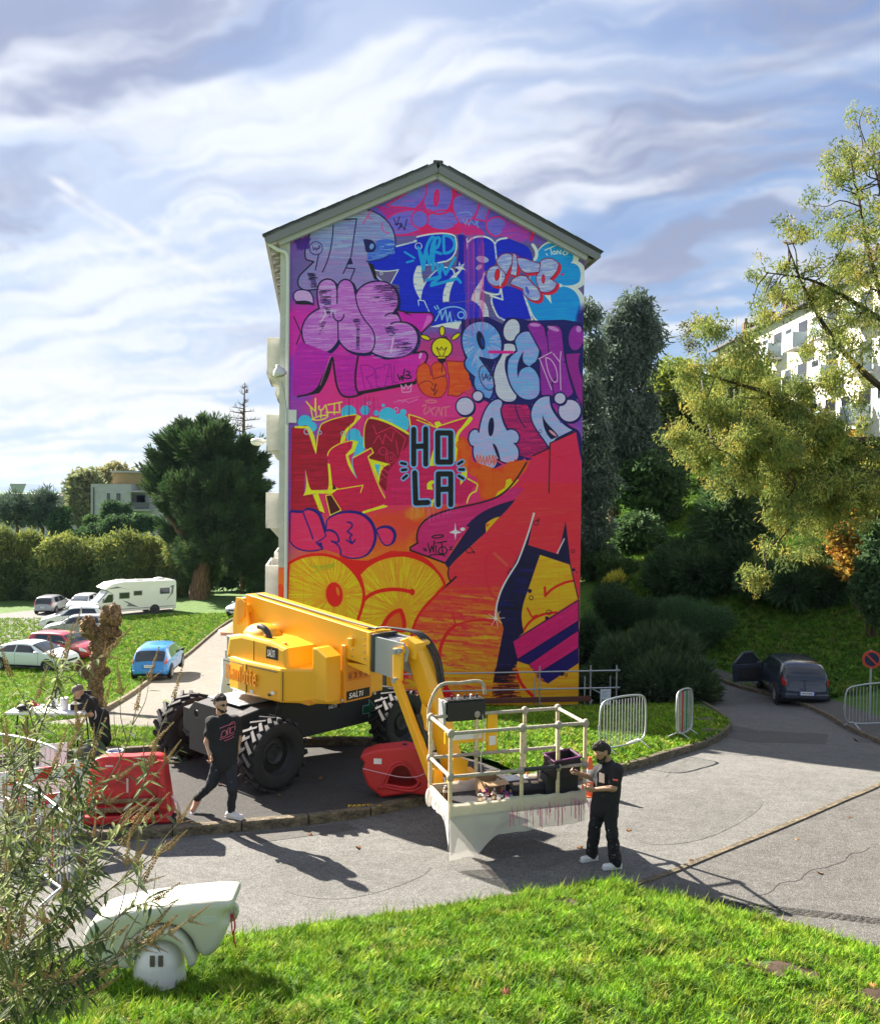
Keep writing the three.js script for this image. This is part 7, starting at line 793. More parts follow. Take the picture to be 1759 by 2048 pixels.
const numM = canvasTex(256, 80, (g) => { g.fillStyle = '#d97a0c'; g.fillRect(0, 0, 256, 80); g.fillStyle = '#0c0a08'; g.font = 'bold 66px serif'; ['6', '3', '9', '8'].forEach((c, i) => g.fillText(c, 12 + i * 62, 62)); g.fillStyle = '#d97a0c'; for (let i = 0; i < 4; i++) g.fillRect(28 + i * 62, 8, 3, 64); });
const { FontLoader } = await import('three/addons/loaders/FontLoader.js'), { TextGeometry } = await import('three/addons/geometries/TextGeometry.js');
const FONT = await new FontLoader().loadAsync('fonts/droid/droid_sans_bold.typeface.json');
{
const O = V(-2.72, hgt(-2.72, -16.68) + PAD, -16.68); O.y = PAD + 0.005;
const lift = thing('boom_lift', 'yellow boom lift with huge black tyres standing on the yard before the mural', 'boom lift', O.toArray());
const frame = (th, o) => new THREE.Matrix4().makeRotationY(th).setPosition(o.clone().sub(O)), Cm = frame(0.825, O), Tc = V(-2.42, O.y - 0.06, -16.0), Tm = frame(-0.733, Tc), Bo = V(0.18, 0.70, -12.0), Bm = frame(0.314, Bo);
const P = (n, g, m, M4, par = lift, lab) => { const q = merge(Array.isArray(g) ? g : [g]); q.applyMatrix4(M4); return part(n, q, m, par, lab); };
const R = 0.60, w = 0.46, tyreG = new THREE.LatheGeometry([[0.33, -w * 0.40], [0.40, -w / 2], [R * 0.86, -w / 2], [R * 0.92, -w * 0.44], [R * 0.93, 0], [R * 0.92, w * 0.44], [R * 0.86, w / 2], [0.40, w / 2], [0.33, w * 0.40]].map((p) => new THREE.Vector2(...p)), 40).rotateX(Math.PI / 2);
const lug = extr([[-0.035, -0.028], [0.26, -0.035], [0.255, 0.04], [-0.02, 0.03]], 0.06, 0.010), lugs = []; for (let k = 0; k < 19; k++) for (const s of [1, -1]) { const g = lug.clone(); g.rotateZ(0.62); if (s < 0) g.scale(-1, 1, 1); g.rotateY(-Math.PI / 2); g.translate(R * 0.955, 0, 0); const q = plain(g); if (s < 0) { const a = q.attributes.position.array; for (let i = 0; i < a.length; i += 9) for (let c = 0; c < 3; c++) { const x = a[i + 3 + c]; a[i + 3 + c] = a[i + 6 + c]; a[i + 6 + c] = x; } q.computeVertexNormals(); } q.rotateZ((k + (s > 0 ? 0 : 0.5)) / 19 * TAU); lugs.push(q); }
const lugG = merge(lugs), rimG = merge([new THREE.LatheGeometry([[0, 0.02], [0.10, 0.02], [0.14, 0.10], [0.17, 0.10], [0.19, -0.02], [0.30, 0.02], [0.345, 0.17], [0.35, 0.19], [0.335, 0.19], [0.28, -0.06], [0, -0.06]].map((p) => new THREE.Vector2(...p)), 30).rotateX(Math.PI / 2), ...Array.from({ length: 10 }, (_, i) => cyl(V(0.225 * Math.cos(i * 0.628), 0.225 * Math.sin(i * 0.628), -0.02), V(0.225 * Math.cos(i * 0.628), 0.225 * Math.sin(i * 0.628), 0.05), 0.016, 0.016, 6))]);
const wheel = new THREE.LatheGeometry([[0.05, -w * 0.36], [0.34, -w * 0.38], [0.34, w * 0.1], [0.05, w * 0.1]].map((p) => new THREE.Vector2(...p)), 24).rotateX(Math.PI / 2), rimBlack = mat(C(0.03, 0.03, 0.032), 0.5);
for (const [x, z, st] of [[-1.5, 1.3, 0.04], [-1.5, -1.3, 0.04], [1.5, 1.3, 0], [1.5, -1.3, 0]]) { const g = part('wheel', plain(wheel.clone()), rimBlack, lift), m = Cm.clone().multiply(new THREE.Matrix4().makeRotationY(st + (z < 0 ? Math.PI : 0)).setPosition(x, R * 1.0, z)); m.decompose(g.position, g.quaternion, g.scale); part('tyre', plain(tyreG), M.rubber, g); part('tread', lugG, M.rubber, g); part('rim', rimG, rimBlack, g); }
P('chassis', [extr([[-1.95, 0.72], [-1.75, 0.52], [1.75, 0.52], [1.95, 0.72], [1.95, 1.08], [1.3, 1.22], [-1.3, 1.22], [-1.95, 1.12]], 1.44, 0.02)], CHAR, Cm);
for (const e of [-1, 1]) { P('axle', [cyl(V(e * 1.5, 0.6, -1.15), V(e * 1.5, 0.6, 1.15), 0.13, 0.13, 14), box(0.3, 0.3, 1.5, e * 1.5, 0.66, 0, 0.03)], CHAR, Cm); for (const s of [-1, 1]) { P('steering_cylinder', [cyl(V(e * 1.86, 0.62, s * 0.25), V(e * 1.86, 0.62, s * 0.72), 0.05, 0.05, 10)], CHAR, Cm); P('piston_rod', cyl(V(e * 1.86, 0.62, s * 0.72), V(e * 1.78, 0.62, s * 0.98), 0.026, 0.026, 8), M.steel, Cm); } P('tie_down_plate', [extr([[-0.42, 0.55], [0.42, 0.55], [0.42, 1.28], [0.26, 1.42], [-0.42, 1.42]], 0.03, 0.004, [Array.from({ length: 16 }, (_, i) => [0.2 + 0.07 * Math.cos(i / 16 * TAU), 1.22 + 0.07 * Math.sin(i / 16 * TAU)])]).rotateY(Math.PI / 2).translate(e * 1.99, -0.12, 0)], CHAR, Cm); }
P('deck_plate', [box(0.75, 0.02, 1.0, -1.15, 1.245, -0.1, 0.004).rotateZ(0)], GRY, Cm); P('slew_ring', cyl(V(0.1, 1.29, 0), V(0.1, 1.5, 0), 0.62, 0.62, 32), CHAR, Cm);
P('protective_sheet', [box(0.7, 0.16, 0.02, -0.5, 1.38, 0.74, 0.005), box(0.55, 0.2, 0.02, 0.05, 1.36, 0.745, 0.005)], mat(C(0.42, 0.48, 0.44), 0.7), Cm);
const dec = (w, h, m, M4, x, y, z, ry, par = lift, n = 'sticker', rx = 0) => P(n, place(new THREE.PlaneGeometry(w, h), 0, 0, 0, 0, rx).rotateY(ry).translate(x, y, z), m, M4, par);
dec(0.34, 0.11, saltiM, Cm, 0.35, 0.98, 0.724, 0); const arrow = mat(C(0.01, 0.10, 0.045), 0.5); P('arrow_sticker', extr([[-0.16, -0.07], [0, -0.07], [0, -0.16], [0.16, 0], [0, 0.16], [0, 0.07], [-0.16, 0.07]], 0.004).translate(1.25, 0.78, 0.728), arrow, Cm); P('arrow_border', extr([[-0.175, -0.085], [-0.015, -0.085], [-0.015, -0.19], [0.18, 0], [-0.015, 0.19], [-0.015, 0.085], [-0.175, 0.085]], 0.002).translate(1.25, 0.78, 0.724), mat(C(0.25, 0.5, 0.45), 0.5), Cm);
P('hydraulic_hose', [0, 1, 2].map((k) => tube([V(-0.9 + k * 0.05, 1.25, 0.62), V(-0.95 + k * 0.06, 1.5, 0.8), V(-1.1 + k * 0.06, 1.35, 0.95), V(-1.2 + k * 0.05, 0.9, 0.9)], 0.014, 6, 20)), CHAR, Cm);
const lower = extr([[-1.2, -0.75], [-1.05, -0.95], [0.55, -0.98], [1.0, -0.62], [1.32, -0.42], [1.32, 0.42], [1.0, 0.66], [0.55, 1.0], [-0.4, 1.04], [-1.0, 0.95], [-1.2, 0.75]], 0.60, 0.05); lower.rotateX(-Math.PI / 2); lower.scale(1, 1, -1); { const q = lower.index; if (q) for (let i = 0; i < q.count; i += 3) { const a = q.getX(i); q.setX(i, q.getX(i + 2)); q.setX(i + 2, a); } else { for (const nm of ['position', 'uv', 'normal']) { const at_ = lower.attributes[nm], s = at_.itemSize, A = at_.array; for (let i = 0; i < A.length; i += 3 * s) for (let c = 0; c < s; c++) { const x = A[i + s + c]; A[i + s + c] = A[i + 2 * s + c]; A[i + 2 * s + c] = x; } } } lower.computeVertexNormals(); } lower.translate(0, 1.76, 0);
const cover = P('turret_cover', [lower], YEL_P, Tm);
P('upper_cover', [extr([[-1.16, 0], [0.62, 0], [0.56, 0.36], [0.1, 0.44], [-0.7, 0.46], [-1.08, 0.38]], 0.80, 0.06).translate(0, 2.02, 0.52)], YEL_P, Tm); P('upper_cover', [extr([[-1.16, 0], [0.62, 0], [0.56, 0.36], [0.1, 0.44], [-0.7, 0.46], [-1.08, 0.38]], 0.5, 0.06).translate(0, 2.02, -0.66)], YEL_P, Tm);
P('cover_hump', [new THREE.SphereGeometry(0.34, 20, 10, 0, TAU, 0, Math.PI / 2).scale(1.3, 0.75, 0.9).translate(-0.62, 2.40, 0.5)], YEL_P, Tm); P('intake_grille', [new THREE.TorusGeometry(0.30, 0.055, 8, 16, 1.5).rotateZ(0.2).translate(-0.40, 2.34, 0.72)], CHAR, Tm);
P('tail_plate', [box(0.10, 0.98, 0.62, 1.36, 1.98, 0, 0.015)], ORG_P, Tm); for (const s of [-1, 1]) P('tail_wing', [extr([[0, 1.55], [0.36, 1.55], [0.36, 2.3], [0.1, 2.42], [0, 2.42]], 0.34, 0.02).translate(0.98, 0, s * 0.49)], YEL_P, Tm); P('belly_plate', box(2.2, 0.08, 1.5, -0.1, 1.49, 0, 0.01), ORG_P, Tm); P('corner_tail', [box(0.12, 0.4, 0.3, -1.19, 2.2, 0.7, 0.02)], GRY, Tm);  // tail plate is yellow paint with its shade put into a darker orange
dec(0.54, 0.155, saltiM, Tm, 1.4125, 1.60, 0, Math.PI / 2); dec(0.50, 0.16, decalMat(numM), Tm, 1.4125, 1.93, 0, Math.PI / 2, lift, 'fleet_number'); dec(0.34, 0.21, saltiM, Tm, 0.22, 2.26, 0.924, 0, lift, 'sticker');
{ const tg = new TextGeometry('Haulotte', { font: FONT, size: 0.235, depth: 0.02, curveSegments: 4 }); tg.computeBoundingBox(); const bb = tg.boundingBox, k = 0.96 / (bb.max.x - bb.min.x); tg.scale(k, 1.15, 1); tg.rotateY(-0.05); tg.translate(-1.02, 1.66, 1.005); P('maker_lettering', tg, ORG_P, Tm); }
P('hazard_stripe', Array.from({ length: 6 }, (_, i) => bar(V(-1.21, 1.62 + i * 0.07, 0.60), V(-1.21, 1.72 + i * 0.07, 0.74), 0.004, 0.03, V(1, 0, 0))), ORG_P, Tm); P('bolt', [[1.42, 1.55, 0.38], [1.42, 1.55, -0.38]].map((q) => cyl(V(q[0] - 0.02, q[1], q[2]), V(q[0] + 0.015, q[1], q[2]), 0.025, 0.025, 8)), M.steel, Tm);
P('panel_seam', [bar(V(-1.1, 1.985, 1.03), V(0.5, 1.985, 1.03), 0.012, 0.012), bar(V(-0.35, 1.5, 1.045), V(-0.35, 2.0, 1.045), 0.01, 0.012, V(1, 0, 0)), bar(V(0.6, 1.5, 0.985), V(0.6, 2.0, 0.985), 0.01, 0.01, V(1, 0, 0)), bar(V(-0.3, 2.06, 0.926), V(-0.3, 2.42, 0.926), 0.008, 0.01, V(1, 0, 0))], CHAR, Tm); P('latch', [-0.9, 0.3].map((x) => box(0.07, 0.04, 0.02, x, 1.57, 1.04, 0.006)), CHAR, Tm); for (const [x, y] of [[-0.2, 1.55], [0.4, 1.62]]) dec(0.1, 0.06, mat(C(0.7, 0.7, 0.68), 0.6), Tm, x, y, 1.046, 0, lift, 'warning_label'); P('lifting_eye', [[-0.2, 2.5, 0.75], [0.35, 2.42, 0.75]].map((q) => box(0.07, 0.05, 0.05, ...q, 0.01)), ORG_P, Tm);
P('boom_bolt', Array.from({ length: 8 }, (_, i) => cyl(V(1.55 + (i % 2) * 0.3, 2.30 + Math.floor(i / 2) * 0.11, 0.25), V(1.55 + (i % 2) * 0.3, 2.30 + Math.floor(i / 2) * 0.11, 0.285), 0.016, 0.016, 6)), M.steel, Tm); P('boom_cable', [0.12, 0.15].map((z) => tube([V(-1.3, 3.11, z), V(0, 2.98, z), V(1.3, 2.85, z), V(2.0, 2.80, z)], 0.014, 5, 24)), CHAR, Tm);
for (const z of [-0.30, 0.40]) P('pivot_lug', extr([[-1.62, 1.75], [-1.0, 1.75], [-1.12, 2.4], [-1.30, 3.04], [-1.56, 3.04], [-1.66, 2.6]], 0.06, 0.008).translate(0, 0, z), YEL_P, Tm);
const bA = V(-1.50, 2.82, 0.05), bB = V(2.02, 2.46, 0.05); P('boom', [bar(bA, bB, 0.44, 0.56, V(0, 0, 1), 0.015)], YEL_P, Tm); P('boom_end_gusset', [extr([[-0.5, -0.26], [0.26, -0.33], [0.26, -0.27], [0.2, -0.18]], 0.42, 0.01).rotateZ(-0.088).translate(1.74, 2.39, 0.05), box(0.09, 0.14, 0.06, 1.54, 2.54, 0.31, 0.01), box(0.06, 0.6, 0.5, 1.98, 2.46, 0.05, 0.01).rotateZ(0)], YEL_P, Tm);
const ps = P('pivot_pin', [cyl(V(-1.38, 2.82, -0.36), V(-1.38, 2.82, 0.46), 0.10, 0.10, 18)], YEL_P, Tm); P('pin_plate', extr([[-0.10, -0.30], [0.12, -0.12], [0.14, 0.14], [0, 0.2], [-0.13, 0.12]], 0.03, 0.006).translate(-1.36, 2.84, 0.455), ORG_P, Tm); P('boom_cylinder', [cyl(V(-1.2, 2.46, 0.05), V(-0.3, 2.42, 0.05), 0.09, 0.09, 14), cyl(V(-1.2, 2.46, 0.30), V(-0.98, 2.45, 0.30), 0.07, 0.07, 12)], CHAR, Tm);
P('elbow_box', [box(0.46, 0.50, 0.40, 2.28, 2.41, 0.05, 0.02)], GRY, Tm); for (const s of [-1, 1]) P('elbow_plate', extr([[2.06, 2.13], [2.60, 2.07], [2.62, 2.29], [2.84, 2.39], [2.88, 2.55], [2.78, 2.67], [2.06, 2.71]], 0.035, 0.006).translate(0, 0, 0.05 + s * 0.235), GRY, Tm); P('elbow_collar', box(0.08, 0.62, 0.54, 2.09, 2.43, 0.05, 0.01), CHAR, Tm);
P('hose_bundle', [0, 1, 2, 3].map((k) => tube([V(1.7, 2.76, -0.05 + k * 0.05), V(2.3, 2.82 + k * 0.01, -0.05 + k * 0.06), V(2.84, 2.76, -0.14 + k * 0.05), V(3.06, 2.42, -0.24 + k * 0.05), V(3.14, 1.95, -0.28 + k * 0.04)], 0.016, 6, 24)), CHAR, Tm);
const j0 = V(2.80, 2.58, 0.03), j1 = V(3.46, 0.52, -0.26), jd = j1.clone().sub(j0).normalize(), js = V(0, 0, 1); P('jib', [bar(j0.clone().addScaledVector(jd, -0.10), j1, 0.26, 0.27, js, 0.012)], YEL_P, Tm);
P('jib_head', [extr([[-0.16, -0.1], [0.14, -0.16], [0.2, 0.1], [0, 0.18], [-0.16, 0.12]], 0.34, 0.02).translate(2.78, 2.58, 0.05), cyl(V(2.76, 2.56, -0.22), V(2.76, 2.56, 0.34), 0.07, 0.07, 14)], YEL_P, Tm); P('jib_link', extr([[-0.1, 0.08], [0.1, 0.1], [0.08, -0.42], [-0.02, -0.5], [-0.1, -0.42]], 0.07, 0.012).translate(2.70, 2.50, 0.33), YEL_P, Tm);
P('levelling_rod', [bar(V(2.68, 2.08, 0.36), V(3.32, 0.36, 0.06), 0.12, 0.12, js, 0.01)], YEL_P, Tm); P('jib_gusset', extr([[0, 0], [0.14, -0.1], [0.06, -0.42], [-0.1, -0.35]], 0.05, 0.01).rotateZ(0.1).translate(3.02, 1.72, 0.10), YEL_P, Tm); P('jib_cylinder', [cyl(V(2.98, 1.55, 0.16), V(3.15, 0.98, 0.04), 0.045, 0.045, 12)], CHAR, Tm); P('piston_rod', cyl(V(3.15, 0.98, 0.04), V(3.32, 0.50, -0.06), 0.024, 0.024, 10), M.steel, Tm);
P('jib_pin', [[2.68, 2.08, 0.38], [2.68, 2.54, 0.38], [2.76, 2.56, 0.36]].map(([x, y, z]) => cyl(V(x, y, z - 0.06), V(x, y, z + 0.05), 0.045, 0.045, 10)), GRY, Tm);
const W = 2.05, Dp = 0.92, Ht = 1.16, rail = (n, a, b, r = 0.026, m = TAPE, par) => P(n, cyl(V(...a), V(...b), r, r, 9), m, Bm, par);
const fl = P('basket_floor', [box(W, 0.05, Dp, W / 2, 0, -Dp / 2, 0.01), box(W * 0.5, 0.10, 0.3, W * 0.35, -0.07, -Dp + 0.25, 0.02)], CHAR, Bm);
for (const [y, nm] of [[Ht, 'top_rail'], [0.56, 'mid_rail']]) { rail(nm, [0, y, 0], [W, y, 0]); rail(nm, [0, y, -Dp], [W, y, -Dp]); rail(nm, [0, y, 0], [0, y, -Dp]); rail(nm, [W, y, 0], [W, y, -Dp]); }
for (const [x, z] of [[0, 0], [0, -Dp], [W, 0], [W, -Dp], [1.06, 0], [1.62, 0], [0.72, -Dp], [1.5, -Dp]]) { rail('post', [x, 0, z], [x, Ht, z], 0.029, TAPEO); P('tape_wrap', [0.56, Ht].map((y) => new THREE.SphereGeometry(0.056, 10, 8).scale(1, 1.15, 1).translate(x, y, z)), TAPE, Bm); }
rail('sliding_bar', [1.08, 0.58, 0.035], [1.62, 0.58, 0.035], 0.03, CHAR);
P('console', [box(0.62, 0.30, 0.26, 0.55, Ht + 0.06, -Dp - 0.10, 0.03), box(0.56, 0.02, 0.22, 0.55, Ht + 0.22, -Dp - 0.08, 0.005)], M.black, Bm); P('console_shroud', [box(0.66, 0.34, 0.04, 0.55, Ht + 0.02, -Dp - 0.25, 0.01), box(0.03, 0.34, 0.28, 0.21, Ht + 0.04, -Dp - 0.11, 0.01)], GRY, Bm); for (let k = 0; k < 5; k++) P('joystick', [cyl(V(0.34 + k * 0.1, Ht + 0.22, -Dp - 0.06), V(0.34 + k * 0.1, Ht + 0.29, -Dp - 0.05), 0.012, 0.018, 8)], k % 2 ? M.pvc : CHAR, Bm); P('console_guard', tube([V(0.12, Ht - 0.55, -Dp - 0.2), V(0.04, Ht - 0.2, -Dp - 0.22), V(0.05, Ht + 0.15, -Dp - 0.2), V(0.2, Ht + 0.42, -Dp - 0.18), V(0.5, Ht + 0.44, -Dp - 0.18), V(0.86, Ht + 0.43, -Dp - 0.18), V(0.92, Ht + 0.25, -Dp - 0.18)], 0.026, 8, 40), TAPE, Bm);
P('console_bracket', [box(0.70, 0.18, 0.05, 0.58, Ht - 0.34, -Dp - 0.04, 0.01), box(0.16, 0.62, 0.06, 0.98, Ht - 0.32, -Dp - 0.04, 0.01)], YEL_P, Bm); dec(0.5, 0.09, mat(C(0.72, 0.70, 0.68), 0.6), Bm, 0.56, Ht - 0.33, -Dp - 0.012, 0, lift, 'warning_label'); dec(0.11, 0.14, mat(C(0.75, 0.73, 0.7), 0.6), Bm, 0.98, Ht - 0.42, -Dp - 0.007, 0, lift, 'warning_label');
P('rotator', [box(0.4, 0.24, 0.3, 0.62, 0.10, -Dp - 0.35, 0.03), box(0.16, 0.3, 0.3, 0.30, 0.06, -Dp - 0.66, 0.03), extr([[0, 0], [0.3, 0], [0.34, 0.34], [0.1, 0.4]], 0.05, 0.01).translate(0.3, 0.1, -Dp - 0.14)], YEL_P, Bm);
const drape = (n, a, b, topY, low, seed, dz = 0.03) => { const NX = 40, NY = 12, pos = [], uv = [], idx = []; for (let i = 0; i <= NX; i++) for (let k = 0; k <= NY; k++) { const u = i / NX, v = k / NY, y0 = topY + 0.02 * n2(u * 6 + seed, 1), y1 = low(u) + 0.014 * n2(u * 5 + seed, 5), y = lerp(y0, y1, v), f = dz + 0.022 * v * n2(u * 5 + seed, v * 1.2) + 0.006 * n2(u * 14, v * 5 + seed); pos.push(lerp(a[0], b[0], u) - (b[1] - a[1]) * f / 1.2, y, lerp(a[1], b[1], u) + (b[0] - a[0]) * f / 2.2); uv.push(u * 2, v); } for (let i = 0; i < NX; i++) for (let k = 0; k < NY; k++) { const q = i * (NY + 1) + k, e = q + NY + 1; idx.push(q, q + 1, e, e, q + 1, e + 1); } const g = new THREE.BufferGeometry(); g.setAttribute('position', new THREE.Float32BufferAttribute(pos, 3)); g.setAttribute('uv', new THREE.Float32BufferAttribute(uv, 2)); g.setIndex(idx); g.computeVertexNormals(); return P(n, plain(g), film, Bm); };
P('toe_board', [box(W, 0.15, 0.02, W / 2, 0.09, 0.005), box(0.02, 0.15, Dp, 0.005, 0.09, -Dp / 2), box(W, 0.15, 0.02, W / 2, 0.09, -Dp), box(0.02, 0.15, Dp, W, 0.09, -Dp / 2)], TAPEO, Bm);
drape('plastic_film', [-0.02, 0.0], [W, 0.0], 0.20, (u) => -0.58 + 0.26 * sstep(0.16, 0.36, u) + 0.06 * u, 3); drape('plastic_film', [0, -Dp], [0, 0], 0.18, (u) => -0.10 - 0.38 * sstep(0.75, 1, u), 9, 0.02); drape('plastic_film', [W, -Dp], [0.3, -Dp], 0.20, () => -0.06, 13, -0.04);
const pinkM = mat(C(0.55, 0.06, 0.22), 0.6), r = rng(404), runs = []; for (let i = 0; i < 46; i++) { const x = 0.8 + r() * 1.3, y = 0.14 - r() * 0.12, l = 0.05 + r() * 0.26; runs.push(bar(V(x, y, 0.115 + r() * 0.02), V(x + (r() - 0.5) * 0.02, y - l, 0.125 + r() * 0.03), 0.004 + r() * 0.006, 0.002, V(1, 0, 0))); } P('paint_runs', runs, pinkM, Bm).userData.kind = 'stuff';
P('hanging_strap', tube([V(0.80, Ht, -Dp + 0.02), V(0.83, 0.9, -Dp + 0.05), V(0.78, 0.5, -Dp + 0.03), V(0.80, 0.1, -Dp + 0.04)], 0.012, 5, 16), film, Bm); P('dust_bag', new THREE.SphereGeometry(0.09, 12, 10).scale(0.6, 1.5, 0.6).translate(-0.02, -0.02, -Dp + 0.02), film, Bm);
const W3 = (x, y, z) => V(x, y, z).applyMatrix4(Bm).add(O), turn = 0.314, floorY = 0.027;
const canB = new THREE.LatheGeometry([[0, 0], [0.031, 0], [0.0325, 0.006], [0.0325, 0.16], [0.024, 0.178], [0, 0.18]].map((p) => new THREE.Vector2(...p)), 12), canC = cyl(V(0, 0.172, 0), V(0, 0.205, 0), 0.02, 0.018, 10), canR = new THREE.CylinderGeometry(0.0332, 0.0332, 0.04, 12).translate(0, 0.13, 0), cans = [['black', '#151517', '#c9c9c9'], ['tan', '#8a6a44', '#e8d9bc'], ['pink', '#8c2a4c', '#d8a0b8'], ['white', '#b8b8b4', '#f0f0f0'], ['violet', '#4a2c5c', '#b0a0c8']];
[[0.14, -0.62, 1], [0.19, -0.58, 0], [0.50, -0.16, 1], [0.57, -0.20, 3], [0.63, -0.14, 0], [0.70, -0.18, 1], [0.77, -0.14, 3], [0.84, -0.20, 0], [0.90, -0.14, 2], [0.97, -0.18, 4], [0.56, -0.32, 0], [0.66, -0.34, 2], [0.78, -0.32, 1], [0.90, -0.30, 4]].forEach(([x, z, k], i) => { const p = W3(x, floorY, z), c = thing('spray_can', i < 2 ? `${cans[k][0]} spray can standing in the corner of the lift cage` : `${cans[k][0]} spray can standing among the row of cans in the lift cage`, 'spray can', p.toArray(), i, i < 2 ? 'corner spray cans' : 'spray cans in the cage'); part('body', plain(canB.clone()), mat(H(cans[k][1]), 0.4, 0.3), c); part('cap', canC, mat(H(cans[(k + 2) % 5][1]), 0.5), c); part('paper_band', plain(canR.clone()), mat(H(cans[k][2]), 0.6), c); });
const carton = (n, lab, x, z, w, h, d, m, tt, open) => { const p = W3(x, floorY, z), b = thing(n, lab, n.split('_').pop(), p.toArray(), tt); part('floor', box(w, 0.012, d, 0, 0.006, 0), m, b); for (const s of [-1, 1]) { part('wall', box(w, h, 0.012, 0, h / 2 + 0.012, s * (d / 2 - 0.006), 0.002), m, b); part('wall', box(0.012, h, d - 0.024, s * (w / 2 - 0.006), h / 2 + 0.012, 0, 0.002), m, b); } if (open) for (const s of [-1, 1]) part('flap', box(w, 0.006, 0.14, 0, 0, 0.07).rotateX(s * 0.5 - 0.3).translate(0, h + 0.012, s * d / 2), m, b); return b; };
carton('cardboard_box', 'brown cardboard box with open flaps in the lift cage', 0.82, -0.60, 0.34, 0.24, 0.26, mat(C(0.42, 0.27, 0.14), 0.9), turn + 0.2, 1); const crate = carton('black_crate', 'open black plastic crate splashed with pink paint at the cage end', 1.88, -0.22, 0.44, 0.27, 0.30, mat(C(0.018, 0.016, 0.02), 0.5), turn + 0.12); crate.position.copy(W3(1.76, 0.40, -0.16)); crate.rotation.x = 0.12; part('rim', [-1, 1].flatMap((s) => [box(0.48, 0.02, 0.03, 0, 0.285, s * 0.15, 0.005), box(0.03, 0.02, 0.27, s * 0.225, 0.285, 0, 0.005)]), mat(C(0.12, 0.03, 0.10), 0.5), crate);
const st = carton('support_box', 'dark box under the open black crate in the cage', 1.76, -0.30, 0.5, 0.36, 0.34, mat(C(0.03, 0.03, 0.035), 0.6), turn); const bag = thing('tool_bag', 'low black bag with tan trim lying in the lift cage', 'bag', W3(1.32, floorY, -0.34).toArray(), turn); part('body', new RoundedBoxGeometry(0.62, 0.24, 0.34, 3, 0.07).translate(0, 0.12, 0), M.black, bag); for (let k = 0; k < 4; k++) part('glove', new RoundedBoxGeometry(0.11, 0.03, 0.07, 2, 0.014).translate(-0.22 + k * 0.14, 0.255, 0.08 - (k % 2) * 0.05), mat(C(0.52, 0.40, 0.28), 0.8), bag);
const cl = top('cloth_bundle', (() => { const g = new THREE.SphereGeometry(1, 26, 16); const p = g.attributes.position; for (let i = 0; i < p.count; i++) { const f = 1 + 0.3 * n3(p.getX(i) * 2, p.getY(i) * 2, p.getZ(i) * 2 + 7); p.setXYZ(i, p.getX(i) * f * 0.3, Math.max(0, p.getY(i) * f * 0.14 + 0.10), p.getZ(i) * f * 0.16); } g.computeVertexNormals(); return g; })(), mat(C(0.62, 0.60, 0.58), 0.9), 'crumpled white plastic bundle on the cage floor behind the black bag', 'bundle'); cl.position.copy(W3(1.20, floorY, -0.64)); cl.rotation.y = turn;
}
// ================================================================== people
function nets(f, lo, hi, c) {
const nx = Math.ceil((hi.x - lo.x) / c) + 1, ny = Math.ceil((hi.y - lo.y) / c) + 1, nz = Math.ceil((hi.z - lo.z) / c) + 1, F = new Float32Array(nx * ny * nz), id = new Int32Array(nx * ny * nz).fill(-1), pos = [], idx = [], I = (i, j, k) => (k * ny + j) * nx + i;
for (let k = 0; k < nz; k++) for (let j = 0; j < ny; j++) for (let i = 0; i < nx; i++) F[I(i, j, k)] = f(lo.x + i * c, lo.y + j * c, lo.z + k * c);
for (let k = 0; k < nz - 1; k++) for (let j = 0; j < ny - 1; j++) for (let i = 0; i < nx - 1; i++) {
let m = 0, x = 0, y = 0, z = 0, n = 0; const v = []; for (let q = 0; q < 8; q++) { const e = F[I(i + (q & 1), j + ((q >> 1) & 1), k + (q >> 2))]; v.push(e); if (e < 0) m |= 1 << q; } if (!m || m === 255) continue;
for (const [a, b] of [[0, 1], [2, 3], [4, 5], [6, 7], [0, 2], [1, 3], [4, 6], [5, 7], [0, 4], [1, 5], [2, 6], [3, 7]]) if ((v[a] < 0) !== (v[b] < 0)) { const t = v[a] / (v[a] - v[b]); x += (a & 1) + t * ((b & 1) - (a & 1)); y += ((a >> 1) & 1) + t * (((b >> 1) & 1) - ((a >> 1) & 1)); z += (a >> 2) + t * ((b >> 2) - (a >> 2)); n++; }
id[I(i, j, k)] = pos.length / 3; pos.push(lo.x + (i + x / n) * c, lo.y + (j + y / n) * c, lo.z + (k + z / n) * c);
}
const quad = (a, b, d, e, flip) => { if (a < 0 || b < 0 || d < 0 || e < 0) return; if (flip) idx.push(a, d, b, a, e, d); else idx.push(a, b, d, a, d, e); };
for (let k = 1; k < nz - 1; k++) for (let j = 1; j < ny - 1; j++) for (let i = 1; i < nx - 1; i++) { const s = F[I(i, j, k)] < 0; if (s !== F[I(i + 1, j, k)] < 0) quad(id[I(i, j - 1, k - 1)], id[I(i, j, k - 1)], id[I(i, j, k)], id[I(i, j - 1, k)], !s); if (s !== F[I(i, j + 1, k)] < 0) quad(id[I(i - 1, j, k - 1)], id[I(i, j, k - 1)], id[I(i, j, k)], id[I(i - 1, j, k)], s); if (s !== F[I(i, j, k + 1)] < 0) quad(id[I(i - 1, j - 1, k)], id[I(i, j - 1, k)], id[I(i, j, k)], id[I(i - 1, j, k)], !s); }
const g = new THREE.BufferGeometry(); g.setAttribute('position', new THREE.Float32BufferAttribute(pos, 3)); g.setIndex(idx); g.computeVertexNormals(); return plain(g);
}
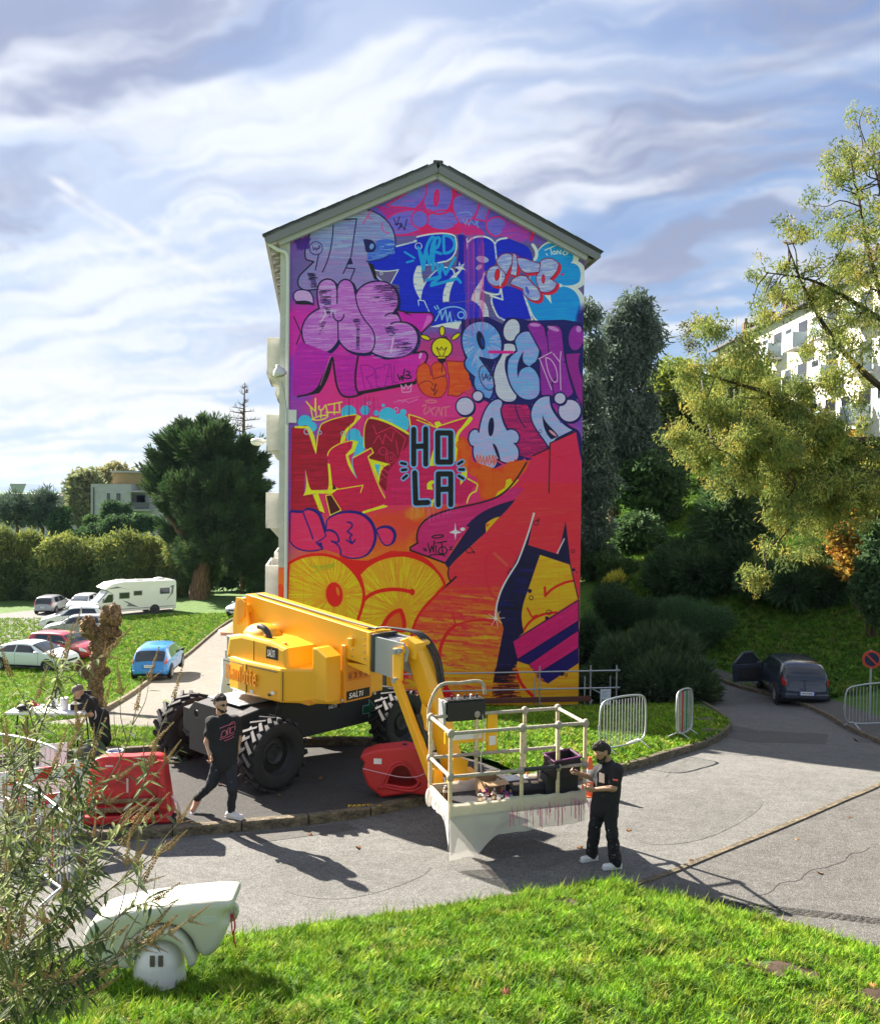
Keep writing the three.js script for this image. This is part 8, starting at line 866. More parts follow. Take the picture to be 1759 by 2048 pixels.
function field(bones, k = 0.03, grow = 0) {
const B = bones.map(([a, b, ra, rb]) => { const d = b.clone().sub(a); return [a.x, a.y, a.z, d.x, d.y, d.z, Math.max(1e-9, d.lengthSq()), ra + grow, rb + grow]; });
return (x, y, z) => { let r = 1e9; for (const [ax, ay, az, dx, dy, dz, L, ra, rb] of B) { const px = x - ax, py = y - ay, pz = z - az, t = Math.min(1, Math.max(0, (px * dx + py * dy + pz * dz) / L)), q = Math.hypot(px - dx * t, py - dy * t, pz - dz * t) - (ra + (rb - ra) * t); if (q < r - k) { r = q; } else if (q < r + k) { const h = 0.5 + 0.5 * (r - q) / k; r = r * (1 - h) + q * h - k * h * (1 - h); } } return r; };
}
function meshOf(bones, cell, k, grow = 0, extra = null, pad = 0.05) { const lo = V(1e9, 1e9, 1e9), hi = V(-1e9, -1e9, -1e9); for (const [a, b, ra, rb] of bones) for (const [p, r] of [[a, ra], [b, rb]]) { const m = r + grow + pad; lo.min(V(p.x - m, p.y - m, p.z - m)); hi.max(V(p.x + m, p.y + m, p.z + m)); } const f = field(bones, k, grow); return nets(extra ? (x, y, z) => extra(f(x, y, z), x, y, z) : f, lo, hi, cell); }
const skinM = (c) => mat(c, 0.6), wrinkle = (amp, fr) => (d, x, y, z) => d + amp * n3(x * fr, y * fr * 0.6, z * fr) + amp * 0.5 * n3(x * fr * 2.3 + 9, y * fr * 1.6, z * fr * 2.3);
const SKIN = skinM(C(0.50, 0.29, 0.19));
function handBones(w, dir, side, curl = 0.9) { const n = dir.clone().cross(side).normalize(), o = [], P = (a, b, c) => w.clone().addScaledVector(dir, a).addScaledVector(side, b).addScaledVector(n, c); o.push([P(0, 0, 0), P(0.085, 0.022, 0), 0.026, 0.020], [P(0.01, -0.015, 0), P(0.08, -0.024, 0), 0.022, 0.018]); [[0.032, 0.09], [0.011, 0.098], [-0.011, 0.092], [-0.031, 0.078]].forEach(([s, L], i) => { const c = curl * (0.85 + i * 0.1), a = P(0.08, s * 0.9, 0), b = P(0.08 + L * 0.48 * Math.cos(c * 0.6), s, L * 0.48 * Math.sin(c * 0.6)), e = b.clone().addScaledVector(dir, L * 0.5 * Math.cos(c * 1.5)).addScaledVector(n, L * 0.5 * Math.sin(c * 1.5)); o.push([a, b, 0.0105, 0.0095], [b, e, 0.0095, 0.0075]); }); const t0 = P(0.02, 0.03, 0.004), t1 = P(0.055, 0.058, 0.018), t2 = P(0.085, 0.055, 0.03); o.push([t0, t1, 0.013, 0.011], [t1, t2, 0.011, 0.0085]); return o; }
function headBones(c, f, u) { const s = f.clone().cross(u).normalize(), P = (a, b, d) => c.clone().addScaledVector(f, a).addScaledVector(u, b).addScaledVector(s, d); return { P, s, bones: [[P(-0.02, 0.035, 0), P(0.01, 0.03, 0), 0.092, 0.086], [P(0.025, -0.03, 0), P(0.03, -0.07, 0), 0.066, 0.045], [P(0.062, -0.085, 0), P(0.055, -0.09, 0), 0.022, 0.022], [P(0.088, 0.012, 0), P(0.108, -0.022, 0), 0.010, 0.015], [P(0.085, 0.03, -0.028), P(0.085, 0.03, 0.028), 0.012, 0.012], [P(0.086, -0.055, -0.012), P(0.086, -0.055, 0.012), 0.009, 0.009], [P(-0.01, 0.0, 0.078), P(-0.018, -0.03, 0.078), 0.018, 0.010], [P(-0.01, 0.0, -0.078), P(-0.018, -0.03, -0.078), 0.018, 0.010], [P(-0.03, -0.04, 0), P(-0.035, -0.13, 0), 0.055, 0.056]] }; }
function person(label, base, J, o) {
const t = thing('person', label, 'person', base.toArray()), L = (p) => p.clone().sub(base), j = {}; for (const k in J) j[k] = L(J[k]);
const H_ = headBones(j.head, o.face, o.up ?? UP), torso = [[j.shL, j.shR, 0.068, 0.068], [j.neckB, j.chest, 0.075, 0.118], [j.chest, j.waist, 0.122, 0.118], [j.shL, j.hipL, 0.07, 0.095], [j.shR, j.hipR, 0.07, 0.095], [j.waist, j.hipC, 0.12, 0.125]], armL = [[j.shL, j.elL, 0.056, 0.043], [j.elL, j.wrL, 0.043, 0.029]], armR = [[j.shR, j.elR, 0.056, 0.043], [j.elR, j.wrR, 0.043, 0.029]], legL = [[j.hipL, j.knL, 0.094, 0.060], [j.knL, j.anL, 0.060, 0.040]], legR = [[j.hipR, j.knR, 0.094, 0.060], [j.knR, j.anR, 0.060, 0.040]];
const hands = []; for (const [s, q] of [['L', o.handL], ['R', o.handR]]) { const d = j['wr' + s].clone().sub(j['el' + s]).normalize(); hands.push(handBones(j['wr' + s], (q?.dir ?? d).clone().normalize(), (q?.side ?? V(0.3, 0, 1)).clone().addScaledVector(d, -(q?.side ?? V(0.3, 0, 1)).dot(d)).normalize(), q?.curl ?? 0.9)); }
const neck = [[j.neckB, H_.P(-0.03, -0.09, 0), 0.062, 0.052]];
const skinParts = [meshOf([...torso, ...armL, ...armR, ...legL, ...legR, ...neck], 0.016, 0.035), meshOf([...H_.bones, ...neck], 0.006, 0.016), ...hands.map((h) => meshOf(h, 0.0045, 0.006, 0, null, 0.02))];
const body = part('body', skinParts, o.skin ?? SKIN, t);
const mid = (a, b, f) => a.clone().lerp(b, f), slv = o.sleeve ?? 0.55;
part('shirt', meshOf([...torso, [j.shL, mid(j.shL, j.elL, slv), 0.066, 0.066], [j.shR, mid(j.shR, j.elR, slv), 0.066, 0.066], [j.waist, j.hipC.clone().add(V(0, -0.03, 0)), 0.125, 0.13]], 0.012, 0.04, 0.014, wrinkle(0.007, 7)), o.shirt, t, o.shirtLabel);
part('trousers', meshOf([[j.hipL, j.knL, 0.100, 0.072], [j.knL, j.anL, 0.072, o.cuff ?? 0.058], [j.hipR, j.knR, 0.100, 0.072], [j.knR, j.anR, 0.072, o.cuff ?? 0.058], [j.waist, j.hipC, 0.10, 0.125]], 0.012, 0.03, 0.008, wrinkle(0.010, 9)), o.trousers, t, o.trouserLabel);
for (const s of ['L', 'R']) { const a = j['an' + s], toe = j['toe' + s], hl = a.clone().add(V(0, 0, 0)).addScaledVector(toe.clone().sub(a).setY(0).normalize(), -0.05); hl.y = o['heel' + s] ?? (toe.y); const sh = part('shoe', meshOf([[hl, toe, 0.042, 0.040], [a.clone().add(V(0, -0.03, 0)), mid(hl, toe, 0.45), 0.044, 0.044], [hl, a, 0.040, 0.040]], 0.008, 0.03), o['shoe' + s] ?? o.shoe, t); const dd = toe.clone().sub(hl).normalize(); part('sole', bar(hl.clone().addScaledVector(dd, -0.04).add(V(0, -0.034, 0)), toe.clone().addScaledVector(dd, 0.038).add(V(0, -0.03, 0)), 0.084, 0.022, null, 0.01), o.sole ?? M.pvc, sh); }
return { t, j, H: H_, body };
}
const hairOf = (Hh, t, o, m) => { const b = o.map(([a, c, d, r, a2, c2, d2, r2]) => [Hh.P(a, c, d), Hh.P(a2 ?? a, c2 ?? c, d2 ?? d), r, r2 ?? r]); return part('hair', meshOf(b, 0.007, 0.02, 0, (q, x, y, z) => q + 0.010 * n3(x * 34, y * 34, z * 34)), m, t); };
const BLK = mat(C(0.013, 0.013, 0.015), 0.9, 0, { bumpMap: rep(T.clothBump, 3), bumpScale: 0.01 }), NAVYT = mat(C(0.018, 0.020, 0.026), 0.9), DHAIR = mat(C(0.02, 0.014, 0.010), 0.8), SHOE = mat(C(0.66, 0.64, 0.62), 0.7), WHITE_S = mat(C(0.75, 0.74, 0.72), 0.6);
function flecks(mesh, t, n, cols, seed, ymax) { const p = mesh.geometry.attributes.position, nn = mesh.geometry.attributes.normal, r = rng(seed), sets = cols.map(() => []); let done = 0; for (let q = 0; q < n * 12 && done < n; q++) { const i = Math.floor(r() * p.count); if (p.getY(i) > ymax) continue; const c = new THREE.CircleGeometry(0.003 + r() * 0.007, 6); c.scale(1, 0.6 + r(), 1); c.applyQuaternion(new THREE.Quaternion().setFromUnitVectors(V(0, 0, 1), V(nn.getX(i), nn.getY(i), nn.getZ(i)).normalize())); c.translate(p.getX(i) + nn.getX(i) * 0.004, p.getY(i) + nn.getY(i) * 0.004, p.getZ(i) + nn.getZ(i) * 0.004); sets[done++ % cols.length].push(c); } sets.forEach((s, k) => { if (s.length) { const m = part('paint_flecks', s, mat(cols[k], 0.8, 0, { side: THREE.DoubleSide }), mesh); m.userData.kind = 'stuff'; } }); }
{
const b = onPad(462, 1637), D = -b.z, A = (x, y, dd = 0) => at(x, y, D + dd);
const g = b.y + 0.045, y0 = (p, y) => { p.y = y; return p; };
const J = { head: A(443, 1410), neckB: A(446, 1437, 0.02), chest: A(446, 1462), waist: A(447, 1500), hipC: A(449, 1522), shL: A(424, 1444, -0.04), shR: A(470, 1442, 0.06), elL: A(414, 1484, 0.02), wrL: A(420, 1510, -0.10), elR: A(478, 1478, 0.22), wrR: A(474, 1505, 0.16), hipL: A(437, 1527, 0), hipR: A(460, 1527, 0.02), knL: A(424, 1566, -0.02), anL: A(394, 1597, 0.28), toeL: A(386, 1619, 0.20), knR: A(465, 1576, -0.10), anR: y0(A(462, 1620, 0.02), g + 0.06), toeR: y0(A(482, 1640, -0.06), g) };
J.toeL.y = b.y + 0.05;
const P = person('man in black shirt and jogging trousers striding past the huge tyre', b, J, { face: V(0.75, -0.05, 0.6).normalize(), shirt: BLK, trousers: NAVYT, cuff: 0.045, shoe: SHOE, shoeL: mat(C(0.62, 0.30, 0.20), 0.7), heelL: 0.20, handL: { dir: V(0.35, -1, 0.15), curl: 1.7, side: V(0.6, 0, 0.8) }, handR: { curl: 1.2 } });
hairOf(P.H, P.t, [[-0.03, 0.075, 0, 0.090], [-0.055, 0.03, 0, 0.085], [0.03, 0.105, 0, 0.055], [0.055, 0.115, 0.02, 0.035], [-0.01, 0.125, 0, 0.05]], DHAIR);
part('beard', meshOf([[P.H.P(0.06, -0.085, -0.03), P.H.P(0.06, -0.085, 0.03), 0.024, 0.024], [P.H.P(0.0, -0.05, 0.062), P.H.P(0.055, -0.08, 0.035), 0.014, 0.02], [P.H.P(0.0, -0.05, -0.062), P.H.P(0.055, -0.08, -0.035), 0.014, 0.02]], 0.006, 0.012), DHAIR, P.t);
part('sunglasses', [-1, 1].map((s) => new THREE.SphereGeometry(0.027, 10, 8).scale(1, 0.8, 0.5).applyQuaternion(new THREE.Quaternion().setFromUnitVectors(V(0, 0, 1), V(0.75, -0.05, 0.6).normalize())).translate(...P.H.P(0.095, 0.022, s * 0.034).toArray())).concat([bar(P.H.P(0.09, 0.025, 0.062), P.H.P(-0.01, 0.02, 0.085), 0.006, 0.01), bar(P.H.P(0.09, 0.025, -0.062), P.H.P(-0.01, 0.02, -0.085), 0.006, 0.01)]), M.black, P.t);
const pk = mat(C(0.72, 0.16, 0.24), 0.7), c = J.chest.clone().sub(b), f = V(0.62, 0, 0.78).normalize(), s = f.clone().cross(UP).negate(), Q = (u, v) => c.clone().addScaledVector(f, 0.156 - 0.9 * u * u).addScaledVector(s, u).add(V(0, v, 0)), ln = (a) => tube(a.map((q) => Q(...q)), 0.0045, 4, a.length * 3);
const prt = [ln([[-0.10, -0.06], [-0.08, 0.03], [-0.03, 0.05], [-0.02, 0.0]]), ln([[-0.09, -0.05], [-0.02, -0.03], [-0.01, 0.05]]), ln([[0.0, -0.03], [0.01, 0.07], [0.04, 0.08], [0.03, -0.02]]), ln([[0.11, 0.08], [0.06, 0.07], [0.05, -0.01], [0.11, 0.0]]), ln([[-0.12, -0.08], [0.0, -0.06], [0.12, -0.03]]), ln([[-0.05, -0.11], [0.05, -0.09], [0.11, -0.07]]), ln([[-0.12, 0.09], [0.0, 0.12], [0.10, 0.13]]), ln([[0.03, 0.11], [0.06, 0.15], [0.12, 0.15], [0.13, 0.02]])]; part('shirt_print', prt, pk, P.t, 'pink outlined block lettering on the black shirt');
flecks(P.t.children.find((m) => m.name === 'trousers'), P.t, 40, [C(0.2, 0.06, 0.08), C(0.2, 0.2, 0.22)], 5, 0.9);
}
{
const b = gp(1212, 1733), D = -b.z, A = (x, y, dd = 0) => at(x, y, D + dd), g = b.y + 0.055, y0 = (p, y) => { p.y = y; return p; };
const J = { head: A(1203, 1507, 0), neckB: A(1217, 1530, 0.02), chest: A(1214, 1550), waist: A(1211, 1590), hipC: A(1208, 1612), shL: A(1232, 1540, -0.13), shR: A(1201, 1540, 0.14), elL: A(1226, 1576, -0.20), wrL: A(1189, 1579, -0.10), elR: A(1184, 1556, 0.25), wrR: A(1157, 1547, 0.18), hipL: A(1220, 1618, -0.08), hipR: A(1196, 1618, 0.08), knL: A(1223, 1671, -0.14), anL: y0(A(1230, 1722, -0.10), g + 0.06), toeL: y0(A(1209, 1740, -0.14), g), knR: A(1186, 1672, 0.10), anR: y0(A(1183, 1716, 0.16), g + 0.06), toeR: y0(A(1165, 1733, 0.10), g) };
const P = person('bearded man in black with paint-spotted trousers reaching into the lift cage', b, J, { face: V(-0.86, -0.38, 0.30).normalize(), up: V(-0.38, 0.92, 0.1).normalize(), shirt: BLK, trousers: BLK, cuff: 0.075, shoe: WHITE_S, sole: SHOE, sleeve: 0.62, skin: skinM(C(0.36, 0.20, 0.125)), handL: { dir: V(-1, 0.05, -0.1), side: V(0, 1, 0.2), curl: 0.8 }, handR: { dir: V(-1, 0.1, 0), side: V(0, 0.6, 0.8), curl: 1.4 } });
hairOf(P.H, P.t, [[-0.02, 0.085, 0, 0.09], [-0.06, 0.03, 0, 0.088], [0.03, 0.125, 0, 0.055], [0.065, 0.115, 0.02, 0.035], [-0.05, 0.115, 0.02, 0.05]], DHAIR);
part('beard', meshOf([[P.H.P(0.065, -0.09, -0.032), P.H.P(0.065, -0.09, 0.032), 0.034, 0.034], [P.H.P(-0.005, -0.03, 0.068), P.H.P(0.055, -0.085, 0.04), 0.018, 0.03], [P.H.P(-0.005, -0.03, -0.068), P.H.P(0.055, -0.085, -0.04), 0.018, 0.03], [P.H.P(0.09, -0.048, -0.025), P.H.P(0.09, -0.048, 0.025), 0.010, 0.010]], 0.006, 0.014), DHAIR, P.t);
const c = J.chest.clone().sub(b); part('chest_patch', place(box(0.085, 0.13, 0.006, 0, 0, 0, 0.002), 0, 0, 0, -0.75).translate(c.x - 0.102, c.y - 0.0, c.z + 0.13), mat(C(0.68, 0.50, 0.44), 0.8), P.t, 'pale print on the chest of the shirt'); part('sleeve_mark', place(box(0.07, 0.022, 0.005), 0, 0, 0, -0.5).translate(J.elL.x - b.x + 0.00, J.elL.y - b.y + 0.145, J.elL.z - b.z + 0.115), mat(C(0.5, 0.08, 0.05), 0.7), P.t);
flecks(P.t.children.find((m) => m.name === 'trousers'), P.t, 130, [C(0.16, 0.05, 0.05), C(0.26, 0.30, 0.34), C(0.12, 0.1, 0.16)], 6, 0.75);
}
{
const b = gp(203, 1497), D = -b.z, k = D / 13.3; b.x += 0.02; const A = (x, y, dd = 0) => at(x, y, D + dd), g = b.y + 0.05, y0 = (p, y) => { p.y = y; return p; };
const J = { head: A(158, 1386), neckB: A(170, 1396), chest: A(182, 1408), waist: A(194, 1436), hipC: A(199, 1448), shL: A(176, 1404, -0.16), shR: A(172, 1402, 0.16), elL: A(183, 1429, -0.2), wrL: A(160, 1423, -0.14), elR: A(170, 1428, 0.22), wrR: A(150, 1420, 0.1), hipL: A(200, 1452, -0.08), hipR: A(199, 1452, 0.08), knL: A(198, 1475, -0.08), anL: y0(A(204, 1492, -0.08), g + 0.06), toeL: y0(A(193, 1500, -0.1), g), knR: A(196, 1474, 0.1), anR: y0(A(201, 1490, 0.12), g + 0.06), toeR: y0(A(189, 1497, 0.1), g) };
const P = person('man in a grey cap and black clothes bending over the folding table', b, J, { face: V(-0.9, -0.42, 0.1).normalize(), up: V(-0.42, 0.9, 0).normalize(), shirt: BLK, trousers: BLK, shoe: BLK, handL: { curl: 1.3, side: V(0, 0.5, 1) }, handR: { curl: 1.3, side: V(0, 0.5, 1) } });
const capM = mat(C(0.16, 0.12, 0.12), 0.85); part('cap', [meshOf([[P.H.P(-0.03, 0.075, 0), P.H.P(0.02, 0.08, 0), 0.094, 0.085]], 0.01, 0.02), ...[place(new THREE.CylinderGeometry(0.085, 0.085, 0.012, 16, 1, false, -Math.PI / 2, Math.PI), 0, 0, 0)].map((q) => { q.applyMatrix4(new THREE.Matrix4().makeBasis(P.H.s, V(-0.42, 0.9, 0).normalize(), V(-0.9, -0.42, 0.1).normalize())); const p = P.H.P(0.09, 0.045, 0); q.translate(p.x, p.y, p.z); return q; })], capM, P.t);
part('apron', meshOf([[J.waist.clone().sub(b).add(V(0.1, 0.05, 0)), J.knL.clone().sub(b).add(V(0.12, -0.02, 0.08)), 0.13, 0.15], [J.waist.clone().sub(b).add(V(0.1, 0.05, 0)), J.knR.clone().sub(b).add(V(0.12, -0.02, -0.02)), 0.12, 0.14]], 0.02, 0.05, 0, wrinkle(0.012, 6)), BLK, P.t); part('strap', tube([J.shL.clone().sub(b).add(V(0.02, 0.06, 0.06)), J.chest.clone().sub(b).add(V(0.10, 0.02, 0.17)), J.waist.clone().sub(b).add(V(0.06, 0.08, 0.2)), J.waist.clone().sub(b).add(V(-0.02, -0.02, 0.18))], 0.014, 5, 18), mat(C(0.6, 0.6, 0.62), 0.7), P.t);
}
// ================================================================== street furniture and small things
function crowdBarrier(a, b, label, o = {}) {
const t = thing('crowd_barrier', label, 'barrier', a.toArray(), 0, o.group), e = b.clone().sub(a), L = e.length(), d = e.clone().normalize(), n = d.clone().cross(UP).normalize(), P = (u, y, w = 0) => d.clone().multiplyScalar(u).add(V(0, y, 0)).addScaledVector(n, w), m = M.galv, y0 = 0.16, y1 = 1.06;
part('frame', tube([P(0.10, y0), P(0.0, y0 + 0.08), P(0, y1 - 0.10), P(0.10, y1), P(L - 0.10, y1), P(L, y1 - 0.10), P(L, y0 + 0.08), P(L - 0.10, y0)], 0.021, 8, 60, true), m, t);
const N = Math.max(6, Math.round(L / 0.11)); for (let i = 1; i < N; i++) part('bar', cyl(P(i * L / N, y0), P(i * L / N, y1), 0.0095, 0.0095, 6), m, t);
for (const u of [0.22, L - 0.22]) part('foot', [tube([P(u, 0.005, -0.30), P(u, y0, -0.02), P(u, y0, 0.02), P(u, 0.005, 0.30)], 0.017, 6, 14)], m, t);
part('hook', [cyl(P(-0.02, 0.62), P(-0.08, 0.62), 0.012, 0.012, 6), cyl(P(-0.08, 0.5), P(-0.08, 0.62), 0.012, 0.012, 6)], m, t);
for (const [u, c] of o.bands ?? []) part('colour_band', box(0.025, y1 - y0, 0.028, 0, 0, 0).applyMatrix4(new THREE.Matrix4().makeBasis(d, UP, n.clone())).translate(...P(u * L, (y0 + y1) / 2).toArray()), mat(c, 0.6), t);
return t;
}
const isl = (px, py) => gp(px, py, 0.13);
crowdBarrier(isl(1200, 1512), isl(1288, 1492), 'galvanised crowd barrier on the lawn beside the scaffold');
crowdBarrier(isl(1352, 1482), isl(1382, 1470), 'crowd barrier with red and green bands near the lawn kerb', { bands: [[0.35, C(0.5, 0.03, 0.03)], [0.6, C(0.02, 0.22, 0.10)]] });
crowdBarrier(gp(1690, 1458, 0.11), gp(1850, 1446, 0.11), 'crowd barrier with an orange band at the no-parking sign', { bands: [[0.42, C(0.6, 0.10, 0.02)]] });
crowdBarrier(gp(142, 1812), gp(30, 1716), 'crowd barrier with a red band beside the yard behind the buddleia', { bands: [[0.3, C(0.5, 0.03, 0.04)]] });
crowdBarrier(onPad(120, 1640), onPad(-30, 1600), 'crowd barrier on the yard behind the red plastic barrier');
{
const p = gp(1738, 1440, 0.1), D = -p.z, h = at(1735, 1300, D).y - p.y, t = thing('no_parking_sign', 'round no-parking sign on a grey post at the foot of the slope', 'sign', p.toArray(), -0.12), r = pm(18, D), y = at(1735, 1318, D).y - p.y;
part('post', cyl(V(0, -0.1, 0), V(0, h, 0), 0.03, 0.03, 10), M.galv, t); const d = part('disc', new THREE.CylinderGeometry(r, r, 0.02, 36).rotateX(Math.PI / 2).translate(0, y, 0.05), mat(C(0.62, 0.07, 0.025), 0.5), t); part('blue_face', new THREE.CylinderGeometry(r * 0.76, r * 0.76, 0.022, 36).rotateX(Math.PI / 2).translate(0, y, 0.0515), mat(C(0.015, 0.02, 0.07), 0.5), d); part('slash', box(r * 1.6, r * 0.2, 0.024, 0, 0, 0).rotateZ(-0.78).translate(0, y, 0.053), mat(C(0.62, 0.07, 0.025), 0.5), d);
}
{
const o = cornerL.clone().addScaledVector(bDir, -1.0), t = thing('scaffold', 'low galvanised tube scaffold with a reddish toe board before the gable', 'scaffold', [o.x, 0, o.z], BLOCK_TURN), U = (px) => gableHit(px, 1390)[0] * 0.965 + 0.18, Yv = (py) => { const r = rayDir(1070, py), k = 27.6; return camera.position.y + r.y * k / -r.z; }, y1 = Yv(1357), y2 = Yv(1393), yt = Yv(1346), yd = Yv(1416), gd = (u, z) => { const p = V(u, 0, z).applyAxisAngle(UP, BLOCK_TURN).add(o); return islandH(p.x, p.z) - 0.02; };
const us = [780, 872, 1070, 1172, 1224].map(U); for (const u of us) for (const z of [0, -0.62]) { const p = part('standard', cyl(V(u, gd(u, z), z), V(u, yt + (z ? -0.5 : 0), z), 0.0242, 0.0242, 9), M.galv, t); part('base_plate', box(0.15, 0.01, 0.15, u, gd(u, z) + 0.015, z), M.galv, p); }
for (const y of [y1, y2]) part('guard_rail', cyl(V(us[0] - 0.8, y, 0.04), V(us[4] + 0.1, y, 0.04), 0.0242, 0.0242, 9), M.galv, t); for (const u of us) { part('transom', cyl(V(u, yd - 0.12, -0.7), V(u, yd - 0.12, 0.08), 0.0242, 0.0242, 9), M.galv, t); for (const y of [y1, y2, yd - 0.12]) part('coupler', box(0.075, 0.085, 0.085, u, y, 0.02, 0.012), M.steel, t); }
const rd = mat(C(0.20, 0.075, 0.055), 0.9, 0, { map: rep(T.stain, 1) }); for (const [a, b] of [[us[0] - 0.7, us[2] - 0.03], [us[2] + 0.03, us[3]]]) part('toe_board', box(b - a, 0.17, 0.035, (a + b) / 2, yd + 0.02, 0.05, 0.006), rd, t); for (let k = 0; k < 2; k++) part('plank', box(us[3] - us[0] + 0.6, 0.04, 0.24, (us[0] + us[3]) / 2 - 0.2, yd - 0.07, -0.14 - k * 0.28, 0.006), mat(C(0.30, 0.26, 0.22), 0.9), t); part('brace', cyl(V(us[3], y2, -0.03), V(us[4] + 0.1, gd(us[4], 0) + 0.1, -0.03), 0.0242, 0.0242, 9), M.galv, t);
const pn = canvasTex(96, 160, (g) => { g.fillStyle = '#d9dde0'; g.fillRect(0, 0, 96, 160); g.fillStyle = '#8fa0a4'; for (let i = 0; i < 5; i++) g.fillRect(12, 14 + i * 14, 60 - (i % 3) * 12, 5); g.fillStyle = '#3f9a5a'; g.fillRect(12, 104, 40, 30); g.fillStyle = '#a8b4b8'; g.fillRect(58, 104, 26, 40); }), q = V((us[3] + us[4]) / 2 + 0.05, y2 - 0.3, 0.07), ntc = thing('site_notice', 'white paper site notice with a green mark hung on the scaffold', 'notice', V(q.x, q.y, q.z).applyAxisAngle(UP, BLOCK_TURN).add(V(o.x, 0, o.z)).toArray(), BLOCK_TURN); part('sheet', box(0.36, 0.52, 0.012, 0, 0, 0, 0.003), M.pvc, ntc); part('print', new THREE.PlaneGeometry(0.34, 0.5).translate(0, 0, 0.009), mat(C(1, 1, 1), 0.7, 0, { map: pn }), ntc);
}
function ringPath(pts, n = 40) { return new THREE.CatmullRomCurve3(pts.map((p) => V(p[0], p[1], 0)), true, 'centripetal').getPoints(n).map((p) => [p.x, p.y]); }
const moulded = (pts, depth, bevel, n = 56) => { const sh = new THREE.Shape(ringPath(pts, n).map((p) => new THREE.Vector2(...p))), g = new THREE.ExtrudeGeometry(sh, { depth: depth - 2 * bevel, bevelEnabled: true, bevelSize: bevel * 0.8, bevelThickness: bevel, bevelOffset: -bevel * 0.8, bevelSegments: 5 }); g.translate(0, 0, -(depth - 2 * bevel) / 2); return toCreasedNormals(g, 0.9); };
function polyMesh(outer, holes, hz, r, cell) { const sd = (P, x, y) => { let d = 1e9, s = 1; for (let i = 0, j = P.length - 1; i < P.length; j = i++) { const ex = P[j][0] - P[i][0], ey = P[j][1] - P[i][1], wx = x - P[i][0], wy = y - P[i][1], t = clamp((wx * ex + wy * ey) / Math.max(1e-12, ex * ex + ey * ey)); d = Math.min(d, (wx - ex * t) ** 2 + (wy - ey * t) ** 2); const a = y >= P[i][1], b = y < P[j][1], c = ex * wy > ey * wx; if ((a && b && c) || (!a && !b && !c)) s = -s; } return s * Math.sqrt(d); }; const xs = outer.map((p) => p[0]), ys = outer.map((p) => p[1]), m = 0.05, memo = new Map(); return nets((x, y, z) => { const key = Math.round(x * 1e4) * 1e6 + Math.round(y * 1e4); let a = memo.get(key); if (a === undefined) { a = sd(outer, x, y); for (const h of holes) a = Math.max(a, -sd(h, x, y)); memo.set(key, a); } a += r; const b = Math.abs(z) - hz + r; return Math.min(Math.max(a, b), 0) + Math.hypot(Math.max(a, 0), Math.max(b, 0)) - r; }, V(Math.min(...xs) - m, Math.min(...ys) - m, -hz - m), V(Math.max(...xs) + m, Math.max(...ys) + m, hz + m), cell); }
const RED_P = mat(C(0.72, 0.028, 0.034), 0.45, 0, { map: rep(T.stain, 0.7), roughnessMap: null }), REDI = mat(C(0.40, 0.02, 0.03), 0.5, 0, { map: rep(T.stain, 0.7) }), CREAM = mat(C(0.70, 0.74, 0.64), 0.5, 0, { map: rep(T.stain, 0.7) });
{
const b = onPad(248, 1650), t = thing('plastic_barrier', 'red plastic road barrier with two wooden battens in its trough', 'barrier', [b.x, b.y, b.z - 0.12], 0.10);
part('body', moulded([[-0.66, 0.02], [-0.4, 0], [0, 0], [0.4, 0], [0.65, 0.02], [0.63, 0.16], [0.59, 0.4], [0.55, 0.62], [0.50, 0.86], [0.42, 0.915], [0, 0.91], [-0.46, 0.90], [-0.56, 0.82], [-0.60, 0.6], [-0.63, 0.4], [-0.68, 0.12]], 0.30, 0.05).rotateX(-0.12).translate(0, 0.02, -0.22), RED_P, t); part('end_rib', [extr([[0.46, 0.05], [0.64, 0.05], [0.52, 0.86], [0.42, 0.88]], 0.13, 0.03).rotateX(-0.12).translate(0, 0.02, -0.05)], RED_P, t); part('base_lip', [box(1.34, 0.13, 0.13, 0, 0.065, 0.07, 0.03, 2), box(1.18, 0.07, 0.12, 0, 0.20, -0.03, 0.02)], RED_P, t); part('tether', tube([V(0.64, 0.34, -0.1), V(0.74, 0.24, -0.05), V(0.78, 0.08, -0.02), V(0.72, 0.04, 0.0)], 0.012, 6, 16), mat(C(0.7, 0.55, 0.55), 0.7), t); part('scuff', [[-0.3, 0.80, 0.12], [0.15, 0.82, 0.2], [0.5, 0.7, 0.06], [-0.55, 0.6, 0.1], [-0.02, 0.45, 0.03]].map(([x, y, w], i) => box(w, i === 4 ? 0.34 : 0.03, 0.004, x, y, -0.066 - y * 0.12 + 0.003).rotateX(0)), mat(C(0.7, 0.5, 0.5), 0.8), t).userData.kind = 'stuff';
const wood = mat(C(0.62, 0.46, 0.30), 0.8, 0, { map: rep(T.bark, 0.5, 4) }); for (const [y, z, x, lab] of [[0.275, -0.02, 0.03, 'upper peeled wooden batten lying along the red barrier'], [0.172, 0.075, 0.0, 'lower wooden batten resting in the trough of the red barrier']]) { const m = top('wooden_batten', [cyl(V(-0.47, 0, 0), V(0.47, 0.01, 0), 0.036, 0.034, 10), cyl(V(0.44, 0, 0), V(0.5, 0.012, 0), 0.03, 0.03, 10)], wood, lab, 'batten'); m.position.set(t.position.x + x, t.position.y + y + 0.03, t.position.z + z + 0.01); m.rotation.y = 0.10; }
}
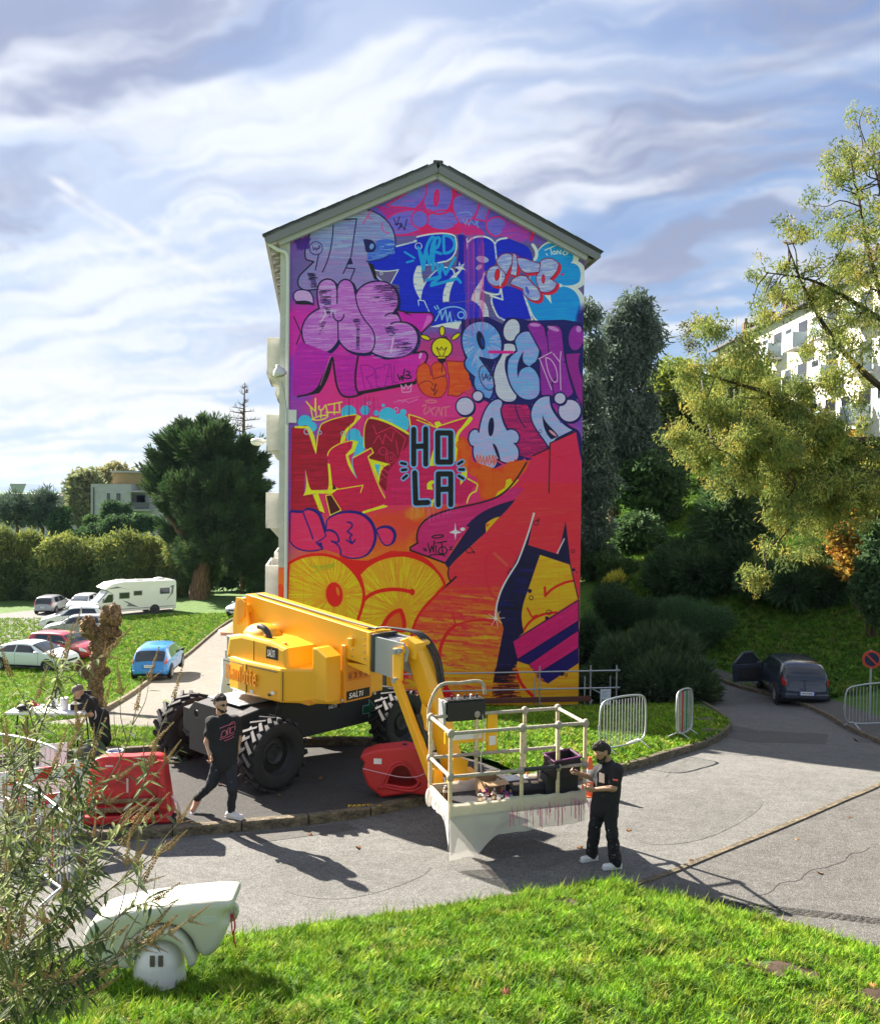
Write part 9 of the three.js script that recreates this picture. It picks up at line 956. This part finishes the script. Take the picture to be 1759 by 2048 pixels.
{
const b = onPad(800, 1598), t = thing('plastic_barrier', 'red plastic road barrier with an arched opening beside the lift cage', 'barrier', [b.x, b.y, b.z - 0.15], -0.06);
const out = [[-0.30, 0.02], [0.15, 0.10], [0.66, 0.06], [0.56, 0.30], [0.50, 0.62], [0.44, 0.80], [0.05, 0.86], [-0.40, 0.80], [-0.62, 0.72], [-0.66, 0.66], [-0.58, 0.58], [-0.62, 0.44], [-0.52, 0.20]], arch = ringPath([[-0.22, 0.24], [0.34, 0.24], [0.22, 0.40], [0.13, 0.55], [0.0, 0.58], [-0.12, 0.50], [-0.18, 0.36]]);
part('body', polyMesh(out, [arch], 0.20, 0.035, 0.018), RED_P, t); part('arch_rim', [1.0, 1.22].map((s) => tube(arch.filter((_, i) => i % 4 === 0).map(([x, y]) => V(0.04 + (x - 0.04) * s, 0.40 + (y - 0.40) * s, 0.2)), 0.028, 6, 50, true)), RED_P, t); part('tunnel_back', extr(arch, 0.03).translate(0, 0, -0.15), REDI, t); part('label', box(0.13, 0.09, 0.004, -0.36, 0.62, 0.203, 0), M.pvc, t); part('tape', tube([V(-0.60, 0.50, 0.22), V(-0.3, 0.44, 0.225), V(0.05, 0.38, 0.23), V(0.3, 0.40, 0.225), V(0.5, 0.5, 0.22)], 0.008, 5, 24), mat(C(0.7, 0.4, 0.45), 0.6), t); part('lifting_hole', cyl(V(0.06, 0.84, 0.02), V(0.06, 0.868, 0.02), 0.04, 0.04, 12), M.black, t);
}
{
const c0 = gb(330, 1946), D = -c0.z, t = thing('plastic_barrier', 'cream plastic road barrier with an arched foot lying on the grass bank', 'barrier', [c0.x, bankAt(c0.x, c0.z), c0.z], 0.04), k = pm(1, D), base = at(330, 1905, D), X = (px) => (px - 330) * k, Y = (py) => (1905 - py) * k + base.y - t.position.y, S2 = (l) => l.map(([x, y]) => [X(x), Y(y)]);
const Z = (x, y, z) => V(X(x), Y(y), z);
part('body', polyMesh(ringPath(S2([[188, 1912], [182, 1880], [184, 1845], [200, 1820], [245, 1803], [330, 1789], [400, 1781], [455, 1778], [474, 1782], [472, 1797], [458, 1806], [458, 1818], [464, 1826], [458, 1850], [442, 1880], [420, 1892], [404, 1880], [392, 1856], [370, 1834], [338, 1825], [304, 1833], [280, 1856], [264, 1890], [240, 1912]]), 120), [], 0.23, 0.065, 0.016), CREAM, t); part('arch_shell', polyMesh(ringPath(S2([[252, 1902], [266, 1866], [296, 1838], [338, 1828], [372, 1840], [392, 1866], [404, 1900], [392, 1908], [380, 1880], [362, 1860], [336, 1852], [306, 1860], [286, 1884], [274, 1908]]), 90), [], 0.27, 0.04, 0.015), CREAM, t); part('foot_plug', meshOf([[Z(325, 1912, 0.10), Z(325, 1990, 0.10), 0.22, 0.26]], 0.014, 0.03), mat(C(0.76, 0.75, 0.69), 0.5), t);
for (const x of [324, 340]) part('slot', box(0.045, 0.10, 0.01, X(x), Y(1886), 0.312, 0.004), mat(C(0.12, 0.10, 0.07), 0.9), t); part('recess', box(0.14, 0.07, 0.02, X(428), Y(1814), 0.222, 0.008), mat(C(0.50, 0.53, 0.47), 0.6), t); part('lug', tube([V(X(458), Y(1806), 0), V(X(472), Y(1812), 0.02), V(X(468), Y(1832), 0.02), V(X(452), Y(1838), 0)], 0.03, 8, 14), CREAM, t); part('red_tape', [tube([V(X(466), Y(1822), 0.05), V(X(474), Y(1840), 0.09), V(X(470), Y(1862), 0.08), V(X(476), Y(1886), 0.09)], 0.007, 4, 14), tube([V(X(464), Y(1822), 0.06), V(X(468), Y(1846), 0.1), V(X(472), Y(1870), 0.1)], 0.006, 4, 14)], mat(C(0.6, 0.02, 0.05), 0.6), t);
}
function cone(label, p, h, o = {}) { const t = thing('traffic_cone', label, 'cone', p.toArray()), r = h * 0.25, or = mat(C(0.80, 0.13, 0.035), 0.55), wh = mat(C(0.80, 0.79, 0.78), 0.5), rr = (f) => lerp(r, h * 0.045, f), seg = (a, b) => new THREE.CylinderGeometry(rr(b), rr(a), (b - a) * h, 20, 1, b < 0.99).translate(0, 0.03 + (a + b) / 2 * h, 0); part('base', box(h * 0.62, 0.03, h * 0.62, 0, 0.015, 0, 0.008), or, t); part('body', [seg(0, 0.36), seg(0.68, 1)], or, t); part('white_band', seg(0.36, 0.68), wh, t); if (o.paper) part('paper_wrap', box(0.20, 0.34, 0.01, 0, 0.36, 0.14, 0.002).rotateX(-0.1), wh, t); return t; }
cone('small red and white traffic cone on the tarmac behind the cage', gp(1054, 1589), 0.36); cone('orange traffic cone wrapped in white paper by the lawn kerb', gp(1128, 1576), 0.56, { paper: 1 }); cone('orange traffic cone behind the reaching man', gp(1178, 1590), 0.62);
function words(txt, px, py, w, h, turn) { const p = onPad(px, py), t = canvasTex(256, 64, (g) => { g.clearRect(0, 0, 256, 64); g.fillStyle = '#e6bd1e'; g.font = 'bold 62px sans-serif'; g.fillText(txt, 6, 56, 244); g.globalCompositeOperation = 'destination-out'; const r = rng(txt.length); for (let i = 0; i < 260; i++) { g.globalAlpha = 0.7; g.fillRect(r() * 256, r() * 64, 1 + r() * 5, 1 + r() * 3); } for (let i = 0; i < 4; i++) g.fillRect(0, 14 + i * 14, 256, 1.5); }); const g = new THREE.PlaneGeometry(w, h).rotateX(-Math.PI / 2), m = struct('painted_word', g, mat(C(1, 1, 1), 0.9, 0, { map: t, transparent: true, alphaTest: 0.4 })); m.position.set(p.x, p.y + 0.008, p.z); m.rotation.y = turn; }
words('PRIVE', 409, 1649, 0.46, 0.16, 0.06); words('PARKING', 728, 1612, 0.56, 0.15, 0.14);
{
const b = gp(105, 1492), t = thing('folding_table', 'white folding table with black legs on the grass strip', 'table', b.toArray(), 0.02), h = 0.72, w8 = mat(C(0.74, 0.75, 0.76), 0.5); part('table_top', box(1.55, 0.05, 0.72, 0, h, 0, 0.015), w8, t); for (const x of [-0.58, 0.58]) for (const z of [-0.26, 0.26]) part('leg', cyl(V(x, h - 0.02, z * 0.8), V(x * 1.05, 0, z * 1.1), 0.016, 0.016, 8), M.black, t); part('cross_bar', [cyl(V(-0.6, 0.3, 0.26), V(-0.6, 0.3, -0.26), 0.012, 0.012, 6), cyl(V(0.6, 0.3, 0.26), V(0.6, 0.3, -0.26), 0.012, 0.012, 6)], M.black, t);
const onT = (x, z) => V(b.x + x, b.y + h + 0.026, b.z + z), blk = M.black; const c1 = thing('paper_roll', 'white kitchen roll standing on the folding table', 'paper roll', onT(0.28, 0.1).toArray()); part('roll', cyl(V(0, 0, 0), V(0, 0.24, 0), 0.075, 0.075, 18), WHITE_S, c1); part('core', cyl(V(0, 0.2405, 0), V(0, 0.2425, 0), 0.022, 0.022, 10), mat(C(0.3, 0.2, 0.12), 0.9), c1);
const hp = thing('black_pouch', 'round black pouch lying on the table edge', 'pouch', onT(-0.48, 0.2).toArray()); part('pouch', new THREE.SphereGeometry(0.15, 16, 10).scale(1, 0.45, 0.7).translate(0, 0.065, 0), blk, hp); part('strap', new THREE.TorusGeometry(0.07, 0.012, 6, 16).translate(0.08, 0.12, 0), blk, hp);
const bk = thing('open_case', 'open black equipment case standing on the table', 'case', onT(0.55, -0.02).toArray(), 0.2); part('tray', box(0.34, 0.12, 0.3, 0, 0.06, 0, 0.02), blk, bk); part('lid', box(0.34, 0.26, 0.04, 0, 0.2, -0.16, 0.015).rotateX(-0.1), blk, bk);
const cup = thing('baseball_cap', 'red cap lying at the far end of the table', 'cap', onT(-0.5, -0.22).toArray()); part('crown', new THREE.SphereGeometry(0.09, 14, 8, 0, TAU, 0, Math.PI / 2), mat(C(0.35, 0.05, 0.04), 0.8), cup); part('visor', cyl(V(0.05, 0.006, 0), V(0.05, 0.014, 0), 0.1, 0.1, 14), mat(C(0.35, 0.05, 0.04), 0.8), cup); [[-0.15, -0.15, 0.2], [0.02, 0.0, 0.16], [-0.02, -0.22, 0.18]].forEach(([x, z, hh], i) => { const c = thing('paint_bottle', ['tall grey bottle on the table', 'short dark bottle on the table', 'pale bottle at the back of the table'][i] + ' among the painting kit', 'bottle', onT(x, z).toArray()); part('body', cyl(V(0, 0, 0), V(0, hh * 0.8, 0), 0.04, 0.036, 12), mat([C(0.35, 0.36, 0.38), C(0.06, 0.06, 0.07), C(0.6, 0.6, 0.58)][i], 0.4), c); part('cap', cyl(V(0, hh * 0.8, 0), V(0, hh, 0), 0.018, 0.018, 10), blk, c); });
const bp = onPad(182, 1530), g1 = thing('backpack', 'dark grey backpack slumped at the yard kerb', 'backpack', bp.toArray(), 0.2); part('body', new THREE.SphereGeometry(1, 22, 14).scale(0.30, 0.20, 0.20).translate(0, 0.19, 0), mat(C(0.045, 0.05, 0.055), 0.85), g1); part('pocket', new THREE.SphereGeometry(1, 16, 10).scale(0.18, 0.10, 0.08).translate(0, 0.14, 0.17), mat(C(0.035, 0.038, 0.04), 0.85), g1); part('strap', tube([V(-0.22, 0.3, 0.05), V(-0.1, 0.42, 0), V(0.1, 0.42, 0), V(0.22, 0.3, 0.05)], 0.02, 6, 16), M.black, g1);
const bu = onPad(230, 1530), g2 = thing('blue_bucket', 'blue and white paint bucket at the yard kerb', 'bucket', bu.toArray()); part('pail', new THREE.CylinderGeometry(0.14, 0.115, 0.25, 22, 1, true).translate(0, 0.125, 0), mat(C(0.08, 0.17, 0.42), 0.5, 0, { side: THREE.DoubleSide }), g2); part('rim', new THREE.TorusGeometry(0.14, 0.014, 8, 24).rotateX(Math.PI / 2).translate(0, 0.25, 0), M.pvc, g2); part('paint', new THREE.CylinderGeometry(0.125, 0.125, 0.01, 22).translate(0, 0.2, 0), M.pvc, g2); part('bail', new THREE.TorusGeometry(0.14, 0.006, 6, 20, Math.PI).rotateX(0.9).translate(0, 0.22, 0), M.steel, g2);
const cb = onPad(200, 1538), g3 = thing('cardboard_tray', 'flattened brown cardboard tray between the backpack and the red barrier', 'box', [cb.x, cb.y, cb.z + 0.02], -0.1); const cm = mat(C(0.36, 0.24, 0.13), 0.9); part('floor', box(0.6, 0.02, 0.4, -0.05, 0.01, 0), cm, g3); for (const z of [-0.2, 0.2]) part('side', box(0.6, 0.12, 0.015, -0.05, 0.06, z, 0.003), cm, g3); for (const x of [-0.35, 0.25]) part('side', box(0.015, 0.12, 0.39, x, 0.06, 0, 0.003), cm, g3);
}
{
const st = canvasTex(256, 64, (g) => { g.fillStyle = '#efefec'; g.fillRect(0, 0, 256, 64); g.fillStyle = '#cf1f1c'; for (let i = -1; i < 5; i++) { g.beginPath(); g.moveTo(i * 64, 64); g.lineTo(i * 64 + 32, 64); g.lineTo(i * 64 + 64, 0); g.lineTo(i * 64 + 32, 0); g.fill(); } }), sm = mat(C(1, 1, 1), 0.6, 0, { map: st }), p = onPad(62, 1668), t = thing('striped_barrier', 'red and white striped trestle barrier behind the buddleia', 'barrier', p.toArray(), 0.5);
for (const y of [0.45, 0.85]) part('board', [box(1.5, 0.2, 0.03, 0, y, 0, 0.004)], sm, t); for (const x of [-0.62, 0.62]) { part('leg', bar(V(x, 0, 0.3), V(x, 1.0, 0.025), 0.06, 0.03), M.pvc, t); part('leg', bar(V(x, 0, -0.3), V(x, 1.0, -0.025), 0.06, 0.03), M.pvc, t); }
const q = onPad(105, 1590), u = thing('display_board', 'blank white board propped beside the striped trestle', 'panel', q.toArray(), 0.3); part('sheet', box(0.42, 0.8, 0.025, 0, 0.42, 0, 0.004).rotateX(-0.2), WHITE_S, u); part('prop', bar(V(0, 0.0, -0.38), V(0, 0.7, -0.15), 0.03, 0.02), M.pvc, u);
const s = onPad(150, 1600), v = thing('white_sheet', 'white board lying on the yard beside the red barrier', 'sheet', s.toArray(), 0.2); part('board', box(0.8, 0.02, 0.5, 0, 0.015, 0, 0.004), WHITE_S, v); part('batten', box(0.7, 0.03, 0.05, 0, 0.035, -0.15, 0.004), M.pvc, v);
}
{
const d = 27, p0 = at(470, 1330, d), p = V(p0.x, hgt(p0.x, p0.z) + 0.02, p0.z), t = thing('parasol', 'peach parasol standing in the lane behind the lift', 'parasol', p.toArray()), y = at(478, 1242, d).y - p.y; part('pole', cyl(V(0, 0, 0), V(0.1, y, 0), 0.022, 0.02, 8), M.pvc, t); part('canopy', new THREE.ConeGeometry(0.62, 0.32, 8, 1, true).translate(0.1, y - 0.12, 0), mat(C(0.66, 0.26, 0.14), 0.85, 0, { side: THREE.DoubleSide }), t); part('valance', new THREE.CylinderGeometry(0.622, 0.625, 0.10, 8, 1, true).translate(0.1, y - 0.33, 0), mat(C(0.68, 0.36, 0.24), 0.85, 0, { side: THREE.DoubleSide }), t); part('base', cyl(V(0, 0, 0), V(0, 0.08, 0), 0.26, 0.24, 18), M.pvc, t);
const q0 = at(452, 1400, 19.5), q = V(q0.x, hgt(q0.x, q0.z) + 0.02, q0.z), w = thing('wrapped_post', 'post wrapped in white sheeting behind the front wheel of the lift', 'post', q.toArray()), yy = at(455, 1300, 19.5).y - q.y; part('post', cyl(V(0, 0, 0), V(0, yy, 0), 0.03, 0.03, 8), M.galv, w); part('wrapping', (() => { const g = new THREE.CylinderGeometry(0.09, 0.17, yy * 0.9, 20, 14, true).translate(0, yy * 0.45, 0), a = g.attributes.position; for (let i = 0; i < a.count; i++) { const k = 1 + 0.25 * n3(a.getX(i) * 9, a.getY(i) * 2, a.getZ(i) * 9); a.setX(i, a.getX(i) * k); a.setZ(i, a.getZ(i) * k); } g.computeVertexNormals(); return g; })(), mat(C(0.72, 0.74, 0.72), 0.7, 0, { side: THREE.DoubleSide }), w); part('cross_tube', cyl(V(0, yy - 0.05, 0), V(0.4, yy - 0.05, 0.1), 0.02, 0.02, 8), M.galv, w);
const s1 = isl(1412, 1442), sl = thing('paving_slab', 'loose pale paving slab on the lawn near the road kerb', 'slab', s1.toArray(), 0.3); part('slab', box(0.5, 0.05, 0.4, 0, 0.02, 0, 0.01), M.kerb, sl); part('mortar', box(0.2, 0.015, 0.15, 0.05, 0.052, 0, 0.005), M.lane, sl); const s2 = isl(1425, 1465), sq = copyThing(sl, 'loose paving slab half sunk by the lawn kerb bend', [s2.x, s2.y, s2.z], -0.4);
}
renderer.render(scene, camera);
